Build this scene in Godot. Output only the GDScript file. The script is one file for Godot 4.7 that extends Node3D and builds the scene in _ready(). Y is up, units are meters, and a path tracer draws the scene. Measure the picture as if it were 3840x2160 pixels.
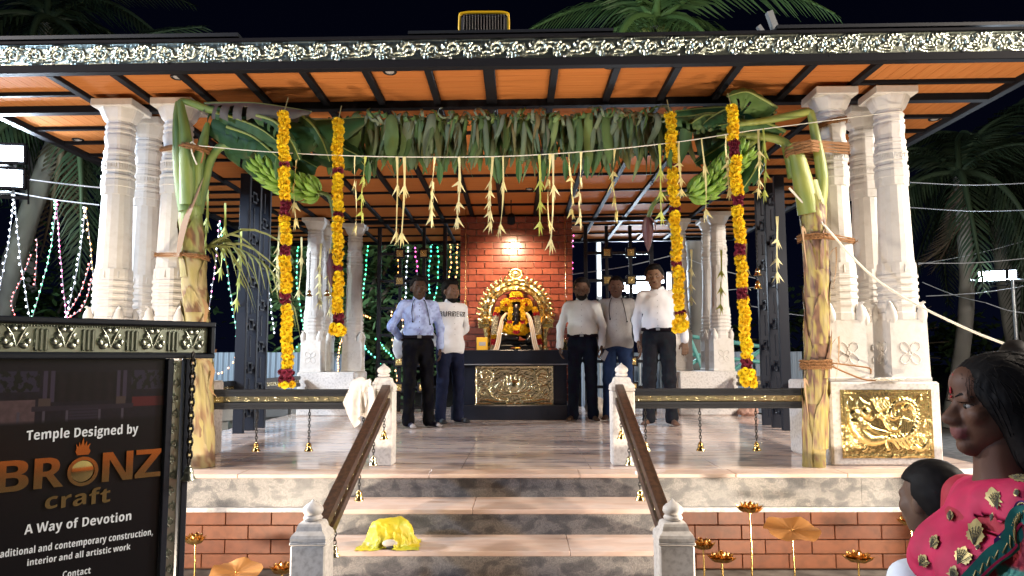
extends Node3D

class MB:
	var v := PackedVector3Array()
	var c := PackedColorArray()
	var ix := PackedInt32Array()
	var col := Color.WHITE
	func p(a: Vector3) -> int:
		v.append(a); c.append(col)
		return v.size() - 1
	func tri(a: int, b: int, d: int) -> void:
		ix.append(a); ix.append(b); ix.append(d)
	func quad(a: Vector3, b: Vector3, d: Vector3, e: Vector3) -> void:
		var i := p(a)
		p(b); p(d); p(e)
		tri(i, i + 1, i + 2); tri(i, i + 2, i + 3)
	func face(pts: Array) -> void:
		var i := v.size()
		for q in pts: p(q)
		for k in range(1, pts.size() - 1): tri(i, i + k, i + k + 1)
	func box(cen: Vector3, size: Vector3, bas := Basis(), bev := 0.0) -> void:
		var h := size * 0.5
		bev = minf(bev, minf(h.x, minf(h.y, h.z)) * 0.7)
		var i := h - Vector3.ONE * bev
		for ax in 3:
			var u := (ax + 1) % 3
			var w := (ax + 2) % 3
			for s in [-1.0, 1.0]:
				var q := []
				for k in [[-1, -1], [1, -1], [1, 1], [-1, 1]]:
					var a := Vector3()
					a[ax] = s * h[ax]; a[u] = k[0] * i[u]; a[w] = k[1] * i[w]
					q.append(cen + bas * a)
				if s < 0: q.reverse()
				face(q)
		if bev <= 0.0: return
		for ax in 3:
			var u := (ax + 1) % 3
			var w := (ax + 2) % 3
			for s in [-1.0, 1.0]:
				for t in [-1.0, 1.0]:
					var a := Vector3(); var b := Vector3()
					a[u] = s * h[u]; a[w] = t * i[w]
					b[u] = s * i[u]; b[w] = t * h[w]
					var a2 := a; var b2 := b
					a[ax] = -i[ax]; b[ax] = -i[ax]; a2[ax] = i[ax]; b2[ax] = i[ax]
					var q := [cen + bas * a, cen + bas * b, cen + bas * b2, cen + bas * a2]
					if s * t < 0: q.reverse()
					face(q)
		for sx in [-1.0, 1.0]:
			for sy in [-1.0, 1.0]:
				for sz in [-1.0, 1.0]:
					var q := [cen + bas * Vector3(sx * h.x, sy * i.y, sz * i.z), cen + bas * Vector3(sx * i.x, sy * h.y, sz * i.z), cen + bas * Vector3(sx * i.x, sy * i.y, sz * h.z)]
					if sx * sy * sz < 0: q.reverse()
					face(q)
	func rings(rs: Array, smooth := true, cap0 := true, cap1 := true, closed := true) -> void:
		# rs: arrays of points of equal count; counter-clockwise seen from the end towards the start
		var n: int = rs[0].size()
		var m := n if closed else n - 1
		if smooth:
			var b := v.size()
			for r in rs:
				for q in r: p(q)
			for k in rs.size() - 1:
				for j in m:
					var a := b + k * n + j
					var a1 := b + k * n + (j + 1) % n
					tri(a, a1, a1 + n); tri(a, a1 + n, a + n)
		else:
			for k in rs.size() - 1:
				for j in m:
					quad(rs[k][j], rs[k][(j + 1) % n], rs[k + 1][(j + 1) % n], rs[k + 1][j])
		if cap0 and closed:
			var q: Array = Array(rs[0]); q.reverse(); face(q)
		if cap1 and closed: face(Array(rs[-1]))
	func lathe(prof: Array, sides: int, at := Vector3.ZERO, bas := Basis(), smooth := true, turn := 0.0, sq := Vector2.ONE) -> void:
		# prof: [r, y] from bottom to top
		var rs := []
		for q in prof:
			var r := []
			for k in sides:
				var a := -TAU * k / sides + turn
				r.append(at + bas * Vector3(cos(a) * q[0] * sq.x, q[1], sin(a) * q[0] * sq.y))
			rs.append(r)
		rings(rs, smooth, prof[0][0] > 0.0005, prof[-1][0] > 0.0005)
	func tube(path: Array, rad, sides := 6, cap := true, sq := 1.0) -> void:
		var rs := []
		var n := path.size()
		var up := Vector3.UP
		var t0: Vector3 = (path[1] - path[0]).normalized()
		if absf(t0.dot(up)) > 0.95: up = Vector3.RIGHT
		var s := t0.cross(up).normalized()
		for k in n:
			var t: Vector3 = (path[mini(k + 1, n - 1)] - path[maxi(k - 1, 0)]).normalized()
			s = (s - t * s.dot(t)).normalized()
			var w := s.cross(t)
			var r: float = rad[k] if rad is Array else rad
			var ring := []
			for j in sides:
				var a := TAU * j / sides
				ring.append(path[k] + s * cos(a) * r - w * sin(a) * r * sq)
			rs.append(ring)
		rings(rs, true, cap, cap)
	func ball(cen: Vector3, r: Vector3, sides := 8, lat := 5, bas := Basis()) -> void:
		var prof := []
		for k in lat + 1:
			var a := PI * k / lat - PI / 2
			prof.append([cos(a), sin(a)])
		lathe(prof, sides, cen, bas * Basis.from_scale(r))
	func strip(path: Array, wid, side, smooth := true) -> void:
		# a flat ribbon: path, half widths, side vectors (one or one per point)
		var b := v.size()
		for k in path.size():
			var s: Vector3 = side[k] if side is Array else side
			var w: float = wid[k] if wid is Array else wid
			p(path[k] - s * w); p(path[k] + s * w)
		for k in path.size() - 1:
			var a := b + k * 2
			tri(a, a + 1, a + 3); tri(a, a + 3, a + 2)
	func grid(nx: int, ny: int, f: Callable) -> void:
		var b := v.size()
		for j in ny + 1:
			for i in nx + 1: p(f.call(float(i) / nx, float(j) / ny))
		for j in ny:
			for i in nx:
				var a := b + j * (nx + 1) + i
				tri(a, a + 1, a + nx + 2); tri(a, a + nx + 2, a + nx + 1)
	func prism(poly: PackedVector2Array, z0: float, z1: float, xf := Transform3D()) -> void:
		# poly in xy, extruded from z0 to z1 (z1 > z0)
		var q := poly
		if Geometry2D.is_polygon_clockwise(q): q.reverse()
		var t := Geometry2D.triangulate_polygon(q)
		var b := v.size()
		for a in q: p(xf * Vector3(a.x, a.y, z1))
		for a in q: p(xf * Vector3(a.x, a.y, z0))
		for k in range(0, t.size(), 3):
			var u := t[k]; var w := t[k + 1]; var x := t[k + 2]
			if (q[w] - q[u]).cross(q[x] - q[u]) < 0: var y := w; w = x; x = y
			tri(b + u, b + w, b + x); tri(b + q.size() + u, b + q.size() + x, b + q.size() + w)
		for k in q.size():
			var d := q[k]; var e := q[(k + 1) % q.size()]
			quad(xf * Vector3(d.x, d.y, z1), xf * Vector3(d.x, d.y, z0), xf * Vector3(e.x, e.y, z0), xf * Vector3(e.x, e.y, z1))
	func mesh() -> ArrayMesh:
		var n := PackedVector3Array()
		n.resize(v.size())
		for k in range(0, ix.size(), 3):
			var a := ix[k]; var b := ix[k + 1]; var d := ix[k + 2]
			var f := (v[b] - v[a]).cross(v[d] - v[a])
			n[a] += f; n[b] += f; n[d] += f
		for k in n.size(): n[k] = n[k].normalized() if n[k].length_squared() > 0.0 else Vector3.UP
		var o := ix.duplicate()
		for k in range(0, o.size(), 3):
			var b := o[k + 1]; o[k + 1] = o[k + 2]; o[k + 2] = b
		var ar := []
		ar.resize(Mesh.ARRAY_MAX)
		ar[Mesh.ARRAY_VERTEX] = v; ar[Mesh.ARRAY_NORMAL] = n; ar[Mesh.ARRAY_COLOR] = c; ar[Mesh.ARRAY_INDEX] = o
		var am := ArrayMesh.new()
		am.add_surface_from_arrays(Mesh.PRIMITIVE_TRIANGLES, ar)
		return am

var used := {}
var M := {}
var rng := RandomNumberGenerator.new()
var fn := FastNoiseLite.new()

func rr(a: float, b: float) -> float: return rng.randf_range(a, b)
func V(x: float, y: float, z: float) -> Vector3: return Vector3(x, y, z)

func numbered(called: String) -> String:
	var k: int = used.get(called, 0)
	used[called] = k + 1
	return called if k == 0 else "%s_%03d" % [called, k]

func tag(o: Node, label: String, category: String, group := "") -> Node:
	if label: o.set_meta("label", label)
	if category: o.set_meta("category", category)
	if group: o.set_meta("group", group)
	return o

func thing(called: String, label: String, category: String, at := Vector3.ZERO, turn := 0.0, group := "") -> Node3D:
	var o := Node3D.new()
	o.name = numbered(called)
	add_child(o)
	o.position = at
	o.rotation.y = turn
	tag(o, label, category, group)
	return o

func part(parent: Node, called: String, m, mat: Material, at := Vector3.ZERO, bas := Basis()) -> MeshInstance3D:
	var o := MeshInstance3D.new()
	o.name = called
	o.mesh = m.mesh() if m is MB else m
	o.material_override = mat
	o.transform = Transform3D(bas, at)
	parent.add_child(o, true)
	return o

func single(called: String, m, mat: Material, label: String, category: String, at := Vector3.ZERO, bas := Basis(), group := "") -> MeshInstance3D:
	var o := part(self, numbered(called), m, mat, at, bas)
	tag(o, label, category, group)
	return o

func structure(called: String, m, mat: Material) -> MeshInstance3D:
	var o := part(self, numbered(called), m, mat)
	o.set_meta("kind", "structure")
	return o

func copy_of(o: Node3D, called: String, xf: Transform3D, label := "") -> Node3D:
	var d: Node3D = o.duplicate()
	d.name = numbered(called)
	add_child(d)
	d.transform = xf
	if label: d.set_meta("label", label)
	return d

func lin(r: float, g: float, b: float, a := 1.0) -> Color: return Color(r, g, b, a).linear_to_srgb()

func mt(called: String, col: Color, rough := 0.7, metal := 0.0, vc := false) -> StandardMaterial3D:
	var m := StandardMaterial3D.new()
	m.resource_name = called
	m.albedo_color = Color(col.r, col.g, col.b, 1).linear_to_srgb()
	m.roughness = rough
	m.metallic = metal
	m.vertex_color_use_as_albedo = vc
	M[called] = m
	return m

func ntex(sd: int, freq: float, cols: Array, size := 512, oct := 5, warp := 0.0, kind := FastNoiseLite.TYPE_SIMPLEX_SMOOTH, sz_y := 0) -> NoiseTexture2D:
	# cols: [position, linear colour] ...
	var n := FastNoiseLite.new()
	n.seed = sd
	n.frequency = freq
	n.noise_type = kind
	n.fractal_octaves = oct
	if warp > 0.0:
		n.domain_warp_enabled = true
		n.domain_warp_amplitude = warp
		n.domain_warp_frequency = freq * 0.7
	var t := NoiseTexture2D.new()
	t.noise = n
	t.width = size
	t.height = sz_y if sz_y else size
	t.seamless = true
	var g := Gradient.new()
	g.offsets = PackedFloat32Array(cols.map(func(q): return q[0]))
	g.colors = PackedColorArray(cols.map(func(q): return (q[1] as Color).linear_to_srgb() if q[1] is Color else Color(q[1], q[1], q[1])))
	t.color_ramp = g
	return t

func tri_map(m: StandardMaterial3D, scale: Vector3, world := true) -> StandardMaterial3D:
	m.uv1_triplanar = true
	m.uv1_world_triplanar = world
	m.uv1_scale = scale
	return m

func glow(called: String, col: Color, e: float) -> StandardMaterial3D:
	var m := mt(called, Color(0.8, 0.8, 0.8), 0.4)
	m.emission_enabled = true
	m.emission = col.linear_to_srgb()
	m.emission_energy_multiplier = e
	return m

func spline(pts: Array, n: int) -> Array:
	var out := []
	var m := pts.size() - 1
	for k in n + 1:
		var t := float(k) / n * m
		var i := mini(int(t), m - 1)
		var f := t - i
		var a = pts[maxi(i - 1, 0)]; var b = pts[i]; var d = pts[i + 1]; var e = pts[mini(i + 2, m)]
		out.append(0.5 * ((2.0 * b) + (d - a) * f + (2.0 * a - 5.0 * b + 4.0 * d - e) * f * f + (3.0 * b - a - 3.0 * d + e) * f * f * f))
	return out

func look(fwd: Vector3, up := Vector3.UP) -> Basis:
	# +z along fwd
	var z := fwd.normalized()
	if absf(z.dot(up)) > 0.99: up = Vector3.RIGHT
	var x := up.cross(z).normalized()
	return Basis(x, z.cross(x), z)

func materials() -> void:
	var m: StandardMaterial3D
	# stone, paving
	m = mt("pillar_stone", Color(1, 1, 1), 0.62)
	m.albedo_texture = ntex(3, 0.012, [[0.0, Color(0.54, 0.49, 0.44)], [0.3, Color(0.62, 0.585, 0.54)], [0.6, Color(0.66, 0.63, 0.59)], [1.0, Color(0.62, 0.58, 0.53)]], 512, 6, 12.0)
	m.heightmap_enabled = true; m.heightmap_scale = 0.05
	m.heightmap_texture = ntex(4, 0.06, [[0.0, 0.0], [1.0, 1.0]], 512, 4)
	tri_map(m, Vector3(1.6, 1.6, 1.6))
	m = mt("post_stone", Color(1, 1, 1), 0.55)
	m.albedo_texture = ntex(13, 0.02, [[0.0, Color(0.40, 0.37, 0.35)], [0.4, Color(0.58, 0.55, 0.52)], [0.7, Color(0.66, 0.63, 0.60)], [1.0, Color(0.50, 0.47, 0.45)]], 512, 6, 8.0)
	tri_map(m, Vector3(2.6, 2.6, 2.6))
	m = mt("floor_marble", Color(1, 1, 1), 0.13)
	m.albedo_texture = ntex(21, 0.006, [[0.0, Color(0.30, 0.24, 0.23)], [0.30, Color(0.46, 0.37, 0.34)], [0.44, Color(0.66, 0.54, 0.48)], [0.54, Color(0.70, 0.53, 0.43)], [0.64, Color(0.69, 0.58, 0.52)], [0.82, Color(0.52, 0.43, 0.41)], [1.0, Color(0.66, 0.56, 0.50)]], 1024, 6, 26.0)
	m.roughness_texture = ntex(22, 0.01, [[0.0, 0.5], [0.5, 0.85], [1.0, 1.0]], 256, 4)
	tri_map(m, Vector3(0.26, 0.8, 1.05))
	m = mt("tread_marble", Color(1, 1, 1), 0.4)
	m.albedo_texture = ntex(24, 0.008, [[0.0, Color(0.48, 0.35, 0.285)], [0.45, Color(0.61, 0.445, 0.36)], [0.6, Color(0.63, 0.495, 0.42)], [1.0, Color(0.53, 0.42, 0.36)]], 512, 5, 14.0)
	tri_map(m, Vector3(0.5, 1.2, 1.2))
	m = mt("granite", Color(1, 1, 1), 0.42)
	m.albedo_texture = ntex(31, 0.0065, [[0.0, Color(0.13, 0.13, 0.135)], [0.38, Color(0.22, 0.215, 0.21)], [0.47, Color(0.32, 0.305, 0.285)], [0.54, Color(0.40, 0.375, 0.345)], [0.60, Color(0.26, 0.25, 0.24)], [0.70, Color(0.40, 0.38, 0.35)], [1.0, Color(0.24, 0.235, 0.23)]], 1024, 6, 45.0)
	m.detail_enabled = true
	m.detail_blend_mode = BaseMaterial3D.BLEND_MODE_MUL
	m.detail_uv_layer = BaseMaterial3D.DETAIL_UV_1
	m.detail_albedo = ntex(32, 0.16, [[0.0, Color(0.22, 0.22, 0.23)], [0.4, Color(0.45, 0.45, 0.45)], [0.55, Color(1, 1, 1)], [1.0, Color(1, 0.98, 0.95)]], 1024, 3)
	tri_map(m, Vector3(0.9, 1.5, 1.5))
	for k in 3:
		m = mt("paver_brick%d" % k, Color(1, 1, 1), 0.5)
		var b: Color = [Color(0.20, 0.060, 0.022), Color(0.18, 0.052, 0.020), Color(0.22, 0.070, 0.027)][k]
		m.albedo_texture = ntex(41 + k, 0.03, [[0.0, b * 0.72], [0.5, b], [1.0, b * 1.16]], 256, 5)
		tri_map(m, Vector3(1.5, 1.5, 1.5))
	for k in 3:
		m = mt("wall_brick%d" % k, Color(1, 1, 1), 0.24)
		var b: Color = [Color(0.21, 0.055, 0.034), Color(0.18, 0.045, 0.030), Color(0.24, 0.068, 0.042)][k]
		m.albedo_texture = ntex(51 + k, 0.03, [[0.0, b * 0.75], [0.5, b], [1.0, b * 1.2]], 256, 5)
		tri_map(m, Vector3(1.8, 1.8, 1.8))
	mt("mortar", Color(0.34, 0.22, 0.17), 0.85)
	mt("dark_mortar", Color(0.10, 0.045, 0.025), 0.9)
	# roof
	for k in 3:
		m = mt("ceiling_board%d" % k, Color(1, 1, 1), 0.72)
		m.metallic_specular = 0.1
		var o: Color = [Color(0.48, 0.172, 0.050), Color(0.44, 0.155, 0.046), Color(0.48, 0.182, 0.058)][k]
		m.albedo_texture = ntex(61 + k, 0.02, [[0.0, o * 0.78], [0.35, o * 0.95], [0.55, o], [0.7, o * Color(1.05, 1.12, 1.2)], [1.0, o * Color(0.85, 0.95, 0.8)]], 512, 5)
		tri_map(m, Vector3(0.12, 1, 5.0) if k < 2 else Vector3(5.0, 1, 0.12))
	mt("black_steel", Color(0.013, 0.013, 0.016), 0.6)
	M["black_steel"].metallic_specular = 0.15
	mt("lattice_steel", Color(0.012, 0.014, 0.022), 0.5)
	M["lattice_steel"].metallic_specular = 0.35
	mt("black_gloss", Color(0.012, 0.013, 0.017), 0.22)
	m = mt("rail_steel", Color(0.014, 0.016, 0.021), 0.34)
	m = mt("worn_rail", Color(1, 1, 1), 0.4)
	m.albedo_texture = ntex(71, 0.03, [[0.0, Color(0.012, 0.008, 0.007)], [0.45, Color(0.035, 0.018, 0.012)], [0.62, Color(0.075, 0.036, 0.022)], [1.0, Color(0.05, 0.026, 0.017)]], 256, 5, 10.0)
	tri_map(m, Vector3(3, 3, 3))
	# metal
	m = mt("brass", Color(0.80, 0.56, 0.20), 0.2, 1.0)
	m = mt("pale_brass", Color(0.74, 0.66, 0.42), 0.22, 1.0)
	m = mt("bronze", Color(0.68, 0.40, 0.13), 0.27, 1.0)
	m = mt("old_silver", Color(0.50, 0.54, 0.45), 0.33, 1.0)
	m = mt("bright_gold", Color(0.86, 0.68, 0.30), 0.24, 1.0)
	m.heightmap_enabled = true; m.heightmap_scale = 0.12
	m.heightmap_texture = ntex(81, 0.05, [[0.0, 0.0], [1.0, 1.0]], 256, 3)
	tri_map(m, Vector3(3, 3, 3))
	mt("chain_steel", Color(0.035, 0.033, 0.032), 0.45, 0.7)
	mt("galvanised", Color(0.42, 0.44, 0.46), 0.4, 0.8)
	# ground
	m = mt("ground_soil", Color(1, 1, 1), 0.95)
	m.albedo_texture = ntex(91, 0.02, [[0.0, Color(0.05, 0.042, 0.035)], [0.5, Color(0.11, 0.095, 0.08)], [1.0, Color(0.17, 0.15, 0.13)]], 512, 6)
	tri_map(m, Vector3(0.5, 0.5, 0.5))
	# plants
	mt("leaf_vc", Color(1, 1, 1), 0.5, 0.0, true)
	M["leaf_vc"].backlight_enabled = true
	M["leaf_vc"].backlight = Color(0.35, 0.35, 0.35)
	M["leaf_vc"].metallic_specular = 0.3
	mt("stem_vc", Color(1, 1, 1), 0.5, 0.0, true)
	M["stem_vc"].heightmap_enabled = true
	M["stem_vc"].heightmap_scale = 0.12
	M["stem_vc"].heightmap_texture = ntex(93, 0.05, [[0.0, 0.0], [1.0, 1.0]], 256, 4)
	tri_map(M["stem_vc"], Vector3(9.0, 1.2, 9.0))
	mt("petal_vc", Color(1, 1, 1), 0.75, 0.0, true)
	mt("matte_vc", Color(1, 1, 1), 0.85, 0.0, true)
	mt("coir", Color(0.25, 0.12, 0.045), 0.9)
	mt("white_cord", Color(0.75, 0.72, 0.62), 0.8)
	mt("cable", Color(0.30, 0.32, 0.36), 0.5)
	mt("yellow_paint", Color(0.65, 0.38, 0.02), 0.5)
	mt("skin_vc", Color(1, 1, 1), 0.58, 0.0, true)
	M["skin_vc"].metallic_specular = 0.35
	mt("hair", Color(0.007, 0.006, 0.006), 0.62)
	M["hair"].metallic_specular = 0.22
	mt("cloth_vc", Color(1, 1, 1), 0.9, 0.0, true)
	M["cloth_vc"].metallic_specular = 0.2
	mt("silk_vc", Color(1, 1, 1), 0.75, 0.0, true)
	mt("plastic_vc", Color(1, 1, 1), 0.45, 0.0, true)
	M["plastic_vc"].backlight_enabled = true
	M["plastic_vc"].backlight = Color(0.4, 0.4, 0.4)
	mt("thread_gold", Color(0.42, 0.34, 0.15), 0.5, 0.6)
	mt("dark_thread", Color(0.06, 0.05, 0.035), 0.7)
	mt("roof_zinc", Color(0.26, 0.32, 0.40), 0.5, 0.3)
	mt("turquoise", Color(0.10, 0.33, 0.30), 0.45)
	for k in 3: mt("concrete%d" % k, [Color(0.30, 0.31, 0.31), Color(0.24, 0.25, 0.26), Color(0.36, 0.36, 0.35)][k], 0.9)
	mt("tape", Color(0.62, 0.36, 0.01), 0.35)
	glow("tube_glow", Color(0.8, 0.9, 1.0), 2.0)
	mt("orange_cloth", Color(0.60, 0.16, 0.05), 0.85)
	mt("cream_cloth", Color(0.70, 0.66, 0.42), 0.85)

func _ready() -> void:
	rng.seed = 7
	fn.seed = 11
	fn.noise_type = FastNoiseLite.TYPE_SIMPLEX_SMOOTH
	fn.frequency = 1.0
	fn.fractal_octaves = 3
	# camera
	var cam := Camera3D.new()
	cam.name = "camera"
	cam.fov = 42.27
	cam.near = 0.05
	cam.far = 600.0
	cam.position = Vector3(0, 1.55, 0)
	cam.basis = Basis(Vector3.UP, deg_to_rad(0.61)) * Basis(Vector3.RIGHT, deg_to_rad(5.49)) * Basis(Vector3.BACK, deg_to_rad(-0.15))
	add_child(cam)
	# night sky
	var env := Environment.new()
	env.background_mode = Environment.BG_SKY
	var sky := Sky.new()
	var sm := ProceduralSkyMaterial.new()
	sm.sky_top_color = lin(0.0005, 0.0007, 0.0030)
	sm.sky_horizon_color = lin(0.0018, 0.0026, 0.0085)
	sm.sky_curve = 0.2
	sm.ground_bottom_color = lin(0.002, 0.002, 0.004)
	sm.ground_horizon_color = lin(0.0018, 0.0026, 0.0085)
	sky.sky_material = sm
	env.sky = sky
	env.tonemap_mode = Environment.TONE_MAPPER_LINEAR
	env.tonemap_exposure = 0.93
	env.sdfgi_enabled = true
	env.ssao_enabled = true
	env.ssil_enabled = true
	var we := WorldEnvironment.new()
	we.name = "environment"
	we.environment = env
	add_child(we)
	var t0 := Time.get_ticks_msec()
	materials()
	flood_lamps()
	# setting
	ground()
	platform()
	roof()
	pillars()
	back_wall()
	screens()
	stairs_and_rails()
	print("structure ", Time.get_ticks_msec() - t0)
	banana_plants()
	leaf_valance()
	ropes()
	garlands()
	palm_strings()
	bells()
	shrine()
	sign_board()
	garden()
	background()
	print("background ", Time.get_ticks_msec() - t0)
	men()
	print("men ", Time.get_ticks_msec() - t0)
	woman()
	boy()
	far_person()
	print("decor ", Time.get_ticks_msec() - t0)

const PF := 0.78
const GY := 0.13

func ground() -> void:
	var m := MB.new()
	m.quad(V(-140, GY, 30), V(140, GY, 30), V(140, GY, -170), V(-140, GY, -170))
	structure("ground", m, M["ground_soil"])

func bricks(parent: Node, x0: float, x1: float, y0: float, y1: float, z: float, bw: float, bh: float, gap: float, mats: Array, offs := 0.0, depth := 0.05) -> void:
	# running bond on a wall that faces +z
	var rows := int(round((y1 - y0) / bh))
	var shared := {}
	for r in rows:
		var yc := y1 - (r + 0.5) * bh
		var x := x0 - bw * (0.5 if r % 2 else 0.0) + offs - bw
		while x < x1:
			var a := maxf(x, x0); var b := minf(x + bw, x1)
			if b - a > 0.03:
				var w := snappedf(b - a - gap, 0.002)
				var key := "%.3f" % w
				if not shared.has(key):
					var mb := MB.new()
					mb.box(Vector3.ZERO, V(w, bh - gap, depth), Basis(), 0.003)
					shared[key] = mb.mesh()
				part(parent, "brick", shared[key], mats[rng.randi() % mats.size()], V((a + b) / 2, yc, z - depth / 2 + rr(-0.0015, 0.0015)))
			x += bw

func platform() -> void:
	var t := thing("pavilion_platform", "raised marble temple platform with granite band and brick base", "platform")
	var m := MB.new()
	m.box(V(0.035, (GY + 0.72) / 2, -8.75), V(6.5, 0.72 - GY, 7.0))
	part(t, "core", m, M["mortar"])
	# floor tiles
	var xs := [-3.28, -2.2, -1.28, -0.42, 0.50, 1.42, 2.38, 3.35]
	var zs := [-5.36, -6.35, -7.4, -8.45, -9.5, -10.55, -11.6, -12.3]
	for i in 7:
		for k in 7:
			m = MB.new()
			m.box(V((xs[i] + xs[i + 1]) / 2, PF - 0.03, (zs[k] + zs[k + 1]) / 2), V(xs[i + 1] - xs[i] - 0.003, 0.06, zs[k] - zs[k + 1] - 0.003), Basis(), 0.0015)
			part(t, "floor_tile", m, M["floor_marble"])
	# front coping slabs
	var cx := [-3.30, -1.92, -0.62, 0.40, 1.45, 2.20, 3.37]
	for i in 6:
		m = MB.new()
		m.box(V((cx[i] + cx[i + 1]) / 2, PF - 0.0135, -5.245), V(cx[i + 1] - cx[i] - 0.003, 0.027, 0.225), Basis(), 0.004)
		part(t, "coping_slab", m, M["tread_marble"])
	# granite band in slabs, ledge under it
	var gx := [-3.28, -1.19, 0.0, 0.905, 2.3, 3.35]
	for i in 5:
		m = MB.new()
		m.box(V((gx[i] + gx[i + 1]) / 2, 0.6545, -5.18), V(gx[i + 1] - gx[i] - 0.002, 0.195, 0.04))
		part(t, "granite_slab", m, M["granite"])
	for s in [[-3.3, -1.185], [0.905, 3.37]]:
		m = MB.new()
		m.box(V((s[0] + s[1]) / 2, 0.5405, -5.19), V(s[1] - s[0], 0.031, 0.10), Basis(), 0.004)
		part(t, "ledge", m, M["post_stone"])
		m = MB.new()
		m.box(V((s[0] + s[1]) / 2, (GY + 0.525) / 2, -5.245), V(s[1] - s[0], 0.525 - GY, 0.03))
		part(t, "mortar_bed", m, M["dark_mortar"])
		bricks(t, s[0] + 0.02, s[1] - 0.02, GY + 0.013, 0.523, -5.205, 0.315, 0.0955, 0.005, [M["paver_brick0"], M["paver_brick1"], M["paver_brick2"]], 0.1 if s[0] > 0 else 0.0)
	# side faces
	for s in [-3.25, 3.32]:
		m = MB.new()
		m.box(V(s, (GY + 0.72) / 2, -8.78), V(0.03, 0.72 - GY, 7.0))
		part(t, "side_face", m, M["granite"])

func stairs_and_rails() -> void:
	var t := thing("staircase", "granite stair with pale marble treads up to the platform", "stairs")
	var x0 := -1.17; var x1 := 0.89
	var ys := [0.624, 0.468, 0.312]
	var zs := [-5.14, -4.74, -4.355, -3.97, -3.585]
	for k in 3:
		var m := MB.new()
		m.box(V((x0 + x1) / 2, (ys[k] - 0.03 + GY) / 2, zs[k + 1] - 0.2 - 0.012), V(x1 - x0 - 0.012, ys[k] - 0.03 - GY, 0.4))
		part(t, "riser", m, M["granite"])
		var cuts: Array = [[x0, -0.3, x1], [x0, 0.28, x1], [x0, -0.55, x1]][k]
		for c in 2:
			m = MB.new()
			m.box(V((cuts[c] + cuts[c + 1]) / 2, ys[k] - 0.015, (zs[k] + zs[k + 1]) / 2 - 0.01), V(cuts[c + 1] - cuts[c] - 0.003, 0.03, zs[k + 1] - zs[k] + 0.02), Basis(), 0.004)
			part(t, "tread", m, M["tread_marble"])
	# newel posts
	var src: Node3D
	var spots := [["back", -1.02, PF, -5.6, "white stone newel post with bud finial, a white cloth hung over its shoulder"], ["back", 0.755, PF, -5.6, "white stone newel post with bud finial at stair head, men behind it"],
		["front", -1.015, GY, -3.72, "stone newel post at stair foot, next to yellow bag"], ["front", 0.74, GY, -3.72, "stone newel post at stair foot, next to golden lotuses"]]
	for s in spots:
		if src == null:
			src = thing("newel_post", s[4], "post", V(s[1], s[2], s[3]), 0.0, "stair newel posts")
			var m := MB.new()
			m.box(V(0, 0.27, 0), V(0.168, 0.54, 0.168), Basis(), 0.008)
			m.box(V(0, 0.5475, 0), V(0.176, 0.015, 0.176), Basis(), 0.004)
			part(src, "shaft", m, M["post_stone"])
			m = MB.new()
			var prof := [[0.088, 0.556], [0.0885, 0.572], [0.083, 0.585], [0.066, 0.603], [0.062, 0.622], [0.056, 0.634], [0.046, 0.640], [0.03, 0.642]]
			var rs := []
			for q in prof:
				var r := []
				for a in 24:
					var th := -TAU * a / 24 + PI / 4
					var cc := cos(th); var ss := sin(th)
					var e := 1.0 / maxf(absf(cc), absf(ss))
					r.append(V(cc * q[0] * lerpf(e, 1.0, 0.12), q[1], ss * q[0] * lerpf(e, 1.0, 0.12)))
				rs.append(r)
			m.rings(rs, false)
			part(src, "cap", m, M["post_stone"])
			m = MB.new()
			m.lathe([[0.028, 0.64], [0.042, 0.646], [0.047, 0.655], [0.042, 0.665], [0.033, 0.668], [0.043, 0.674], [0.050, 0.688], [0.047, 0.704], [0.032, 0.718], [0.014, 0.730], [0.0, 0.745]], 20)
			part(src, "finial", m, M["post_stone"])
		else:
			copy_of(src, "newel_post", Transform3D(Basis(), V(s[1], s[2], s[3])), s[4])
	# railings: two dark boxes with a brass band between
	rail("front_railing", V(-2.36, 1.262, -5.56), V(-1.10, 1.262, -5.56), "dark railing with gold scroll band, its end under white cloth", false)
	rail("front_railing", V(0.84, 1.262, -5.56), V(2.26, 1.262, -5.56), "dark railing with gold scroll band between stair post and banana trunk by pedestal", false)
	rail("stair_handrail", V(-0.985, 1.30, -5.53), V(-0.985, 0.70, -3.80), "sloping brown black handrail beside yellow bag", true)
	rail("stair_handrail", V(0.725, 1.30, -5.53), V(0.725, 0.70, -3.80), "sloping brown black handrail beside golden lotuses", true)
	rail("side_railing", V(-3.05, 1.262, -6.36), V(-3.05, 1.262, -7.95), "dark side railing by concrete block stack, between pillars and lattice", false)
	rail("side_railing", V(-3.05, 1.262, -8.66), V(-3.05, 1.262, -10.3), "dark side railing behind lattice, ending at rear pillars by leafy tree", false)
	rail("side_railing", V(2.98, 1.262, -6.36), V(2.98, 1.262, -8.16), "dark side railing between peacock pedestal and lattice", false)
	rail("side_railing", V(2.98, 1.262, -8.9), V(2.98, 1.262, -10.3), "dark side railing in front of the green pipe frame", false)

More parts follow.
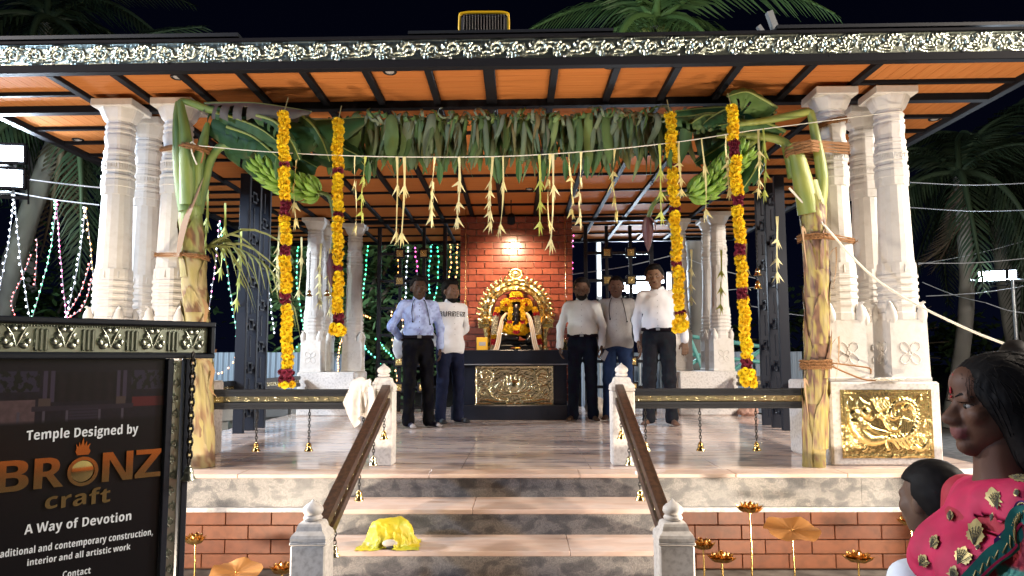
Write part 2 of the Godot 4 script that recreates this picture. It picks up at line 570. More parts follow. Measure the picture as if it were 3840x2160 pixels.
func rail(called: String, a: Vector3, b: Vector3, label: String, worn: bool) -> void:
	var t := thing(called, label, "railing", a)
	var d := b - a
	var L := d.length()
	var bas := look(d)
	var steel: Material = M["worn_rail"] if worn else M["rail_steel"]
	var w := 0.06 if worn else 0.05
	for s in [[0.047, 0.052, "top_rail"], [-0.048, 0.050, "bottom_rail"]]:
		var m := MB.new()
		m.box(bas * V(0, s[0], L / 2), V(w, s[1], L), bas, 0.003)
		if not worn:
			for k in [-0.01, 0.004]: m.box(bas * V(0, s[0] + k, L / 2), V(w + 0.008, 0.007, L - 0.002), bas, 0.002)
		part(t, s[2], m, steel)
	var m := MB.new()
	m.box(bas * V(0, 0, L / 2), V(w - 0.034, 0.046, L - 0.004), bas)
	part(t, "band_backing", m, M["pale_brass"])
	m = MB.new()
	scroll_band(m, L - 0.01, 0.045, 0.0045)
	for s in [-1.0, 1.0]:
		# length along rail, face outwards
		var fb := Basis(bas.z * s, bas.y, -bas.x * s) if s > 0 else Basis(-bas.z, bas.y, bas.x)
		var at := bas * V(-s * (w / 2 - 0.0165), 0, L / 2)
		part(t, "scroll_band", m, M["pale_brass"], at, fb).set_meta("kind", "stuff")

func scroll_band(m: MB, L: float, h: float, dep: float) -> void:
	# running acanthus scroll in the xy plane, centred, raised towards +z
	var pitch := h * 1.55
	var n := maxi(1, int(L / pitch))
	pitch = L / n
	for k in n:
		var cx := -L / 2 + (k + 0.5) * pitch
		var s := 1.0 if k % 2 else -1.0
		var pts := []
		var rad := []
		for j in 13:
			var u := j / 12.0
			var a := u * TAU * 1.35 + 0.4
			var r := lerpf(h * 0.40, h * 0.05, u)
			pts.append(V(cx - cos(a) * r * 1.15, s * sin(a) * r, dep * 0.35))
			rad.append(lerpf(h * 0.075, h * 0.035, u))
		m.tube(pts, rad, 4, true, 1.0)
		for j in 3:
			var a := 0.9 + j * 0.75
			var b := V(cx - cos(a) * h * 0.34, s * sin(a) * h * 0.30, dep * 0.3)
			var e := V(cx - cos(a + 0.5) * h * 0.62, s * sin(a + 0.5) * h * 0.47, dep * 0.1)
			m.tube([b, (b + e) / 2 + V(0, 0, dep * 0.5), e], [h * 0.02, h * 0.085, h * 0.01], 4, false)

func roof() -> void:
	var t := thing("pavilion_roof", "flat dark steel pavilion roof with orange boarded ceiling and silvery scroll fascia", "roof", V(-0.2, 3.6, 0))
	t.rotation.z = 0.0105
	t.rotation.y = 0.006
	var bs: Material = M["black_steel"]
	var x0 := -4.05; var x1 := 4.05   # local, relative to -0.2
	var zf := -5.06; var zb := -12.95
	var xi0 := -3.13; var xi1 := 2.80  # inner field between the side overhangs
	var m := MB.new()
	# fascia
	m.box(V(0, 0.03, zf - 0.03), V(x1 - x0 + 0.3, 0.06, 0.07), Basis(), 0.004)
	part(t, "fascia_beam", m, bs)
	m = MB.new()
	m.box(V(0, 0.135, zf - 0.04), V(x1 - x0 + 0.3, 0.15, 0.05))
	part(t, "fascia_plate", m, M["old_silver"])
	m = MB.new()
	m.box(V(0, 0.221, zf - 0.03), V(x1 - x0 + 0.32, 0.022, 0.08), Basis(), 0.003)
	part(t, "fascia_cap", m, bs)
	# relief in sheets
	var n := 9
	var L := (x1 - x0 + 0.3) / n
	var rel := MB.new()
	scroll_sheet(rel, L - 0.006, 0.146)
	var rm := rel.mesh()
	for k in n:
		part(t, "fascia_relief_sheet", rm, M["old_silver"], V(x0 - 0.15 + (k + 0.5) * L, 0.135, zf - 0.0149), Basis.from_scale(V(1 if k < 3 else -1, 1, 1)) if false else Basis())
	for k in 20:
		m = MB.new()
		m.ball(V(x0 + 0.2 + k * 0.4, 0.064, zf + 0.006), V(0.012, 0.008, 0.012), 8, 4)
		part(t, "bolt", m, M["galvanised"])
	# roof sheets lying on top
	for s in [[-4.1, -1.75, 0.026], [-0.55, 0.9, 0.02], [2.05, 4.15, 0.024]]:
		m = MB.new()
		m.box(V((s[0] + s[1]) / 2, 0.245 + s[2] / 2, -5.75), V(s[1] - s[0], s[2], 1.4))
		part(t, "roof_sheet", m, M["rail_steel"])
	m = MB.new()
	m.box(V(0, 0.115, (zf + zb) / 2 - 0.1), V(x1 - x0, 0.10, zf - zb - 0.3))
	part(t, "roof_deck", m, bs)
	# edge beams
	for s in [[x0, 0.0], [x1, 0.0]]:
		m = MB.new()
		m.box(V(s[0], 0.045, (zf + zb) / 2), V(0.07, 0.12, zf - zb), Basis(), 0.004)
		part(t, "edge_beam", m, bs)
	m = MB.new()
	m.box(V(0, 0.045, zb), V(x1 - x0, 0.12, 0.07), Basis(), 0.004)
	part(t, "edge_beam", m, bs)
	# cross beams over the pillars
	for z in [-5.87, -10.95]:
		m = MB.new()
		m.box(V(0, 0.018, z), V(x1 - x0 - 0.07, 0.075, 0.08), Basis(), 0.004)
		part(t, "cross_beam", m, bs)
	# rafters along z and panels
	var rx := [-3.126, -2.668, -2.203, -1.773, -1.316, -0.867, -0.42, 0.015, 0.486, 0.93, 1.369, 1.806, 2.332, 2.80]
	for i in rx.size():
		var w: float = 0.085 if i == 7 else 0.055
		m = MB.new()
		m.box(V(rx[i], 0.0275, (zf + zb) / 2 - 0.02), V(w, 0.05, zf - zb - 0.1), Basis(), 0.004)
		part(t, "rafter", m, bs)
	var pz := [-5.12, -5.87]
	while pz[-1] > -12.6: pz.append(pz[-1] - 0.80)
	for k in range(2, pz.size()):
		m = MB.new()
		m.box(V((xi0 + xi1) / 2, 0.030, pz[k]), V(xi1 - xi0, 0.040, 0.030), Basis(), 0.003)
		part(t, "purlin", m, bs)
	# ceiling boards: one panel per bay, boards told apart by grooves
	for i in rx.size() - 1:
		for k in pz.size() - 1:
			boards(t, rx[i] + 0.02, rx[i + 1] - 0.02, pz[k + 1], pz[k], true, rng.randi() % 2)
	# side overhangs: short rafters along x
	for s in [[x0 + 0.03, xi0 - 0.02], [xi1 + 0.02, x1 - 0.03]]:
		var sz := [-5.12]
		while sz[-1] > -12.6: sz.append(sz[-1] - 0.42)
		for k in sz.size():
			if k > 0:
				m = MB.new()
				m.box(V((s[0] + s[1]) / 2, 0.029, sz[k]), V(s[1] - s[0], 0.042, 0.042), Basis(), 0.003)
				part(t, "side_rafter", m, bs)
			if k < sz.size() - 1: boards(t, s[0], s[1], sz[k + 1], sz[k], false, 2)
	# hooks under the rafters
	for q in [[-2.668, -6.6], [-2.203, -7.5], [-1.773, -9.0], [2.332, -6.5], [1.806, -8.6]]:
		m = MB.new()
		var pts := []
		for j in 9:
			var a := TAU * j / 8
			pts.append(V(sin(a) * 0.012, -0.02 + cos(a) * 0.026, 0))
		m.tube(pts, 0.004, 5)
		part(t, "hook", m, M["chain_steel"], V(q[0], -0.002, q[1]))
	# recessed round lamps
	var src: Node3D
	for q in [[-2.493, -5.24, 0], [-0.936, -5.21, 0], [0.653, -5.17, 0], [2.175, -5.12, 0], [3.70, -6.507, 1], [-4.10, -6.714, 2], [0.12, -9.0, 3], [-1.3, -9.9, 3]]:
		var la: String = ["switched off round ceiling lamp along the front edge of the ceiling", "switched off round ceiling lamp in the side eave beside white pillars and palms", "switched off round ceiling lamp in the side eave above flood lamps", "small round ceiling lamp deep inside, towards brick wall"][q[2]]
		var gr: String = "round ceiling lamps" if q[2] == 0 or q[2] == 3 else ""
		var at := V(q[0], 3.637 + 0.0105 * (q[0] + 0.2), q[1])
		if src == null:
			src = thing("ceiling_lamp", la, "ceiling lamp", at, 0.0, gr)
			m = MB.new()
			m.lathe([[0.03, 0.0], [0.046, -0.012], [0.052, -0.006], [0.052, 0.012]], 20)
			part(src, "bezel", m, M["black_gloss"])
			m = MB.new()
			m.ball(V(0, -0.002, 0), V(0.034, 0.014, 0.034), 16, 5)
			part(src, "lens", m, M["lamp_lens"])
		else:
			var o := copy_of(src, "ceiling_lamp", Transform3D(Basis(), at), la)
			if gr == "": o.remove_meta("group")

func boards(t: Node3D, x0: float, x1: float, z0: float, z1: float, along_x: bool, mi: int) -> void:
	var m := MB.new()
	var nb := maxi(2, int((z1 - z0 if along_x else x1 - x0) / 0.095))
	for k in nb:
		if along_x:
			var a := lerpf(z0, z1, float(k) / nb); var b := lerpf(z0, z1, float(k + 1) / nb)
			m.box(V((x0 + x1) / 2, 0.044, (a + b) / 2), V(x1 - x0, 0.012, b - a - 0.004))
		else:
			var a := lerpf(x0, x1, float(k) / nb); var b := lerpf(x0, x1, float(k + 1) / nb)
			m.box(V((a + b) / 2, 0.044, (z0 + z1) / 2), V(b - a - 0.004, 0.012, z1 - z0))
	part(t, "ceiling_panel", m, M["ceiling_board%d" % mi])

func scroll_sheet(m: MB, L: float, h: float) -> void:
	# a hammered sheet with a waving vine, spirals in its bends and leaf sprays
	var cells := 3
	var w := L / cells
	var nx := 170; var ny := 30
	var stems := []
	for k in cells * 2:
		var s := 1.0 if k % 2 else -1.0
		var cx := -L / 2 + (k + 0.5) * w / 2
		for j in 40:
			var u := j / 39.0
			var a := u * TAU * 1.45
			var r := lerpf(h * 0.50, h * 0.07, pow(u, 0.6))
			stems.append(Vector3(cx - cos(a) * r * 0.95, s * (sin(a) * r - h * 0.01), lerpf(0.0125, 0.0085, u)))
		for j in 8:
			var a := -0.9 + j * 0.52
			for q in 7:
				var f := q / 6.0
				stems.append(Vector3(cx - cos(a + f * 0.7) * h * lerpf(0.36, 0.80, f) * 0.95, clampf(s * sin(a + f * 0.45) * h * lerpf(0.36, 0.62, f), -h * 0.45, h * 0.45), lerpf(0.0150, 0.005, f)))
	var cell := 0.03
	var bins := {}
	for q in stems:
		for dx in [-1, 0, 1]:
			for dy in [-1, 0, 1]:
				var key := Vector2i(int(floor(q.x / cell)) + dx, int(floor(q.y / cell)) + dy)
				if not bins.has(key): bins[key] = []
				bins[key].append(q)
	m.grid(nx * 1, ny, func(u: float, v: float) -> Vector3:
		var x := (u - 0.5) * L; var y := (v - 0.5) * h
		var z := 0.0
		for q in bins.get(Vector2i(int(floor(x / cell)), int(floor(y / cell))), []):
			var d: float = Vector2(x - q.x, y - q.y).length() / q.z
			if d < 1.0: z = maxf(z, q.z * 1.1 * sqrt(1.0 - d * d))
		z += 0.0030 * fn.get_noise_2d(x * 34.0, y * 34.0)
		if v < 0.04 or v > 0.96: z = 0.004
		return V(x, y, z))

func pillars() -> void:
	mt_lens()
	var src := thing("stone_pillar", "", "pillar")
	var m := MB.new()
	# square foot block, slightly tapered
	var rs := []
	for q in [[0.158, 0.0], [0.158, 0.02], [0.152, 0.03], [0.147, 0.44]]:
		rs.append([V(-q[0], q[1], q[0]), V(q[0], q[1], q[0]), V(q[0], q[1], -q[0]), V(-q[0], q[1], -q[0])])
	m.rings(rs, false)
	part(src, "base_block", m, M["pillar_stone"])
	# four carved corner leaves
	for k in 4:
		m = MB.new()
		var b := Basis(Vector3.UP, k * PI / 2 + PI / 4)
		var pts := []
		var rad := []
		for j in 8:
			var u := j / 7.0
			pts.append(b * V(0, lerpf(0.42, 0.565, u), 0.160 + 0.022 * sin(u * PI) * u + 0.004 * u))
			rad.append(0.042 * sin(PI * lerpf(0.28, 0.97, u)) + 0.004)
		m.tube(pts, rad, 8)
		m.tube([b * V(0, 0.55, 0.175), b * V(0, 0.568, 0.192), b * V(0, 0.562, 0.204)], [0.015, 0.010, 0.005], 6)
		part(src, "corner_leaf", m, M["pillar_stone"])
	# flower carved on each face
	for k in 4:
		m = MB.new()
		var b := Basis(Vector3.UP, k * PI / 2)
		for q in 4:
			var pts := []
			var a0 := q * PI / 2 + PI / 4
			for j in 13:
				var a := TAU * j / 12.0
				var r := 0.052 + 0.047 * cos(a)
				var w := 0.040 * sin(a) * (0.55 + 0.45 * cos(a * 0.5) * cos(a * 0.5))
				pts.append(b * (V(cos(a0) * r - sin(a0) * w, 0.20 + sin(a0) * r + cos(a0) * w, 0.1515 - 0.000 * r)))
			m.tube(pts, 0.0042, 5)
		var ring := []
		for j in 13: ring.append(b * V(cos(TAU * j / 12) * 0.015, 0.20 + sin(TAU * j / 12) * 0.015, 0.152))
		m.tube(ring, 0.0055, 5)
		part(src, "flower_carving", m, M["pillar_stone"])
	# ringed octagonal drum, sixteen-sided shaft, neck
	m = MB.new()
	var drum := [[0.150, 0.44], [0.150, 0.49], [0.141, 0.50], [0.141, 0.53]]
	for k in 5:
		var y := 0.55 + k * 0.05
		drum.append_array([[0.149, y], [0.149, y + 0.018], [0.141, y + 0.022], [0.141, y + 0.044]])
	drum.append_array([[0.142, 0.80], [0.138, 0.86]])
	oct_loft(m, drum, 0.75)
	part(src, "ringed_drum", m, M["pillar_stone"])
	for k in 8:
		m = MB.new()
		var a := k * PI / 4
		var b := Basis(Vector3.UP, a)
		m.tube([b * V(0, 0.79, 0.128), b * V(0, 0.83, 0.132), b * V(0, 0.875, 0.124)], [0.024, 0.017, 0.002], 6, true, 0.5)
		part(src, "spear_leaf", m, M["pillar_stone"])
	m = MB.new()
	oct_loft(m, [[0.137, 0.855], [0.132, 0.90], [0.117, 1.44]], 0.42)
	part(src, "shaft", m, M["pillar_stone"])
	m = MB.new()
	oct_loft(m, [[0.120, 1.44], [0.122, 1.50], [0.126, 1.505], [0.126, 1.55], [0.121, 1.555], [0.121, 1.57], [0.126, 1.575], [0.126, 1.59], [0.113, 1.60], [0.113, 1.62], [0.122, 1.63], [0.119, 1.68], [0.125, 1.69], [0.125, 1.70], [0.114, 1.705], [0.117, 1.715], [0.117, 1.735], [0.112, 1.74], [0.112, 1.76],
		[0.118, 1.765], [0.118, 1.785], [0.108, 1.80], [0.106, 1.83], [0.116, 1.88], [0.116, 1.905], [0.108, 1.91], [0.108, 1.925], [0.115, 1.93], [0.115, 1.945], [0.107, 1.95], [0.107, 1.97], [0.114, 1.975], [0.114, 1.99], [0.104, 2.0], [0.104, 2.03]], 0.75)
	part(src, "ringed_neck", m, M["pillar_stone"])
	for k in 8:
		m = MB.new()
		var b := Basis(Vector3.UP, k * PI / 4)
		for j in 7:
			var x := (j - 3) * 0.0125
			m.tube([b * V(x * 0.8, 1.632, 0.117), b * V(x, 1.655, 0.121), b * V(x, 1.686, 0.117)], [0.004, 0.0055, 0.004], 5)
		part(src, "fluted_leaf", m, M["pillar_stone"])
	m = MB.new()
	oct_loft(m, [[0.112, 2.02], [0.128, 2.04], [0.150, 2.085], [0.160, 2.11], [0.163, 2.115]], 0.8)
	m.box(V(0, 2.145, 0), V(0.345, 0.06, 0.345), Basis(), 0.006)
	part(src, "capital", m, M["pillar_stone"])
	# pillar scale so that tops meet the roof
	var spots := [[2.43, -5.70, "carved white stone pillar roped to the yellow banana trunk, over peacock panel"], [2.885, -5.70, "carved white stone pillar on outer corner of peacock pedestal"], [2.885, -6.14, "carved white stone pillar standing behind the two over peacock panel"],
		[-3.145, -5.70, "carved white stone pillar beside the flood lamps and string lights"], [-2.685, -5.70, "carved white stone pillar roped to the green banana trunk above sign"], [-3.145, -6.14, "carved white stone pillar squeezed between two pillars above the sign"],
		[-2.93, -10.55, "rear stone pillar with the leafy tree behind, flank one nearest lattice"], [-2.93, -11.05, "rear stone pillar hidden behind its neighbour, leafy tree behind"], [-2.47, -11.05, "rear stone pillar between leafy tree and gilded black gate"],
		[2.83, -10.55, "rear stone pillar with dark night behind, flank one nearest lattice"], [2.83, -11.05, "rear stone pillar hidden behind its neighbour, dark night behind"], [2.37, -11.05, "rear stone pillar behind man with white shirt and dark grey trousers"]]
	for k in spots.size():
		var s = spots[k]
		var top: float = 3.598 + 0.0105 * (s[0] + 0.2)
		var sc: float = (top - 1.385) / 2.175
		var xf := Transform3D(Basis.from_scale(V(0.93, sc, 0.93)), V(s[0], 1.385, s[1]))
		if k == 0:
			src.transform = xf; src.set_meta("label", s[2])
		else: copy_of(src, "stone_pillar", xf, s[2])
		get_child(-1).set_meta("group", "carved stone pillars") if k > 0 else src.set_meta("group", "carved stone pillars")
	# pedestals
	var peds := [[2.655, -5.925, "white stone pedestal set with a golden peacock panel"], [-2.915, -5.925, "white stone pedestal partly hidden by the sign"], [-2.70, -10.80, "low stone pedestal under rear pillars before leafy tree"], [2.60, -10.80, "low stone pedestal under rear pillars, pink cloth beside it"]]
	for k in 4:
		var s = peds[k]
		var t := thing("stone_pedestal", s[2], "pedestal", V(s[0], PF, s[1]))
		m = MB.new()
		m.box(V(0, 0.301, 0), V(0.80, 0.602, 0.85), Basis(), 0.014)
		part(t, "block", m, M["post_stone"])
		if k == 0: peacock_panel(t)

func oct_loft(m: MB, prof: Array, chamfer: float) -> void:
	# eight main faces with eight narrower corner faces
	var rs := []
	for q in prof:
		var r := []
		for k in 8:
			var a := -TAU * k / 8
			var h := PI / 8 * chamfer
			for s in [h, -h]:
				r.append(V(sin(a + s) * q[0] / cos(h), q[1], cos(a + s) * q[0] / cos(h)))
		r.reverse()
		rs.append(r)
	m.rings(rs, false)

func mt_lens() -> void:
	pass

# height field helper: strokes are [p0..pn as Vector2, r0, r1, height]
func relief(m: MB, w: float, h: float, nx: int, ny: int, strokes: Array, extra: Callable) -> void:
	var cell := 0.03
	var bins := {}
	for s in strokes:
		var pts: Array = s[0]
		for k in pts.size():
			var u := float(k) / maxi(1, pts.size() - 1)
			var r: float = lerpf(s[1], s[2], u)
			var q := [pts[k].x, pts[k].y, r, s[3] * r]
			var R := int(ceil(r / cell))
			for dx in range(-R, R + 1):
				for dy in range(-R, R + 1):
					var key := Vector2i(int(floor(pts[k].x / cell)) + dx, int(floor(pts[k].y / cell)) + dy)
					if not bins.has(key): bins[key] = []
					bins[key].append(q)
	m.grid(nx, ny, func(u: float, v: float) -> Vector3:
		var x := (u - 0.5) * w; var y := (v - 0.5) * h
		var z := 0.0
		for q in bins.get(Vector2i(int(floor(x / cell)), int(floor(y / cell))), []):
			var dx: float = x - q[0]; var dy: float = y - q[1]
			var d: float = (dx * dx + dy * dy) / (q[2] * q[2])
			if d < 1.0: z = maxf(z, q[3] * sqrt(1.0 - d))
		return V(x, y, extra.call(x, y, z)))

func arc2(cx: float, cy: float, r0: float, r1: float, a0: float, a1: float, n := 24) -> Array:
	var o := []
	for k in n + 1:
		var u := float(k) / n
		var a := lerpf(a0, a1, u); var r := lerpf(r0, r1, u)
		o.append(Vector2(cx + cos(a) * r, cy + sin(a) * r))
	return o

func curve2(pts: Array, n := 24) -> Array: return spline(pts, n)

func peacock_panel(t: Node3D) -> void:
	# bird facing the corner with a huge scrolling tail, pressed in gold sheet
	var w := 0.66; var h := 0.49
	var S := []
	var P2 := func(x: float, y: float) -> Vector2: return Vector2((x / 1678.0 - 0.475) * 0.80, (0.535 - y / 1449.0) * 0.80 * 0.8636)
	var C := func(l: Array) -> Array: return curve2(l.map(func(q): return P2.call(q[0], q[1])), 30)
	S.append([C.call([[330, 760], [350, 850], [430, 960], [560, 1020], [700, 1010]]), 0.062, 0.03, 0.62])
	S.append([C.call([[310, 640], [320, 740], [380, 800]]), 0.05, 0.055, 0.6])
	S.append([C.call([[480, 610], [490, 640]]), 0.042, 0.034, 0.75])
	S.append([C.call([[500, 650], [560, 700], [620, 660]]), 0.02, 0.006, 0.9])
	for k in 5: S.append([C.call([[500 + k * 12, 780 + k * 16], [600 + k * 16, 850 + k * 18], [860 - k * 30, 910 + k * 4]]), 0.011, 0.006, 1.1])
	S.append([C.call([[830, 980], [1010, 980], [1180, 900], [1260, 720], [1230, 520], [1100, 430], [940, 450], [880, 560], [900, 650], [960, 650], [965, 600]]), 0.028, 0.020, 0.85])
	S.append([C.call([[850, 560], [830, 650], [900, 700], [990, 660]]), 0.015, 0.012, 1.0])
	S.append([C.call([[1080, 530], [1140, 500], [1210, 560], [1220, 650]]), 0.022, 0.008, 0.9])
	for k in 7: S.append([C.call([[1000 + k * 26, 920 - k * 6], [1010 + k * 30, 800 - k * 10], [1040 + k * 18, 680 + k * 8]]), 0.010, 0.007, 1.2])
	for b in [[230, 560, 250, 380], [380, 560, 400, 390], [480, 520, 470, 440]]:
		for k in 4: S.append([C.call([[b[0] + k * 16, b[1]], [b[0] - 10 + k * 26, (b[1] + b[3]) / 2], [b[2] + k * 14, b[3] + k * 12]]), 0.009, 0.006, 1.1])
	for k in 5: S.append([C.call([[700 + k * 40, 560 - k * 10], [640 + k * 36, 470 - k * 18], [600 + k * 60, 390 + k * 6]]), 0.014, 0.007, 1.0])
	for k in 6: S.append([C.call([[880 + k * 70, 1010], [930 + k * 70, 1070], [960 + k * 74, 1140 - (k % 2) * 30]]), 0.017, 0.007, 1.0])
	for k in 5: S.append([C.call([[230 + k * 14, 940 + k * 12], [270 + k * 24, 1020], [330 + k * 30, 1120]]), 0.010, 0.006, 1.1])
	S.append([C.call([[1210, 1110], [1300, 1150], [1380, 1060], [1330, 960], [1200, 950]]), 0.018, 0.010, 1.0])
	S.append([C.call([[1270, 520], [1260, 420], [1330, 360], [1350, 420]]), 0.018, 0.008, 1.0])
	S.append([C.call([[1230, 880], [1310, 780], [1370, 740], [1390, 780]]), 0.018, 0.008, 1.0])
	S.append([C.call([[760, 980], [790, 1080], [810, 1150]]), 0.014, 0.010, 1.0])
	S.append([C.call([[470, 1060], [470, 1130], [430, 1170]]), 0.012, 0.008, 1.0])
	S.append([C.call([[700, 640], [780, 720], [820, 800], [870, 860], [960, 870], [1000, 820]]), 0.018, 0.012, 0.9])
	var m := MB.new()
	relief(m, w, h, 190, 140, S, func(x: float, y: float, z: float) -> float:
		var e := minf(minf(x + w / 2, w / 2 - x), minf(y + h / 2, h / 2 - y))
		if e < 0.022: z += 0.003
		if z > 0.012: z += 0.0013 * sin(x * 520.0) * sin(y * 520.0)
		return z + 0.002 * fn.get_noise_2d(x * 14.0, y * 14.0))
	part(t, "peacock_panel", m, M["bright_gold"], V(0.0, 0.30, 0.427))
	t.get_child(-1).set_meta("label", "pressed gold sheet with a peacock and scrolling tail")

func back_wall() -> void:
	var t := thing("brick_wall", "glossy red brick wall behind the idol", "wall", V(-0.05, PF, -10.55))
	var m := MB.new()
	m.box(V(0, 1.41, -0.15), V(1.60, 2.82, 0.24))
	part(t, "mortar_bed", m, M["mortar"])
	bricks(t, -0.805, 0.805, 0.0, 2.82, 0.0, 0.235, 0.094, 0.011, [M["wall_brick0"], M["wall_brick1"], M["wall_brick2"]])
	# spot lamp on the ceiling that lights the wall
	var s := thing("spot_lamp", "small black spot lamp hanging from ceiling before the brick wall", "lamp", V(-0.11, 3.42, -9.55))
	m = MB.new()
	m.tube([V(0, 0.0, 0), V(0, 0.20, 0)], 0.008, 6)
	m.box(V(0, 0.005, 0), V(0.05, 0.03, 0.05), Basis(), 0.005)
	part(s, "bracket", m, M["black_steel"])
	m = MB.new()
	var b := look(V(0, -0.78, -0.75).normalized())
	m.lathe([[0.038, -0.06], [0.05, -0.05], [0.052, 0.06], [0.045, 0.065]], 14, V(0, -0.05, 0), b * Basis(Vector3.RIGHT, PI / 2))
	part(s, "housing", m, M["black_steel"])
	m = MB.new()
	m.ball(V(0, -0.05, 0) + b * V(0, 0, 0.058), V(0.04, 0.04, 0.012), 12, 5, b)
	part(s, "bulb", m, M["warm_bulb"])
	var l := SpotLight3D.new()
	l.name = "spot_light"
	l.light_color = lin(1.0, 0.72, 0.45)
	l.light_energy = 7.0
	l.spot_angle = 52.0
	l.spot_angle_attenuation = 0.8
	l.spot_range = 12.0
	l.shadow_enabled = true
	l.light_size = 0.03
	s.add_child(l)
	l.transform = Transform3D(look(-(b * V(0, 0, 1))), V(0, -0.05, 0) + b * V(0, 0, 0.085))

func screens() -> void:
	# gilded black gates each side of the wall
	for s in [[-1.64, "black gate of square bars with gilt medallions before the leafy tree"], [1.50, "black gate of square bars with gilt medallions behind the bald man"]]:
		var t := thing("gilded_gate", s[1], "gate", V(s[0], PF, -11.25))
		var bs: Material = M["black_gloss"]
		var H := 2.80
		for x in [-0.50, -0.18, 0.18, 0.50]:
			var m := MB.new()
			var w := 0.05 if absf(x) < 0.3 else 0.06
			m.box(V(x, H / 2, 0), V(w, H, 0.05), Basis(), 0.004)
			part(t, "upright", m, bs)
		for y in [0.06, 0.36, 0.74, 1.14, 1.55, 1.96, 2.38]:
			var m := MB.new()
			m.box(V(0, y, 0.0), V(1.06, 0.045, 0.042), Basis(), 0.004)
			part(t, "crossbar", m, bs)
		for k in 5:
			for x in [-0.18, 0.18]:
				var y: float = [0.36, 0.74, 1.55, 1.96, 2.38][k]
				var m := MB.new()
				m.box(V(x, y, 0.045), V(0.155, 0.155, 0.05), Basis(), 0.006)
				var blk := part(t, "medallion_block", m, bs)
				m = MB.new()
				m.box(V(x, y, 0.072), V(0.10, 0.10, 0.008), Basis(), 0.003)
				for q in 4:
					var a := q * PI / 2
					m.tube([V(x + cos(a) * 0.036, y + sin(a) * 0.036, 0.077), V(x + cos(a + PI / 2) * 0.036, y + sin(a + PI / 2) * 0.036, 0.077)], 0.006, 5)
				m.ball(V(x, y, 0.077), V(0.016, 0.016, 0.008), 8, 4)
				part(blk, "medallion", m, M["bright_gold"])
	# side lattices: three posts along z with meander blocks
	for s in [[-2.985, -7.96, "black lattice screen of three posts and key pattern, banana bunch before it"], [2.885, -8.19, "black lattice screen of three posts and key pattern beside hanging bells"]]:
		var t := thing("lattice_screen", s[2], "screen", V(s[0], PF, s[1]))
		var top := 2.80
		for k in 3:
			var m := MB.new()
			m.box(V(0, top / 2, -0.33 * k - 0.0), V(0.11 if k == 0 or true else 0.1, top, 0.055), Basis(), 0.004)
			part(t, "post", m, M["lattice_steel"])
		for r in 11:
			var y := 0.22 + r * 0.235
			for k in 2:
				var m := MB.new()
				var zc := -0.165 - 0.33 * k
				if (r + k) % 2 == 0:
					for q in [[0, 0.052, 0.13, 0.022], [0, -0.052, 0.13, 0.022]]: m.box(V(0, y + q[1], zc), V(0.09, q[3], q[2]), Basis(), 0.003)
					for q in [-0.055, 0.055]: m.box(V(0, y, zc + q), V(0.09, 0.085, 0.02), Basis(), 0.003)
					m.box(V(0, y, zc - 0.115), V(0.08, 0.026, 0.10), Basis(), 0.003)
					m.box(V(0, y, zc + 0.115), V(0.08, 0.026, 0.10), Basis(), 0.003)
				else:
					m.box(V(0, y, zc), V(0.085, 0.235, 0.026), Basis(), 0.003)
				part(t, "key_block", m, M["lattice_steel"])

func flood(at: Vector3, target: Vector3, size: Vector2, col: Color, e: float, label: String, shown: float, pole := true, group := "") -> Node3D:
	# a floodlight: housing, fins, glass, yoke, on a pole; light of the same size just before the glass
	var t := thing("flood_lamp", label, "flood lamp", at, 0.0, group)
	var b := look(target - at)
	var w := size.x; var h := size.y
	var m := MB.new()
	m.box(b * V(0, 0, -0.045), V(w + 0.05, h + 0.05, 0.05), b, 0.008)
	for k in 9: m.box(b * V((k - 4) * w / 9.0, 0, -0.09), V(0.006, h * 0.9, 0.05), b)
	for s in [-1, 1]:
		m.box(b * V(s * (w / 2 + 0.017), 0, -0.012), V(0.016, h + 0.05, 0.03), b)
		m.box(b * V(0, s * (h / 2 + 0.017), -0.012), V(w + 0.05, 0.016, 0.03), b)
	part(t, "housing", m, M["black_steel"])
	m = MB.new()
	m.box(b * V(0, 0, -0.014), V(w, h, 0.006), b)
	var key := "lamp_glass_%s_%.1f" % [col.to_html(), shown]
	part(t, "lamp_glass", m, M[key] if M.has(key) else glow(key, col, shown))
	m = MB.new()
	for s in [-1, 1]: m.box(b * V(s * (w / 2 + 0.04), -0.10, -0.04), V(0.008, 0.26, 0.03), b)
	m.box(b * V(0, -h / 2 - 0.10, -0.04), V(w + 0.09, 0.03, 0.03), b)
	part(t, "yoke", m, M["black_steel"])
	if pole:
		m = MB.new()
		var f := b * V(0, -h / 2 - 0.11, -0.04)
		m.tube([f, V(f.x, GY - at.y, f.z)], 0.03, 8)
		part(t, "pole", m, M["galvanised"])
	var l := AreaLight3D.new()
	l.name = "flood_light"
	l.area_size = size
	l.light_color = col.linear_to_srgb()
	l.light_energy = e
	l.area_range = 60.0
	l.shadow_enabled = true
	t.add_child(l)
	l.transform = Transform3D(b * Basis(Vector3.UP, PI), b * V(0, 0, 0.02))
	return t

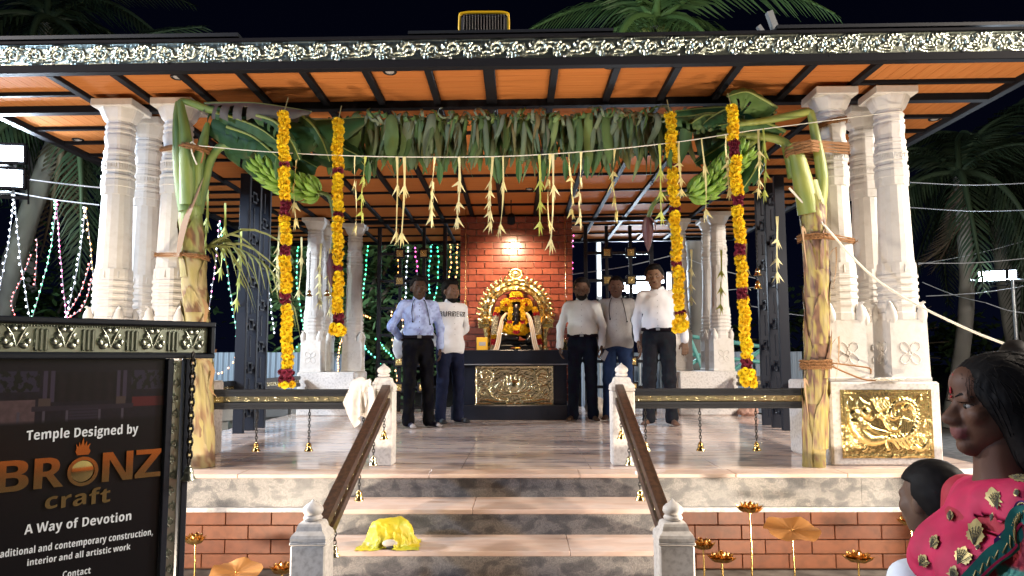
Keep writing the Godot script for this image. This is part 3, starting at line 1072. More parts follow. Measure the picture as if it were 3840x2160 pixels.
func flood_lamps() -> void:
	mt("lamp_lens", Color(0.35, 0.33, 0.32), 0.15)
	glow("warm_bulb", Color(1.0, 0.75, 0.45), 6.0)
	# the two warm floods that light the front of the pavilion, beside and behind the camera
	var warm := Color(1.0, 0.83, 0.64)
	var cool := Color(0.50, 0.69, 1.0)
	for q in [[-3.5, -3.55, "outer garden uplight on the sign side"], [-1.95, -3.6, "garden uplight among lotuses on the sign side"], [1.75, -3.6, "garden uplight among lotuses on the peacock side"], [3.4, -3.55, "outer garden uplight on the peacock side"]]:
		flood(V(q[0], 0.2, q[1]), V(q[0] * 0.8, 3.6, q[1] - 1.5), V2(0.28, 0.20), warm, 7.2, q[2] + ", aimed at the ceiling", 12.0, false)
	# floods of the fair ground on poles: two before the pavilion, two at its flanks
	flood(V(-10.0, 4.5, 2.5), V(0, 1.6, -8), V2(0.7, 0.5), cool, 72.0, "cool flood lamp on pole far behind the sign", 30.0)
	flood(V(10.0, 4.8, 0.5), V(0, 1.6, -8), V2(0.7, 0.5), Color(1.0, 0.92, 0.82), 25.0, "white flood lamp on pole far behind the woman", 30.0)
	flood(V(-7.6, 4.5, -6.2), V(0.5, 1.4, -9.0), V2(0.6, 0.45), Color(0.80, 0.89, 1.0), 92.0, "white flood lamp on pole at the flank of the pavilion, light string side", 30.0)
	flood(V(8.0, 4.6, -4.4), V(-0.5, 1.4, -9.2), V2(0.6, 0.45), Color(1.0, 0.90, 0.78), 88.0, "white flood lamp on pole at the flank of pavilion, palm side", 30.0)
	for sx in [-1.0, 1.0]: flood(V(7.0 * sx, 6.5, -3.1), V(0, 0.8, -5.5), V2(0.6, 0.45), Color(1.0, 0.84, 0.68), 48.0, "warm flood lamp high on a pole beside the stair, " + ("palm side" if sx > 0 else "light string side"), 30.0)
	flood(V(-9.0, 4.6, -10.5), V(-3.2, 3.0, -15.0), V2(0.45, 0.35), Color(0.75, 0.95, 0.85), 30.0, "added unseen flood lamp on pole to brighten the leafy tree", 20.0)  # extra lamp added out of view to brighten the tree crown
	# cloth screen added out of view for the gilt letters and bells to mirror
	var t := thing("added_cloth_screen", "added unseen cream and orange cloth screen for the gilt letters to mirror", "cloth screen", V(5.9, 0, 2.2), -2.14)
	for k in 5:
		var m0 := MB.new()
		m0.grid(10, 4, func(u: float, v: float) -> Vector3: return V(-2.5 + (k + u) * 1.0, GY + 0.05 + v * 0.8, 0.06 * sin(u * 22.0)))
		part(t, "orange_panel", m0, M["orange_cloth"])
		m0 = MB.new()
		m0.grid(10, 4, func(u: float, v: float) -> Vector3: return V(-2.5 + (k + u) * 1.0, GY + 0.86 + v * 2.2, 0.06 * sin(u * 22.0 + 1.0)))
		part(t, "cream_panel", m0, M["cream_cloth"])
		m0 = MB.new()
		m0.tube([V(-2.5 + k * 1.0, GY, -0.1), V(-2.5 + k * 1.0, GY + 3.1, -0.1)], 0.04, 7)
		part(t, "post", m0, M["galvanised"])
	# floods in view
	var white := Color(0.72, 0.85, 1.0)
	var eye := V(0, 1.5, 2)
	flood(V(-4.676, 3.209, -6.600), eye + V(-2, 0, 0), V2(0.26, 0.15), white, 6.0, "dazzling lower flood lamp of the pair beside the outer pillar", 22.0, false)
	flood(V(-4.690, 3.439, -6.600), eye + V(-3, 1.0, 0), V2(0.28, 0.14), white, 6.0, "dazzling upper flood lamp of the pair beside the outer pillar", 22.0, false)
	flood(V(8.862, 3.091, -14.000), eye, V2(0.42, 0.18), white, 26.0, "distant flood lamp on palm trunk beyond the woman", 26.0, false)
	flood(V(9.389, 3.142, -14.200), eye + V(4, 0, 0), V2(0.12, 0.16), white, 4.0, "narrow distant flood lamp beside the one on palm trunk", 12.0, false)
	flood(V(2.474, 3.101, -15.500), eye, V2(0.50, 0.34), white, 34.0, "dazzling flood lamp seen between the bald man and tall man", 26.0)
	flood(V(2.206, 3.062, -15.600), eye, V2(0.16, 0.18), white, 6.0, "small flood lamp beside bald man's ear", 22.0)
	flood(V(2.945, 3.255, -15.700), eye, V2(0.20, 0.20), white, 6.0, "flood lamp peeping out behind tall man's neck", 22.0)
	# poles of the lamps in view
	var m := MB.new()
	var pp := V(-4.915, 3.350, -6.750)
	m.tube([V(pp.x, GY, pp.z), V(pp.x, 3.75, pp.z)], 0.035, 8)
	m.tube([V(pp.x, 3.1, pp.z), V(pp.x + 0.25, 3.1, pp.z + 0.05)], 0.02, 6)
	m.tube([V(pp.x, 3.35, pp.z), V(pp.x + 0.25, 3.35, pp.z + 0.05)], 0.02, 6)
	single("lamp_pole", m, M["galvanised"], "steel pole carrying the pair of flood lamps", "pole")
	m = MB.new()
	var p2 := V(9.139, 3.024, -14.150)
	m.tube([p2 - V(0.6, 0, 0), p2 + V(0.8, 0, 0)], 0.03, 6)
	m.tube([p2 + V(0.2, 0, 0), V(p2.x + 0.2, GY, p2.z)], 0.04, 7)
	single("lamp_bracket", m, M["galvanised"], "bracket carrying the distant flood lamps by palm trunk", "bracket")

func V2(x: float, y: float) -> Vector2: return Vector2(x, y)

# ---- hanging leaf strips -------------------------------------------------
func leaf_col() -> Color:
	var r := rng.randf()
	if r < 0.50: return Color(0.05, 0.10, 0.04).lerp(Color(0.10, 0.17, 0.06), rng.randf())
	if r < 0.72: return Color(0.10, 0.17, 0.065).lerp(Color(0.17, 0.24, 0.08), rng.randf())
	if r < 0.95: return Color(0.12, 0.155, 0.10).lerp(Color(0.20, 0.24, 0.16), rng.randf())
	return Color(0.20, 0.17, 0.09).lerp(Color(0.30, 0.24, 0.12), rng.randf())

func leaf_strip_mesh(L: float, w: float, bend: float, twist: float, torn: bool) -> MB:
	# hangs from the origin down -y, first arching over the line
	var m := MB.new()
	var base := leaf_col()
	var tip := base.lerp(leaf_col(), 0.6)
	var n := 9
	var path := []
	var sides := []
	var wid := []
	var ph := rr(0, TAU)
	var cols := []
	for k in n + 1:
		var u := float(k) / n
		var y := 0.035 * sin(u * 5.0) * maxf(0.0, 1.0 - u * 5.0) - L * u
		path.append(V(bend * u * u + 0.012 * sin(u * 4.0 + ph), y + (0.03 if k == 0 else 0.0), 0.035 * sin(u * 2.6 + ph) + (-0.035 if k == 0 else 0.0)))
		var a := twist * u + 0.35 * sin(u * 3.0 + ph)
		sides.append(V(cos(a), 0, sin(a)))
		wid.append(w * (0.75 + 0.4 * sin(PI * minf(u * 1.15, 1.0))) * (1.0 if u < 0.82 else lerpf(1.0, 0.25, (u - 0.82) / 0.18)))
		cols.append(base.lerp(tip, u))
	var b := m.v.size()
	for k in n + 1:
		m.col = cols[k]
		var f: Vector3 = sides[k].cross(Vector3.UP) * wid[k] * 0.28
		m.p(path[k] - sides[k] * wid[k]); m.col = cols[k] * 1.35; m.p(path[k] + f); m.col = cols[k]; m.p(path[k] + sides[k] * wid[k])
	for k in n:
		if torn and k == n - 2: continue
		var a := b + k * 3
		m.tri(a, a + 1, a + 4); m.tri(a, a + 4, a + 3); m.tri(a + 1, a + 2, a + 5); m.tri(a + 1, a + 5, a + 4)
	return m

func leaf_valance() -> void:
	var t := thing("leaf_valance", "valance of hanging banana leaf strips slung under the front cross beam", "leaf garland", V(0, 0, -5.80))
	var m := MB.new()
	var pole := []
	for k in 13: pole.append(V(lerpf(-2.0, 2.05, k / 12.0), 3.475 + 0.012 * sin(k * 1.7) + 0.0095 * lerpf(-2.0, 2.05, k / 12.0), 0))
	m.tube(pole, 0.013, 6)
	part(t, "pole", m, M["leaf_pole"])
	var vars := []
	for k in 40: vars.append(leaf_strip_mesh(rr(0.30, 0.47), rr(0.012, 0.027), rr(-0.09, 0.09), rr(-1.6, 1.6), rng.randf() < 0.15).mesh())
	for k in 296:
		var x := rr(-1.50, 1.20)
		if k > 276: x = rr(1.2, 1.9)
		var sc := rr(0.75, 1.12)
		part(t, "leaf_strip", vars[rng.randi() % vars.size()], M["leaf_vc"], V(x, 3.462 + 0.0095 * x + rr(-0.015, 0.02), rr(-0.05, 0.06)), Basis(Vector3.UP, rr(-0.7, 0.7)) * Basis(Vector3.BACK, rr(-0.10, 0.10)) * Basis.from_scale(V(rr(0.8, 1.3), sc, 1)))
	# broad wilted pieces
	for q in [[-1.30, 0.055, 0.42], [-1.17, 0.04, 0.40], [-1.02, 0.05, 0.38], [-0.86, 0.055, 0.42], [-0.70, 0.04, 0.40], [0.55, 0.035, 0.44], [0.70, 0.04, 0.40], [1.30, 0.045, 0.42], [1.42, 0.05, 0.46], [1.56, 0.045, 0.36]]:
		part(t, "broad_strip", leaf_strip_mesh(q[2], q[1], rr(-0.04, 0.04), rr(-0.4, 0.4), false), M["leaf_vc"], V(q[0], 3.465 + 0.0095 * q[0], 0.075), Basis(Vector3.UP, rr(-0.25, 0.25)))
	for k in 44:
		var x := lerpf(-1.62, 1.95, (k + rr(0.1, 0.9)) / 44.0)
		part(t, "broad_strip", leaf_strip_mesh(rr(0.30, 0.44), rr(0.026, 0.042), rr(-0.05, 0.05), rr(-0.5, 0.5), false), M["leaf_vc"], V(x, 3.46 + 0.0095 * x, -0.07), Basis(Vector3.UP, rr(-0.5, 0.5)) * Basis(Vector3.BACK, rr(-0.08, 0.08)))
	# curled scraps round the pole
	var curls := []
	for k in 10:
		m = MB.new()
		m.col = leaf_col() * 1.25
		var path := []
		var sd := []
		var tw := rr(-0.6, 0.6)
		var R := rr(0.022, 0.045)
		for j in 11:
			var a := j / 10.0 * rr(4.0, 5.5)
			path.append(V(tw * j * 0.012, cos(a) * R, sin(a) * R))
			sd.append(V(1, tw * 0.5, 0).normalized())
		m.strip(path, rr(0.008, 0.018), sd)
		curls.append(m.mesh())
	for k in 150:
		var x := rr(-1.45, 1.35)
		part(t, "curled_strip", curls[rng.randi() % 10], M["leaf_vc"], V(x, 3.475 + 0.0095 * x + rr(-0.045, 0.035), rr(-0.03, 0.07)), Basis(Vector3.UP, rr(-1.2, 1.2)) * Basis(Vector3.BACK, rr(-0.9, 0.9)))

# ---- banana plants -------------------------------------------------------
func banana_leaf(t: Node3D, spine: Array, wmax: float, droop: float, col: Color, called := "leaf", fold := 0.5, side_ref := Vector3.UP) -> void:
	var n := 22
	var ps := spline(spine, n)
	var m := MB.new()
	var nw := 5
	var left := rr(0, 9); var right := rr(20, 29)
	for s in [-1.0, 1.0]:
		var b := m.v.size()
		for k in n + 1:
			var u := float(k) / n
			var d: Vector3 = (ps[mini(k + 1, n)] - ps[maxi(k - 1, 0)]).normalized()
			var sd := d.cross(side_ref).normalized()
			if sd.length() < 0.1: sd = Vector3.RIGHT
			var up := sd.cross(d).normalized()
			var w := wmax * pow(sin(PI * clampf(u * 0.93 + 0.05, 0, 1)), 0.55)
			for j in nw + 1:
				var f := float(j) / nw
				var ang := fold + droop * f
				var off: Vector3 = sd * s * w * f * cos(ang) - up * w * f * sin(ang)
				off += up * 0.012 * sin(u * 40.0 + s) * f + d * 0.02 * f * sin(u * 9.0 + left)
				var tone := 0.85 + 0.3 * fn.get_noise_2d(u * 9.0 + left, f * 1.5 + s * 5.0) + (0.10 if int(u * 46.0) % 2 else 0.0)
				m.col = (col * tone).lerp(Color(0.16, 0.15, 0.06), 0.5 if f > 0.9 and fn.get_noise_2d(u * 12.0, right) > 0.1 else 0.0)
				m.p(ps[k] + off)
		for k in n:
			var torn := fn.get_noise_2d(k * 0.9 + left * 3.0, s * 7.0) > 0.28
			for j in nw:
				if torn and j >= 2: continue
				var a := b + k * (nw + 1) + j
				if s > 0: m.tri(a, a + nw + 1, a + nw + 2); m.tri(a, a + nw + 2, a + 1)
				else: m.tri(a, a + nw + 2, a + nw + 1); m.tri(a, a + 1, a + nw + 2)
	var lf := part(t, called, m, M["leaf_vc"])
	m = MB.new()
	m.col = Color(0.22, 0.27, 0.07)
	var rad := []
	for k in n + 1: rad.append(lerpf(0.014, 0.003, float(k) / n))
	m.tube(ps, rad, 6)
	part(lf, "midrib", m, M["stem_vc"])

func stem_tube(path: Array, rad: Array, n: int, sides: int, fcol: Callable, lump := 0.006) -> MB:
	var m := MB.new()
	var ps := spline(path, n)
	var rs := []
	var b := m.v.size()
	for k in n + 1:
		var u := float(k) / n
		var ru := u * (rad.size() - 1)
		var i := mini(int(ru), rad.size() - 2)
		var r := lerpf(rad[i], rad[i + 1], ru - i)
		var t: Vector3 = (ps[mini(k + 1, n)] - ps[maxi(k - 1, 0)]).normalized()
		var x := V(0, 0, 1).cross(t).normalized() * -1.0
		var z := x.cross(t)
		for j in sides:
			var a := TAU * j / sides
			var nn := fn.get_noise_3d(cos(a) * 1.2, ps[k].y * 4.0, sin(a) * 1.2 + ps[k].x)
			m.col = fcol.call(u, a, ps[k])
			m.p(ps[k] + (x * cos(a) + z * sin(a)) * (r + lump * nn * 2.0))
	for k in n:
		for j in sides:
			var a := b + k * sides + j
			var a1 := b + k * sides + (j + 1) % sides
			m.tri(a, a + sides, a1 + sides); m.tri(a, a1 + sides, a1)
	var top := []
	for j in sides: top.append(m.v[b + n * sides + j])
	top.reverse()
	m.face(top)
	return m

func layers(t: Node3D, path: Array, r: float, n: int, fcol: Callable, sd0: int) -> void:
	# old sheath bases lapping round the stem, ragged at the top edge
	var ps := spline(path, 60)
	for k in n:
		var m := MB.new()
		var i0 := int(lerpf(0, 44, k / float(n - 1)))
		var h := int(rr(7, 13))
		var a0 := k * 2.4 + sd0
		var span := rr(1.2, 2.3)
		var nu := 14
		m.grid(nu, 8, func(u: float, v: float) -> Vector3:
			var lean := absf(u - 0.5) * 2.0
			var rag := 0.10 * fn.get_noise_2d(u * 7.0 + k * 3.0, sd0)
			var y := clampf(i0 + h * v * (1.0 - 0.45 * lean * v + rag), 0.0, 59.9)
			var q: Vector3 = ps[int(y)].lerp(ps[int(y) + 1], y - int(y))
			var a := a0 + (u - 0.5) * span * (1.0 - 0.25 * v)
			var rad := r + 0.004 + 0.010 * v * v + 0.0025 * fn.get_noise_2d(u * 20.0, v * 3.0 + k)
			m.col = ((fcol.call(y / 60.0, a, q + V(k * 0.37, k * 0.11, 0)) as Color) * (0.9 + 0.5 * fn.get_noise_2d(u * 16.0 + k, v * 1.5))).lerp(Color(0.13, 0.07, 0.035), clampf((v - 0.86) * 7.0 + (lean - 0.9) * 4.0, 0, 1) if fn.get_noise_2d(u * 4.0, k * 2.0) > -0.25 else 0.0)
			return q + V(cos(a), 0, sin(a)) * rad)
		part(t, "old_sheath", m, M["stem_vc"])

func banana_mesh() -> ArrayMesh:
	var m := MB.new()
	var path := []
	var rad := []
	for k in 9:
		var u := k / 8.0
		var a := (u - 0.1) * 1.15
		path.append(V(0, 0.11 * sin(a), 0.11 - 0.11 * cos(a)) * 1.12)
		rad.append([0.005, 0.007, 0.0155, 0.0185, 0.0190, 0.0180, 0.0135, 0.006, 0.004][k])
	m.col = Color(0.13, 0.24, 0.03)
	m.tube(path, rad, 7)
	for k in m.v.size():
		var y := m.v[k].y
		m.c[k] = Color(0.20, 0.35, 0.045).lerp(Color(0.05, 0.05, 0.015), clampf((y - 0.098) / 0.01, 0, 1)).lerp(Color(0.10, 0.22, 0.04), 0.4 if m.v[k].z < 0.01 else 0.0)
	return m.mesh()

func fruit_bunch(t: Node3D, axis: Array, hands: int, per: int, bm: ArrayMesh, tail: Array) -> void:
	var m := MB.new()
	m.col = Color(0.20, 0.28, 0.06)
	var full := axis.duplicate()
	m.tube(spline(axis, 14), 0.022, 7)
	part(t, "fruit_stalk", m, M["stem_vc"])
	var ps := spline(axis, hands * 2)
	for h in hands:
		var c: Vector3 = ps[h * 2 + 1]
		var d: Vector3 = (ps[mini(h * 2 + 2, hands * 2)] - ps[h * 2]).normalized()
		var sd := d.cross(Vector3.UP).normalized()
		var up := sd.cross(d)
		for k in per:
			var row := k % 2
			var a := TAU * (k / float(per)) + h * 0.8 + rr(-0.1, 0.1)
			var o := sd * cos(a) + up * sin(a)
			# fruit grows out and curls back along the stalk
			var y := (o * 0.85 - d * (0.25 + 0.25 * row) + V(0, 0.10, 0)).normalized()
			var z := (-d * 0.6 + V(0, 0.8, 0) - y * y.dot(-d * 0.6 + V(0, 0.8, 0))).normalized()
			var x := y.cross(z)
			part(t, "banana", bm, M["stem_vc"], c + o * (0.022 + 0.016 * row) + d * row * 0.02, Basis(x, y, z) * Basis.from_scale(Vector3.ONE * rr(0.95, 1.2)))
	# knobbly stalk end and bud
	m = MB.new()
	var tp := spline(tail, 26)
	var rad := []
	for k in 27: rad.append(0.014 + 0.006 * (k % 2))
	m.col = Color(0.075, 0.11, 0.03)
	m.tube(tp, rad, 7)
	part(t, "flower_stalk", m, M["stem_vc"])
	var e: Vector3 = tail[-1]
	m = MB.new()
	m.col = Color(0.065, 0.022, 0.024)
	m.lathe([[0.004, -0.24], [0.02, -0.20], [0.04, -0.12], [0.045, -0.06], [0.032, 0.0], [0.012, 0.02]], 10, e)
	var bud := part(t, "flower_bud", m, M["stem_vc"])
	m = MB.new()
	m.col = Color(0.08, 0.028, 0.03)
	m.tube([e + V(0.02, 0.01, 0.02), e + V(0.05, -0.03, 0.03), e + V(0.055, -0.10, 0.02)], [0.02, 0.025, 0.004], 5, true, 0.3)
	part(bud, "bract", m, M["stem_vc"])

func banana_plants() -> void:
	mt("leaf_pole", Color(0.30, 0.27, 0.12), 0.7)
	var bm := banana_mesh()
	# left plant
	var t := thing("banana_plant", "cut banana plant with green sheaths, roped to pillar beside the sign", "banana plant", V(0, 0, 0))
	var bark := func(u: float, a: float, p: Vector3) -> Color:
		var n1 := fn.get_noise_3d(p.x * 3 + cos(a) * 0.9, p.y * 5.0, sin(a) * 0.9)
		var n2 := fn.get_noise_3d(cos(a) * 2.0 + 9.0, p.y * 13.0, sin(a) * 2.0)
		var c := Color(0.32, 0.27, 0.09).lerp(Color(0.37, 0.28, 0.15), clampf(0.5 + n1, 0, 1))
		if u > 0.62: c = c.lerp(Color(0.20, 0.28, 0.07), clampf((u - 0.62) * 4.0, 0, 1))
		if n1 + 0.5 * n2 > 0.22: c = Color(0.12, 0.06, 0.03).lerp(Color(0.26, 0.15, 0.07), clampf(0.5 + n2, 0, 1))
		return c
	part(t, "stem", stem_tube([V(-2.318, PF, -5.48), V(-2.356, 1.569, -5.48), V(-2.411, 2.01, -5.48), V(-2.452, 2.457, -5.48), V(-2.478, 2.82, -5.48)], [0.092, 0.088, 0.086, 0.083, 0.078], 80, 24, bark), M["stem_vc"])
	# leaf sheaths rising from the stem
	var green := func(u: float, a: float, p: Vector3) -> Color:
		return Color(0.22, 0.29, 0.07).lerp(Color(0.07, 0.15, 0.05), clampf(0.5 + 0.9 * fn.get_noise_3d(p.x * 5.0, p.y * 2.5, a * 0.5), 0, 1))
	layers(t, [V(-2.318, PF, -5.48), V(-2.356, 1.569, -5.48), V(-2.411, 2.01, -5.48), V(-2.452, 2.457, -5.48), V(-2.478, 2.82, -5.48)], 0.086, 16, bark, 5)
	for q in [[[V(-2.48, 2.66, -5.45), V(-2.525, 2.96, -5.43), V(-2.555, 3.21, -5.43), V(-2.578, 3.36, -5.44), V(-2.585, 3.50, -5.45)], [0.062, 0.058, 0.045, 0.032, 0.014]],
			[[V(-2.46, 2.70, -5.42), V(-2.47, 2.98, -5.40), V(-2.50, 3.24, -5.41), V(-2.545, 3.44, -5.43), V(-2.55, 3.50, -5.44), V(-2.48, 3.49, -5.46), V(-2.36, 3.45, -5.48), V(-2.2, 3.44, -5.50)], [0.060, 0.056, 0.042, 0.026, 0.022, 0.027, 0.029, 0.020]],
			[[V(-2.44, 2.70, -5.46), V(-2.42, 2.96, -5.45), V(-2.385, 3.18, -5.46), V(-2.36, 3.34, -5.47)], [0.055, 0.050, 0.036, 0.014]],
			[[V(-2.43, 2.66, -5.50), V(-2.38, 2.92, -5.50), V(-2.33, 3.08, -5.50), V(-2.24, 3.17, -5.50), V(-2.05, 3.10, -5.50), V(-1.90, 2.99, -5.52)], [0.048, 0.040, 0.032, 0.030, 0.028, 0.024]]]:
		part(t, "leaf_sheath", stem_tube(q[0], q[1], 26, 12, green, 0.003), M["stem_vc"])
	# withered brown sheath flap
	var m := MB.new()
	m.col = Color(0.24, 0.15, 0.09)
	m.strip(spline([V(-2.50, 2.30, -5.37), V(-2.46, 2.55, -5.37), V(-2.39, 2.75, -5.38), V(-2.345, 2.90, -5.40)], 8), [0.012, 0.035, 0.045, 0.045, 0.04, 0.03, 0.02, 0.01, 0.003], V(0.8, 0.2, 0.5).normalized())
	part(t, "dry_sheath", m, M["matte_vc"])
	for q in [V(-2.26, 1.55, -5.40), V(-2.32, 2.0, -5.40)]:
		m = MB.new()
		m.col = Color(0.30, 0.18, 0.08)
		m.strip(spline([q, q + V(0.05, -0.08, 0.03), q + V(0.03, -0.2, 0.02), q + V(0.07, -0.26, 0.0)], 6), [0.006, 0.014, 0.016, 0.012, 0.008, 0.005, 0.001], V(0.7, 0.3, -0.5).normalized())
		part(t, "dry_sheath", m, M["matte_vc"])
	var g1 := Color(0.030, 0.080, 0.030); var g2 := Color(0.055, 0.115, 0.045); var gr := Color(0.13, 0.115, 0.10)
	banana_leaf(t, [V(-2.40, 3.50, -5.50), V(-2.2, 3.49, -5.46), V(-1.95, 3.47, -5.42), V(-1.55, 3.40, -5.40)], 0.17, 0.9, gr, "withered_leaf", 0.25)
	banana_leaf(t, [V(-2.35, 3.46, -5.52), V(-2.15, 3.40, -5.5), V(-1.95, 3.35, -5.5), V(-1.6, 3.38, -5.55), V(-1.2, 3.42, -5.6)], 0.30, 0.8, g1, "leaf", 0.7)
	banana_leaf(t, [V(-2.3, 3.42, -5.46), V(-2.1, 3.35, -5.42), V(-1.9, 3.25, -5.40), V(-1.7, 3.08, -5.42)], 0.22, 0.7, g2, "leaf", 0.3, V(0, 0.4, 1))
	banana_leaf(t, [V(-2.25, 3.18, -5.52), V(-2.05, 3.12, -5.5), V(-1.85, 2.96, -5.5), V(-1.65, 2.88, -5.52)], 0.16, 0.6, g1, "leaf", 0.2, V(0, 0.3, 1))
	banana_leaf(t, [V(-2.1, 3.42, -5.6), V(-1.8, 3.36, -5.62), V(-1.5, 3.25, -5.62), V(-1.2, 3.10, -5.62)], 0.24, 0.6, g1, "leaf", 0.4, V(0, 0.5, 1))
	banana_leaf(t, [V(-1.9, 3.44, -5.66), V(-1.6, 3.34, -5.66), V(-1.35, 3.2, -5.66), V(-1.15, 3.0, -5.66)], 0.20, 0.5, g1 * 0.9, "leaf", 0.35, V(0, 0.3, 1))
	banana_leaf(t, [V(-1.95, 3.36, -5.36), V(-1.80, 3.30, -5.34), V(-1.68, 3.15, -5.34), V(-1.62, 3.02, -5.36)], 0.10, 0.6, g2, "leaf", 0.3, V(0.3, 0.3, 1))
	banana_leaf(t, [V(-2.3, 3.40, -5.56), V(-2.05, 3.30, -5.56), V(-1.8, 3.16, -5.56), V(-1.55, 3.02, -5.58)], 0.26, 0.5, g2 * 0.8, "leaf", 0.25, V(0, 0.4, 1))
	banana_leaf(t, [V(-2.2, 3.30, -5.44), V(-2.0, 3.22, -5.42), V(-1.85, 3.10, -5.42), V(-1.72, 2.98, -5.44)], 0.15, 0.5, g1 * 1.2, "leaf", 0.2, V(0.2, 0.4, 1))
	banana_leaf(t, [V(-1.75, 3.46, -5.52), V(-1.6, 3.36, -5.5), V(-1.5, 3.22, -5.5), V(-1.44, 3.05, -5.52)], 0.13, 0.6, g2, "leaf", 0.25, V(0.4, 0.2, 1))
	fruit_bunch(t, [V(-1.95, 3.03, -5.52), V(-1.86, 2.94, -5.50), V(-1.75, 2.88, -5.50), V(-1.62, 2.83, -5.5), V(-1.5, 2.80, -5.5)], 6, 15, bm, [V(-1.52, 2.81, -5.5), V(-1.44, 2.78, -5.5), V(-1.40, 2.66, -5.5), V(-1.39, 2.50, -5.5), V(-1.40, 2.33, -5.5)])
	# right plant
	t = thing("banana_plant", "cut banana plant with yellow blotched trunk beside the peacock pedestal", "banana plant", V(0, 0, 0))
	var bark2 := func(u: float, a: float, p: Vector3) -> Color:
		var n1 := fn.get_noise_3d(p.x * 3 + cos(a) * 1.5 + 31.0, p.y * 4.5, sin(a) * 1.5)
		var n2 := fn.get_noise_3d(cos(a) * 2.0 + 19.0, p.y * 11.0, sin(a) * 2.0)
		var c := Color(0.38, 0.30, 0.075).lerp(Color(0.33, 0.26, 0.13), clampf(0.5 + n2, 0, 1))
		if u > 0.68: c = c.lerp(Color(0.28, 0.31, 0.07), clampf((u - 0.68) * 4.0, 0, 1))
		var e := -0.07 if u < 0.80 else 0.3
		if u < 0.24: e = 0.22
		if n1 + 0.5 * n2 > e: c = Color(0.10, 0.05, 0.035).lerp(Color(0.27, 0.15, 0.09), clampf(0.5 + n2 * 1.4, 0, 1))
		return c
	part(t, "stem", stem_tube([V(2.118, PF, -5.48), V(2.143, 1.27, -5.48), V(2.173, 1.70, -5.48), V(2.185, 2.29, -5.48), V(2.178, 2.68, -5.48), V(2.15, 2.86, -5.48)], [0.074, 0.080, 0.084, 0.088, 0.092, 0.082], 80, 24, bark2), M["stem_vc"])
	var green2 := func(u: float, a: float, p: Vector3) -> Color:
		return Color(0.33, 0.34, 0.07).lerp(Color(0.16, 0.23, 0.06), clampf(0.5 + 0.9 * fn.get_noise_3d(p.x * 5.0, p.y * 2.5, a * 0.5), 0, 1))
	layers(t, [V(2.118, PF, -5.48), V(2.143, 1.27, -5.48), V(2.173, 1.70, -5.48), V(2.185, 2.29, -5.48), V(2.178, 2.68, -5.48), V(2.15, 2.86, -5.48)], 0.085, 20, bark2, 9)
	for q in [[[V(2.14, 2.62, -5.46), V(2.10, 2.84, -5.44), V(2.06, 3.02, -5.43), V(2.03, 3.14, -5.43)], [0.078, 0.072, 0.058, 0.040]],
			[[V(2.20, 2.62, -5.46), V(2.24, 2.84, -5.45), V(2.228, 3.03, -5.44), V(2.185, 3.34, -5.44), V(2.165, 3.385, -5.44), V(2.10, 3.375, -5.44), V(1.85, 3.33, -5.46), V(1.60, 3.31, -5.50)], [0.055, 0.046, 0.040, 0.030, 0.028, 0.030, 0.027, 0.020]],
			[[V(2.06, 2.9, -5.50), V(2.02, 3.10, -5.50), V(1.98, 3.18, -5.5), V(1.80, 3.22, -5.50), V(1.5, 3.24, -5.54)], [0.050, 0.040, 0.034, 0.030, 0.020]],
			[[V(1.80, 3.21, -5.55), V(1.72, 3.15, -5.53), V(1.60, 3.02, -5.52)], [0.026, 0.028, 0.024]]]:
		part(t, "leaf_sheath", stem_tube(q[0], q[1], 26, 12, green2, 0.003), M["stem_vc"])
	for q in [V(2.07, 1.35, -5.41), V(2.25, 1.65, -5.42), V(2.10, 2.45, -5.41), V(2.26, 2.3, -5.42)]:
		m = MB.new()
		m.col = Color(0.28, 0.18, 0.10)
		var sx: float = -1.0 if q.x < 2.13 else 1.0
		m.strip(spline([q, q + V(0.04 * sx, 0.06, 0.03), q + V(0.03 * sx, -0.12, 0.03), q + V(0.01 * sx, -0.26, 0.01)], 6), [0.004, 0.012, 0.014, 0.010, 0.007, 0.004, 0.001], V(0.7, 0.3, -0.5).normalized())
		part(t, "dry_sheath", m, M["matte_vc"])
	banana_leaf(t, [V(1.95, 3.44, -5.5), V(1.82, 3.50, -5.46), V(1.70, 3.545, -5.44), V(1.55, 3.50, -5.42)], 0.15, 0.7, Color(0.11, 0.19, 0.05), "leaf", 0.1, V(0, 0.4, 1))
	banana_leaf(t, [V(1.95, 3.42, -5.55), V(1.75, 3.47, -5.58), V(1.5, 3.48, -5.6), V(1.2, 3.46, -5.62)], 0.17, 0.8, g1, "leaf", 0.2, V(0, 0.6, 1))
	banana_leaf(t, [V(1.62, 3.37, -5.52), V(1.45, 3.40, -5.5), V(1.30, 3.38, -5.5), V(1.12, 3.37, -5.5)], 0.14, 1.2, g2, "leaf", 0.5)
	banana_leaf(t, [V(1.5, 3.38, -5.46), V(1.38, 3.36, -5.43), V(1.28, 3.30, -5.43)], 0.09, 0.6, Color(0.10, 0.17, 0.06), "leaf", 0.2, V(0, 0.5, 1))
	banana_leaf(t, [V(2.0, 3.25, -5.48), V(1.85, 3.32, -5.48), V(1.7, 3.33, -5.48), V(1.5, 3.30, -5.48)], 0.12, 0.6, Color(0.08, 0.16, 0.06), "leaf", 0.3, V(0, 0.4, 1))
	banana_leaf(t, [V(1.86, 3.20, -5.56), V(1.82, 3.08, -5.52), V(1.76, 2.95, -5.50), V(1.66, 2.80, -5.50)], 0.11, 0.5, g1, "leaf", 0.2, V(0.3, 0.3, 1))
	banana_leaf(t, [V(1.6, 3.4, -5.40), V(1.52, 3.385, -5.39), V(1.42, 3.33, -5.39), V(1.36, 3.28, -5.40)], 0.08, 0.7, g1, "leaf", 0.4)
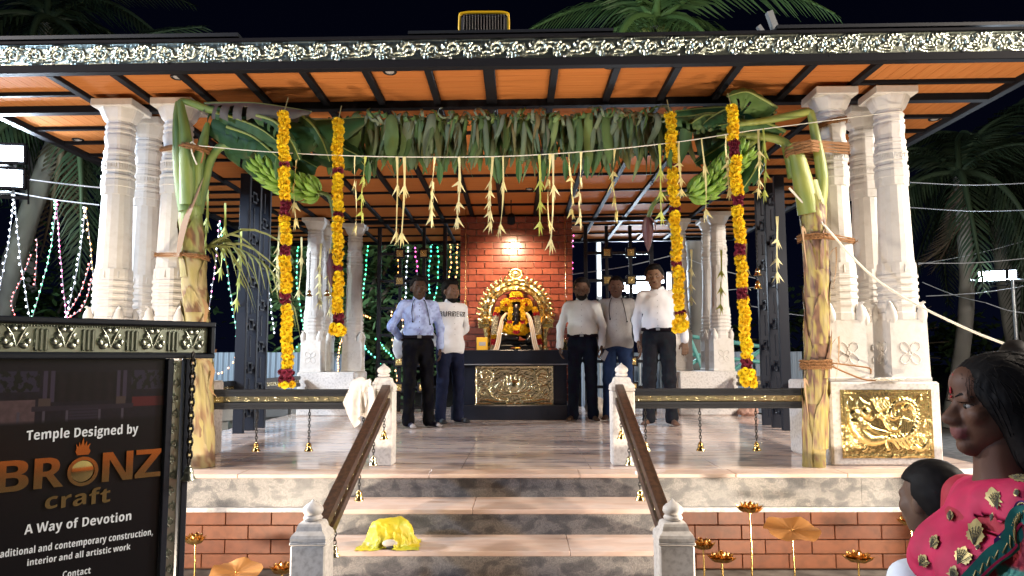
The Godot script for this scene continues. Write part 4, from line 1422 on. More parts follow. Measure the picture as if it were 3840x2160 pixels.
	banana_leaf(t, [V(1.95, 3.40, -5.6), V(1.75, 3.30, -5.62), V(1.55, 3.18, -5.62), V(1.35, 3.05, -5.62)], 0.20, 0.6, g1, "leaf", 0.3, V(0, 0.5, 1))
	fruit_bunch(t, [V(1.68, 3.10, -5.52), V(1.58, 3.00, -5.50), V(1.48, 2.90, -5.5), V(1.38, 2.82, -5.5), V(1.27, 2.78, -5.5)], 7, 16, bm, [V(1.28, 2.78, -5.5), V(1.18, 2.78, -5.5), V(1.08, 2.78, -5.5), V(1.0, 2.70, -5.5), V(0.955, 2.59, -5.5)])

# ---- rope ----------------------------------------------------------------
func rope_loop(label: String, y: float, circles: Array, turns: int, tilt: float, ends: Array, thick := 0.009) -> void:
	# strands wound tightly round one or two round things; circles: [x, z, r]
	var m := MB.new()
	for k in turns:
		var pts := PackedVector2Array()
		for c in circles:
			for j in 20: pts.append(Vector2(c[0], c[1]) + Vector2.from_angle(TAU * j / 20) * (c[2] + thick * (0.6 + 0.7 * (k % 2))))
		var hull := Geometry2D.convex_hull(pts)
		var path := []
		var dy := (k - (turns - 1) * 0.5) * thick * 1.35
		for h in hull: path.append(V(h.x, y + dy + tilt * (h.x - circles[0][0]) + rr(-0.004, 0.004), h.y))
		path = spline(path, 70)
		# two yarns twisted into one strand
		for yarn in 2:
			var tw := []
			for j in path.size():
				var ph := j * 1.3 + yarn * PI
				tw.append(path[j] + V(cos(ph) * 0.3, sin(ph), cos(ph) * 0.3) * thick * 0.45)
			m.tube(tw, thick * 0.62, 5, false)
		for j in 34:
			var q: Vector3 = path[rng.randi() % path.size()]
			m.tube([q, q + V(rr(-0.015, 0.015), rr(-0.02, 0.02), rr(0.0, 0.02)), q + V(rr(-0.03, 0.03), rr(-0.03, 0.02), rr(0.0, 0.025))], 0.0009, 3, false)
	for e in ends: m.tube(spline(e, 12), thick * 0.8, 6)
	single("coir_rope", m, M["coir"], label, "rope", Vector3.ZERO)

func ropes() -> void:
	rope_loop("brown coir rope binding green sheaths to the pillar, white string knotted on it", 3.13, [[-2.45, -5.46, 0.10], [-2.685, -5.70, 0.115]], 3, -0.16, [[V(-2.36, 3.09, -5.37), V(-2.33, 3.07, -5.35), V(-2.35, 3.0, -5.36)]])
	rope_loop("thin brown coir rope round blotched trunk above sign", 2.32, [[-2.44, -5.48, 0.102], [-2.685, -5.70, 0.125]], 3, -0.1, [], 0.007)
	rope_loop("coir rope knotted low on trunk just behind sign top", 1.62, [[-2.362, -5.48, 0.104]], 2, 0.0, [], 0.007)
	rope_loop("thick bundle of brown coir rope round the yellow plant's leaf bases", 3.10, [[2.10, -5.46, 0.10], [2.43, -5.70, 0.112]], 7, 0.14, [], 0.009)
	rope_loop("brown coir rope at mid trunk, bound to the pillar shaft", 2.44, [[2.175, -5.48, 0.098], [2.43, -5.70, 0.125]], 4, 0.0, [], 0.007)
	rope_loop("coir rope low on the yellow trunk with its loose end on pedestal", 1.51, [[2.155, -5.48, 0.098]], 6, 0.0, [[V(2.24, 1.52, -5.42), V(2.42, 1.50, -5.47), V(2.56, 1.48, -5.52), V(2.58, 1.44, -5.55)], [V(2.24, 1.50, -5.42), V(2.36, 1.45, -5.46), V(2.52, 1.395, -5.48), V(2.70, 1.40, -5.52)]], 0.008)
	rope_loop("brown coir rope tied under a capital", 3.37, [[2.43, -5.70, 0.112]], 3, 0.25, [], 0.009)
	var m := MB.new()
	m.tube(spline([V(1.98, 2.80, -5.40), V(2.2, 2.55, -5.40), V(2.55, 2.1, -5.3), V(2.9, 1.75, -4.9), V(3.15, 1.52, -4.4)], 24), 0.008, 6)
	single("stay_rope", m, M["white_cord"], "pale twisted rope slanting from trunk past the pillars to the woman", "rope")
	# tangle of thin cord on the pedestal
	m = MB.new()
	for k in 7:
		var pts := []
		for j in 9: pts.append(V(2.62 + rr(-0.09, 0.12) + j * 0.012, 1.392 + rr(0.0, 0.02), -5.48 + rr(-0.04, 0.05)))
		m.tube(spline(pts, 20), 0.0035, 4)
	single("cord_tangle", m, M["white_cord"], "tangle of thin cord lying on peacock pedestal", "cord")

# ---- flower garlands -----------------------------------------------------
func flower_mesh(col: Color, r: float, rows: int) -> ArrayMesh:
	var m := MB.new()
	for k in rows:
		var n := 5 + k * 4
		var el := lerpf(1.35, -0.35, k / float(rows - 1))
		for j in n:
			var a := TAU * (j + 0.5 * (k % 2)) / n + rr(-0.1, 0.1)
			var o := V(cos(a) * cos(el), sin(el), sin(a) * cos(el))
			var sd := V(-sin(a), 0, cos(a))
			m.col = col * rr(0.72, 1.12)
			var l := r * rr(0.85, 1.1)
			var w := r * 0.36
			var i := m.p(o * l * 0.35 - sd * w * 0.4)
			m.p(o * l * 0.35 + sd * w * 0.4); m.p(o * l + sd * w + V(0, r * 0.1, 0)); m.p(o * l * 1.05 + V(0, -r * 0.06, 0)); m.p(o * l - sd * w + V(0, r * 0.1, 0))
			m.tri(i, i + 2, i + 1); m.tri(i, i + 3, i + 2); m.tri(i, i + 4, i + 3)
	return m.mesh()

func garland(label: String, a: Vector3, b: Vector3, segs: Array, end_clump: bool) -> void:
	# segs: fractions where maroon flowers sit
	var t := thing("flower_garland", label, "garland", a, 0.0, "long marigold garlands")
	var L := (b - a).length()
	var d := (b - a).normalized()
	var m := MB.new()
	m.tube([V(0, 0.16, -0.1) if end_clump else V(0, 0.05, 0), Vector3.ZERO, b - a], 0.004, 5)
	part(t, "thread", m, M["leaf_pole"])
	var n := int(L / 0.0395)
	for k in n + 1:
		var u := float(k) / n
		var red := false
		for s in segs:
			if u >= s[0] and u <= s[1]: red = true
		var c := d * L * u
		var tail := end_clump and u > 0.955
		var R := 0.030 if not tail else 0.052
		if red: R *= 0.9
		var per := 4 if not tail else 6
		var sway := V(0.006 * sin(k * 0.9), 0, 0.004 * cos(k * 1.3))
		for j in per:
			var an := TAU * (j + 0.5 * (k % 2)) / per + rr(-0.25, 0.25)
			var o := V(cos(an), rr(-0.25, 0.25), sin(an)).normalized()
			var fm: ArrayMesh = F["maroon%d" % (rng.randi() % 2)] if red else F["yellow%d" % (rng.randi() % 3)]
			var y := o
			var bs := look(Vector3.UP if absf(y.y) < 0.9 else Vector3.RIGHT, y)
			part(t, "maroon_flower" if red else "marigold", fm, M["petal_vc"], c + sway + o * (R - 0.014) + d * rr(-0.008, 0.008), Basis(bs.x, y, bs.x.cross(y)) * Basis.from_scale(Vector3.ONE * rr(0.85, 1.15)))

var F := {}

func garlands() -> void:
	for k in 3: F["yellow%d" % k] = flower_mesh([Color(0.90, 0.62, 0.008), Color(0.84, 0.54, 0.006), Color(0.94, 0.70, 0.012)][k], 0.028, 4)
	for k in 2: F["maroon%d" % k] = flower_mesh([Color(0.16, 0.008, 0.03), Color(0.22, 0.015, 0.045)][k], 0.027, 4)
	var f := func(y0: float, y1: float, l: Array) -> Array: return l.map(func(q): return [(q[0] - y0) / (y1 - y0), (q[1] - y0) / (y1 - y0)])
	garland("long marigold garland reaching the railing beside the lattice, maroon flowers at its foot", V(-1.714, 3.328, -5.250), V(-1.711, 1.376, -5.500), f.call(285, 970, [[400, 420], [507, 540], [618, 645], [745, 768], [932, 958]]), true)
	garland("shorter marigold garland over the rear pillars, thin maroon bands", V(-1.341, 3.298, -5.350), V(-1.359, 1.756, -5.550), f.call(305, 838, [[415, 430], [536, 546], [667, 677], [796, 812]]), true)
	garland("shorter marigold garland hanging before man with white shirt", V(1.111, 3.331, -5.350), V(1.203, 1.780, -5.600), f.call(290, 830, [[402, 417], [520, 538], [655, 668], [786, 800]]), true)
	garland("long marigold garland reaching the railing beside hanging bells, wide maroon bands", V(1.538, 3.343, -5.250), V(1.664, 1.374, -5.500), f.call(270, 968, [[350, 382], [485, 512], [607, 635], [718, 748], [912, 936]]), true)
	# two short ones on the gilded gate
	garland("short marigold garland on the gate behind the man in blue", V(-1.52, 2.36, -11.15), V(-1.52, 1.80, -11.15), [], false)
	garland("tiny marigold garland on the gate between two heads", V(-1.30, 2.33, -11.15), V(-1.30, 2.15, -11.15), [], false)

# ---- folded palm ornaments on a string ----------------------------------
func palm_ornament(L: float, birds: int, col: Color) -> ArrayMesh:
	var m := MB.new()
	var w := 0.013
	m.col = col
	var path := []
	var sd := []
	var wd := []
	var ph := rr(0, 6.0)
	for k in 15:
		var u := k / 14.0
		path.append(V(0.02 * sin(u * 3.0 + ph) * u, -L * u, 0.01 * sin(u * 5 + ph)))
		var a := 0.5 * sin(u * 7.0 + ph)
		sd.append(V(cos(a), 0, sin(a)))
		wd.append(w * (1.0 - 0.6 * u) * (0.55 + 0.45 * absf(cos(u * birds * PI))))
	m.strip(path, wd, sd)
	for b in birds:
		var u := lerpf(0.40, 0.95, b / maxf(1.0, birds - 1.0)) + rr(-0.04, 0.04)
		var c: Vector3 = path[int(u * 14)]
		m.col = col * rr(0.85, 1.1)
		for s in [-1.0, 1.0]:
			var e := c + V(s * rr(0.03, 0.065), rr(-0.085, -0.03), rr(-0.03, 0.04))
			m.face([c + V(0, 0.022, 0.003), c + V(0, -0.016, 0.012), e])
			m.face([c + V(0, -0.016, 0.012), c + V(0, 0.018, -0.012), e])
		for q in [V(0.016, -0.085, 0.01), V(-0.012, -0.095, 0.014)]:
			m.face([c + V(-0.012, 0, 0.008), c + V(0.012, 0, 0.008), c + q])
	return m.mesh()

func palm_strings() -> void:
	mt("palm_vc", Color(1, 1, 1), 0.55, 0.0, true)
	M["palm_vc"].backlight_enabled = true
	M["palm_vc"].backlight = Color(0.3, 0.3, 0.3)
	var line := [V(-2.40, 3.14, -5.38), V(-1.9, 3.085, -5.36), V(-1.222, 3.047, -5.36), V(-0.6, 3.035, -5.36), V(-0.02, 3.041, -5.36), V(0.6, 3.08, -5.36), V(1.179, 3.141, -5.36), V(1.7, 3.22, -5.36), V(2.199, 3.295, -5.40), V(2.9, 3.42, -5.53)]
	var m := MB.new()
	var ps := spline(line, 60)
	m.tube(ps, 0.0035, 5)
	m.tube(spline([V(-2.40, 3.14, -5.37), V(-2.43, 3.16, -5.36), V(-2.42, 3.08, -5.36), V(-2.38, 2.99, -5.36)], 8), 0.006, 5)
	single("string", m, M["white_cord"], "white string tied across the front with palm leaf ornaments on it", "string")
	var on_line := func(x: float) -> Vector3:
		for k in ps.size() - 1:
			if ps[k].x <= x and ps[k + 1].x >= x: return ps[k].lerp(ps[k + 1], (x - ps[k].x) / (ps[k + 1].x - ps[k].x))
		return ps[0]
	var cream := Color(0.66, 0.58, 0.26)
	var vars := []
	for k in 12: vars.append(palm_ornament(0.56, 2 + k % 4, [cream, Color(0.70, 0.63, 0.32), Color(0.62, 0.52, 0.20)][k % 3]))
	var yel := palm_ornament(0.52, 3, Color(0.42, 0.46, 0.08))
	var gl := "cream folded palm leaf streamer hanging from the white string"
	var gy := "yellow green folded palm leaf streamer hanging from the white string"
	for q in [[740, 1.0, 0], [894, 1.0, 0], [916, 0.95, 1], [997, 1.08, 0], [1016, 1.2, 0], [1092, 1.02, 0], [1156, 0.95, 0], [1239, 1.0, 0], [1268, 1.08, 0], [1358, 1.1, 1], [1383, 1.05, 0], [1392, 1.15, 0], [1436, 0.8, 0], [1461, 1.05, 0], [1546, 0.93, 0], [1661, 1.0, 1], [1712, 0.75, 0], [1770, 1.05, 0], [1832, 0.8, 0], [1912, 0.95, 0], [1926, 1.05, 1]]:
		var x: float = (q[0] - 1308.0) / 1874.0 * 5.45
		var o := thing("palm_streamer", gy if q[2] else gl, "palm ornament", on_line.call(x), 0.0, "yellow green palm streamers" if q[2] else "cream palm streamers")
		part(o, "folded_leaf", yel if q[2] else vars[rng.randi() % 12], M["palm_vc"], Vector3.ZERO, Basis(Vector3.UP, rr(-1.3, 1.3)) * Basis(Vector3.BACK, rr(-0.05, 0.05)) * Basis.from_scale(V(rr(0.75, 1.0), q[1] * rr(0.88, 1.08), 1)))
	# mango leaves between them
	m = MB.new()
	for s in [-1.0, 1.0]:
		m.col = Color(0.045, 0.10, 0.03)
		var path := []
		for k in 8: path.append(V(s * 0.024 * sin(PI * k / 7.0) * 0.5, -0.025 - 0.185 * k / 7.0, 0.006 * sin(k)))
		var wd := []
		for k in 8: wd.append(0.012 * sin(PI * k / 7.0) + 0.001)
		m.strip(path, wd, V(s, 0, -0.35).normalized() * s)
	m.tube([V(0, 0.01, 0), V(0, -0.03, 0)], 0.002, 4)
	var mm := m.mesh()
	for x in [693, 926, 1107, 1258, 1307, 1368, 1424, 1478, 1690, 1858]:
		var o := thing("mango_leaf", "green mango leaf hanging from white string between palm streamers", "leaf", on_line.call((x - 1308.0) / 1874.0 * 5.45), rr(-0.6, 0.6), "mango leaves on the string")
		part(o, "blade", mm, M["leaf_vc"])
	# streamers along the side eaves
	for q in [[-3.15, 3.30, -6.9], [-3.12, 3.25, -7.3], [-3.1, 3.2, -7.7], [-2.98, 2.95, -7.85]]:
		var o := thing("eave_streamer", "yellow green palm streamer hanging at the eave beside banana trunk and lattice", "palm ornament", V(q[0], q[1], q[2]), 0.0, "eave streamers near lattice")
		part(o, "folded_leaf", yel, M["palm_vc"], Vector3.ZERO, Basis.from_scale(V(1.2, rr(1.3, 1.7), 1.2)))
	for q in [[-2.95, 3.2, -9.0], [-2.93, 3.15, -9.3], [-2.85, 3.15, -9.6], [-2.65, 3.1, -9.8], [-2.55, 3.05, -9.9]]:
		var o := thing("rear_streamer", "pale palm streamer hanging before the leafy tree beside rear pillars", "palm ornament", V(q[0], q[1], q[2]), 0.0, "streamers near rear pillars")
		part(o, "folded_leaf", vars[rng.randi() % 6], M["palm_vc"], Vector3.ZERO, Basis.from_scale(V(1.3, rr(1.2, 1.6), 1.2)))
	for q in [[2.72, 3.05, -7.8], [2.95, 3.15, -7.2], [3.0, 3.0, -7.0], [2.5, 2.9, -9.2], [2.75, 2.95, -9.0], [2.2, 2.95, -9.5]]:
		var o := thing("dark_side_streamer", "palm streamer hanging at the eave on bell side against the night", "palm ornament", V(q[0], q[1], q[2]), 0.0, "eave streamers against night")
		part(o, "folded_leaf", yel if rng.randf() < 0.5 else vars[1], M["palm_vc"], Vector3.ZERO, Basis.from_scale(V(1.2, rr(1.2, 1.6), 1.2)))
	# a fresh palm spray tied to the left trunk
	var sp := thing("palm_spray", "arching yellow green palm frond spray tied to trunk with green sheaths", "palm frond", V(-2.40, 2.40, -5.60))
	for k in 8:
		m = MB.new()
		m.col = Color(0.20, 0.23, 0.06)
		var e := V(rr(0.15, 0.42), rr(-0.3, 0.2), rr(-0.4, 0.1)) if k > 1 else V(0.55, [-0.2, 0.05][k], -0.2)
		m.strip(spline([V(0, 0, 0), e * 0.5 + V(0, 0.14, 0), e, e + V(0.08, -0.22, 0)], 10), [0.004, 0.008, 0.010, 0.010, 0.009, 0.008, 0.007, 0.006, 0.004, 0.002, 0.001], V(0.2, 0.9, 0.4).normalized())
		part(sp, "leaflet", m, M["palm_vc"])
	m = MB.new()
	m.col = Color(0.22, 0.25, 0.07)
	var rb := spline([V(0.02, 0.02, 0), V(0.25, 0.0, 0), V(0.5, -0.16, 0), V(0.68, -0.45, 0)], 14)
	for k in 14:
		m.strip([rb[k], rb[k] + V(0.05, -0.06, 0.02), rb[k] + V(0.10, -0.22 - k * 0.005, 0.02)], [0.006, 0.007, 0.001], V(0.8, 0.5, 0.2).normalized())
	m.tube(rb, 0.006, 5)
	part(sp, "frond", m, M["palm_vc"])

func chain_mesh(n: int, link: float, wire: float) -> MB:
	var m := MB.new()
	for k in n:
		var c := V(0, -link * 0.72 * (k + 0.5), 0)
		var pts := []
		for j in 9:
			var a := TAU * j / 8
			var x := cos(a) * link * 0.28; var y := sin(a) * link * 0.5
			pts.append(c + (V(x, y, 0) if k % 2 else V(0, y, x)))
		m.tube(pts, wire, 5, false)
	return m

func bell_mesh(r: float) -> MB:
	var m := MB.new()
	m.lathe([[r * 1.0, -r * 2.1], [r * 1.05, -r * 2.0], [r * 0.86, -r * 1.75], [r * 0.66, -r * 1.35], [r * 0.60, -r * 0.95], [r * 0.70, -r * 0.86], [r * 0.60, -r * 0.78], [r * 0.52, -r * 0.5], [r * 0.36, -r * 0.28], [r * 0.2, -r * 0.2], [r * 0.26, -r * 0.1], [r * 0.12, 0.0]], 18)
	m.lathe([[0.0, -r * 2.35], [r * 0.16, -r * 2.25], [r * 0.12, -r * 2.1]], 8)
	return m

func put_bell(called: String, label: String, group: String, at: Vector3, drop: float, r: float, mat: String) -> void:
	var link := 0.03 if r > 0.024 else 0.024
	var n := maxi(1, int(drop / (link * 0.72)))
	var key := "%d_%.3f" % [n, r]
	if not bell_cache.has(key): bell_cache[key] = [chain_mesh(n, link, 0.0034).mesh(), bell_mesh(r).mesh()]
	var t := thing(called, label, "bell", at, 0.0, group)
	part(t, "chain", bell_cache[key][0], M["chain_steel"])
	part(t, "bell", bell_cache[key][1], M[mat], V(0, -n * link * 0.72, 0))

var bell_cache := {}

func bells() -> void:
	# front railings
	for x in [-1.95, -1.56, -1.16]: put_bell("hanging_bell", "brass bell on chain under the railing with white cloth", "bells under cloth railing", V(x, 1.187, -5.56), 0.24, 0.032, "brass")
	for x in [0.92, 1.32, 1.73]: put_bell("hanging_bell", "brass bell on chain under the railing between stair post and yellow trunk", "bells under trunk railing", V(x, 1.187, -5.56), 0.24, 0.032, "brass")
	# stair rails
	for s in [[-0.985, "beside yellow bag"], [0.725, "beside golden lotuses"]]:
		for k in 4:
			var u: float = [0.05, 0.27, 0.52, 0.86][k]
			put_bell("stair_bell", "brass bell on chain under sloping handrail " + s[1], "bells under handrail " + s[1], V(s[0] + (0.0), lerpf(1.30, 0.70, u) - 0.075, lerpf(-5.53, -3.80, u)), 0.16 if k < 3 else 0.13, 0.030, "pale_brass" if k % 2 else "brass")
	# side railings and eaves
	for z in [-6.7, -7.4]: put_bell("side_bell", "small brass bell under side railing by concrete blocks", "bells under side railing by blocks", V(-3.05, 1.187, z), 0.09, 0.030, "brass")
	for z in [-6.9, -9.4]: put_bell("side_bell", "small brass bell under side railing beyond banana trunk", "bells under side railing by trunk", V(2.98, 1.187, z), 0.10, 0.030, "pale_brass")
	put_bell("eave_bell", "brass bell on long chain beside lattice, hung lower than its twin", "", V(2.56, 3.0, -8.0), 0.62, 0.045, "brass")
	put_bell("eave_bell", "brass bell on long chain beside lattice, hung higher than its twin", "", V(2.66, 3.0, -8.3), 0.44, 0.045, "brass")
	for x in [-2.62, -2.40]: put_bell("eave_bell", "pale bell hanging before rear pillar behind marigold garland", "pale bells at rear pillars", V(x, 2.9, -9.2), 0.48, 0.042, "pale_brass")
	put_bell("gate_bell", "small bell hanging inside the gate above the bald man", "", V(1.5, 2.78, -11.2), 0.12, 0.05, "pale_brass")
	put_bell("gate_bell", "small bell hanging inside the gate behind the man in blue", "", V(-1.6, 2.35, -11.2), 0.12, 0.05, "pale_brass")
	# heavy chain and bell on the sign
	var t := thing("sign_bell", "dark brass bell on heavy black chain hanging from the sign frame", "bell", V(-1.168, 1.575, -2.66))
	part(t, "chain", chain_mesh(17, 0.032, 0.0042), M["chain_steel"])
	part(t, "bell", bell_mesh(0.025), M["old_silver"], V(0, -17 * 0.032 * 0.72, 0))

func drape(nx: int, ny: int, cell: float, start: Callable, boxes: Array, caps: Array, floor_y: float, steps: int, pinned := [], stiff := 4) -> PackedVector3Array:
	# a sheet of cloth dropped on boxes [min, max] and capsules (see cap); returns its points
	var w := nx + 1
	var p := PackedVector3Array()
	for j in ny + 1:
		for i in w: p.append(start.call(i, j))
	var o := p.duplicate()
	var con := []
	for j in ny + 1:
		for i in w:
			if i < nx: con.append([j * w + i, j * w + i + 1, cell])
			if j < ny: con.append([j * w + i, j * w + w + i, cell])
			if i < nx and j < ny: con.append([j * w + i, j * w + w + i + 1, cell * 1.4142]); con.append([j * w + i + 1, j * w + w + i, cell * 1.4142])
			if i < nx - 1: con.append([j * w + i, j * w + i + 2, cell * 1.9])
			if j < ny - 1: con.append([j * w + i, j * w + 2 * w + i, cell * 1.9])
	var th := 0.004
	for st in steps:
		for k in p.size():
			var v := (p[k] - o[k]) * 0.96
			o[k] = p[k]
			p[k] += v + V(0, -0.0011, 0)
		for it in stiff:
			for q in con:
				var a: int = q[0]; var b: int = q[1]
				var d := p[b] - p[a]
				var l := d.length()
				if l < 1e-6: continue
				# bending springs only push
				if q[2] > cell * 1.6 and l > q[2] * 0.72: continue
				var f: float = (l - (q[2] if q[2] < cell * 1.6 else q[2] * 0.72)) / l * (0.5 if q[2] <= cell else 0.2)
				p[a] += d * f; p[b] -= d * f
		for k in p.size():
			var hit := false
			var x := p[k]
			if x.y < floor_y + th: x.y = floor_y + th; hit = true
			for b in boxes:
				var lo: Vector3 = b[0]; var hi: Vector3 = b[1]
				if x.x > lo.x - th and x.y > lo.y - th and x.z > lo.z - th and x.x < hi.x + th and x.y < hi.y + th and x.z < hi.z + th:
					var e := [x.x - lo.x + th, hi.x + th - x.x, x.y - lo.y + th, hi.y + th - x.y, x.z - lo.z + th, hi.z + th - x.z]
					var m := 0
					for c in 6:
						if e[c] < e[m]: m = c
					x[m / 2] += -e[m] if m % 2 == 0 else e[m]
					hit = true
			for c in caps:
				var pa: Vector3 = x - c[1]
				var h := clampf(pa.dot(c[2]) / c[3], 0.0, 1.0)
				var n: Vector3 = pa - c[2] * h
				var r: float = lerpf(c[4], c[5], h) + th
				var l := n.length()
				if l < r and l > 1e-6: x += n / l * (r - l); hit = true
			if hit: o[k] = o[k].lerp(x, 0.75)
			p[k] = x
		for q in pinned: p[q[0]] = q[1]; o[q[0]] = q[1]
	return p

func sheet_mesh(p: PackedVector3Array, nx: int, ny: int, colf: Callable, crumple := 0.0) -> MB:
	# refined once by midpoints so that folds shade smoothly
	var m := MB.new()
	var at := func(i: float, j: float) -> Vector3:
		var a := clampi(int(i), 0, nx - 1); var b := clampi(int(j), 0, ny - 1)
		var u := i - a; var v := j - b
		var w := nx + 1
		return p[b * w + a].lerp(p[b * w + a + 1], u).lerp(p[b * w + w + a].lerp(p[b * w + w + a + 1], u), v)
	m.grid(nx * 2, ny * 2, func(u: float, v: float) -> Vector3:
		var q := Vector3.ZERO
		for d in [[0, 0, 4], [0.5, 0, 1], [-0.5, 0, 1], [0, 0.5, 1], [0, -0.5, 1]]: q += at.call(clampf(u * nx + d[0], 0, nx), clampf(v * ny + d[1], 0, ny)) * d[2]
		q /= 8.0
		if crumple > 0.0: q += V(fn.get_noise_3d(q.x * 22.0, q.y * 22.0, q.z * 22.0), 0.7 * fn.get_noise_3d(q.x * 22.0 + 9.0, q.y * 22.0, q.z * 22.0), fn.get_noise_3d(q.x * 22.0, q.y * 22.0 + 7.0, q.z * 22.0)) * crumple
		m.col = colf.call(q)
		return q)
	return m

# ---- implicit surfaces ----------------------------------------------------
func cap(a: Vector3, b: Vector3, ra: float, rb: float) -> Array: return [0, a, b - a, maxf((b - a).length_squared(), 1e-9), ra, rb]
func ell(c: Vector3, r: Vector3, bas := Basis()) -> Array: return [1, c, bas.inverse(), r, maxf(r.x, maxf(r.y, r.z))]

func sd(pr: Array, p: Vector3, k: float) -> float:
	var d := 1e6
	for q in pr:
		var e: float
		if q[0] == 0:
			var pa: Vector3 = p - q[1]
			var h := clampf(pa.dot(q[2]) / q[3], 0.0, 1.0)
			e = (pa - q[2] * h).length() - lerpf(q[4], q[5], h)
		else:
			var pl: Vector3 = q[2] * (p - q[1])
			var n: Vector3 = pl / q[3]
			var k0 := n.length()
			if k0 < 1e-4: e = -0.05
			else: e = k0 * (k0 - 1.0) / maxf((n / q[3]).length(), 1e-6)
		var hh := maxf(k - absf(d - e), 0.0) / k
		d = minf(d, e) - hh * hh * k * 0.25
	return d

func sdf_mesh(m: MB, prims: Array, cell: float, k: float, colf: Callable, field = null) -> void:
	var lo := Vector3.INF; var hi := -Vector3.INF
	for q in prims:
		if q[0] == 0:
			for e in [q[1], q[1] + q[2]]:
				var r := maxf(q[4], q[5])
				lo = lo.min(e - Vector3.ONE * r); hi = hi.max(e + Vector3.ONE * r)
		else:
			lo = lo.min(q[1] - Vector3.ONE * q[4]); hi = hi.max(q[1] + Vector3.ONE * q[4])
	lo -= Vector3.ONE * cell * 2.5; hi += Vector3.ONE * cell * 2.5
	var B := 4
	var nb := Vector3i(((hi - lo) / (cell * B)).ceil())
	var n := nb * B + Vector3i.ONE
	var g := PackedFloat32Array()
	g.resize(n.x * n.y * n.z)
	g.fill(1.0)
	var brad := cell * B * 0.87
	var sy := n.x; var sz := n.x * n.y
	var live := []
	for bz in nb.z:
		for by in nb.y:
			for bx in nb.x:
				var c := lo + (Vector3(bx, by, bz) + Vector3.ONE * 0.5) * cell * B
				var near := []
				var md := 1e6
				for q in prims:
					var e: float
					if q[0] == 0:
						var pa: Vector3 = c - q[1]
						var h := clampf(pa.dot(q[2]) / q[3], 0.0, 1.0)
						e = (pa - q[2] * h).length() - lerpf(q[4], q[5], h)
					else:
						e = (c - q[1]).length() - q[4]
					if e < brad + k + cell: near.append(q)
					md = minf(md, e)
				if near.is_empty() or md > brad + k: continue
				var dc := sd(near, c, k)
				if dc > brad + 0.02 or dc < -brad * 1.6 - 0.02: continue
				live.append(Vector3i(bx, by, bz))
				for z in B + 1:
					for y in B + 1:
						for x in B + 1:
							var gi := bx * B + x + (by * B + y) * sy + (bz * B + z) * sz
							var p := lo + Vector3(bx * B + x, by * B + y, bz * B + z) * cell
							var d := sd(near, p, k)
							g[gi] = field.call(p, d) if field != null else d
	var vid := {}
	var off := [0, 1, sy, sy + 1, sz, sz + 1, sz + sy, sz + sy + 1]
	var cor := [Vector3(0, 0, 0), Vector3(1, 0, 0), Vector3(0, 1, 0), Vector3(1, 1, 0), Vector3(0, 0, 1), Vector3(1, 0, 1), Vector3(0, 1, 1), Vector3(1, 1, 1)]
	var ed := [[0, 1], [2, 3], [4, 5], [6, 7], [0, 2], [1, 3], [4, 6], [5, 7], [0, 4], [1, 5], [2, 6], [3, 7]]
	var cells := []
	for bl in live:
		for z in B:
			for y in B:
				for x in B:
					var gx: int = bl.x * B + x; var gy: int = bl.y * B + y; var gz: int = bl.z * B + z
					var gi := gx + gy * sy + gz * sz
					var mask := 0
					for c in 8:
						if g[gi + off[c]] < 0.0: mask |= 1 << c
					if mask == 0 or mask == 255: continue
					var s := Vector3.ZERO
					var cnt := 0
					for e in ed:
						var a: float = g[gi + off[e[0]]]; var b: float = g[gi + off[e[1]]]
						if (a < 0.0) != (b < 0.0):
							s += cor[e[0]].lerp(cor[e[1]], a / (a - b)); cnt += 1
					var p := lo + (Vector3(gx, gy, gz) + s / cnt) * cell
					m.col = colf.call(p)
					vid[gi] = m.p(p)
					cells.append(gi)
	for gi in cells:
		var a := g[gi] < 0.0
		# edges along x, y, z from this corner
		for ax in 3:
			var st: int = [1, sy, sz][ax]; var u: int = [sy, sz, 1][ax]; var w: int = [sz, 1, sy][ax]
			if a == (g[gi + st] < 0.0): continue
			if not (vid.has(gi - u) and vid.has(gi - w) and vid.has(gi - u - w)): continue
			var q0: int = vid[gi]; var q1: int = vid[gi - u]; var q2: int = vid[gi - u - w]; var q3: int = vid[gi - w]
			if a: m.tri(q0, q1, q2); m.tri(q0, q2, q3)
			else: m.tri(q0, q2, q1); m.tri(q0, q3, q2)

func flat(c: Color) -> Callable: return func(_p): return c

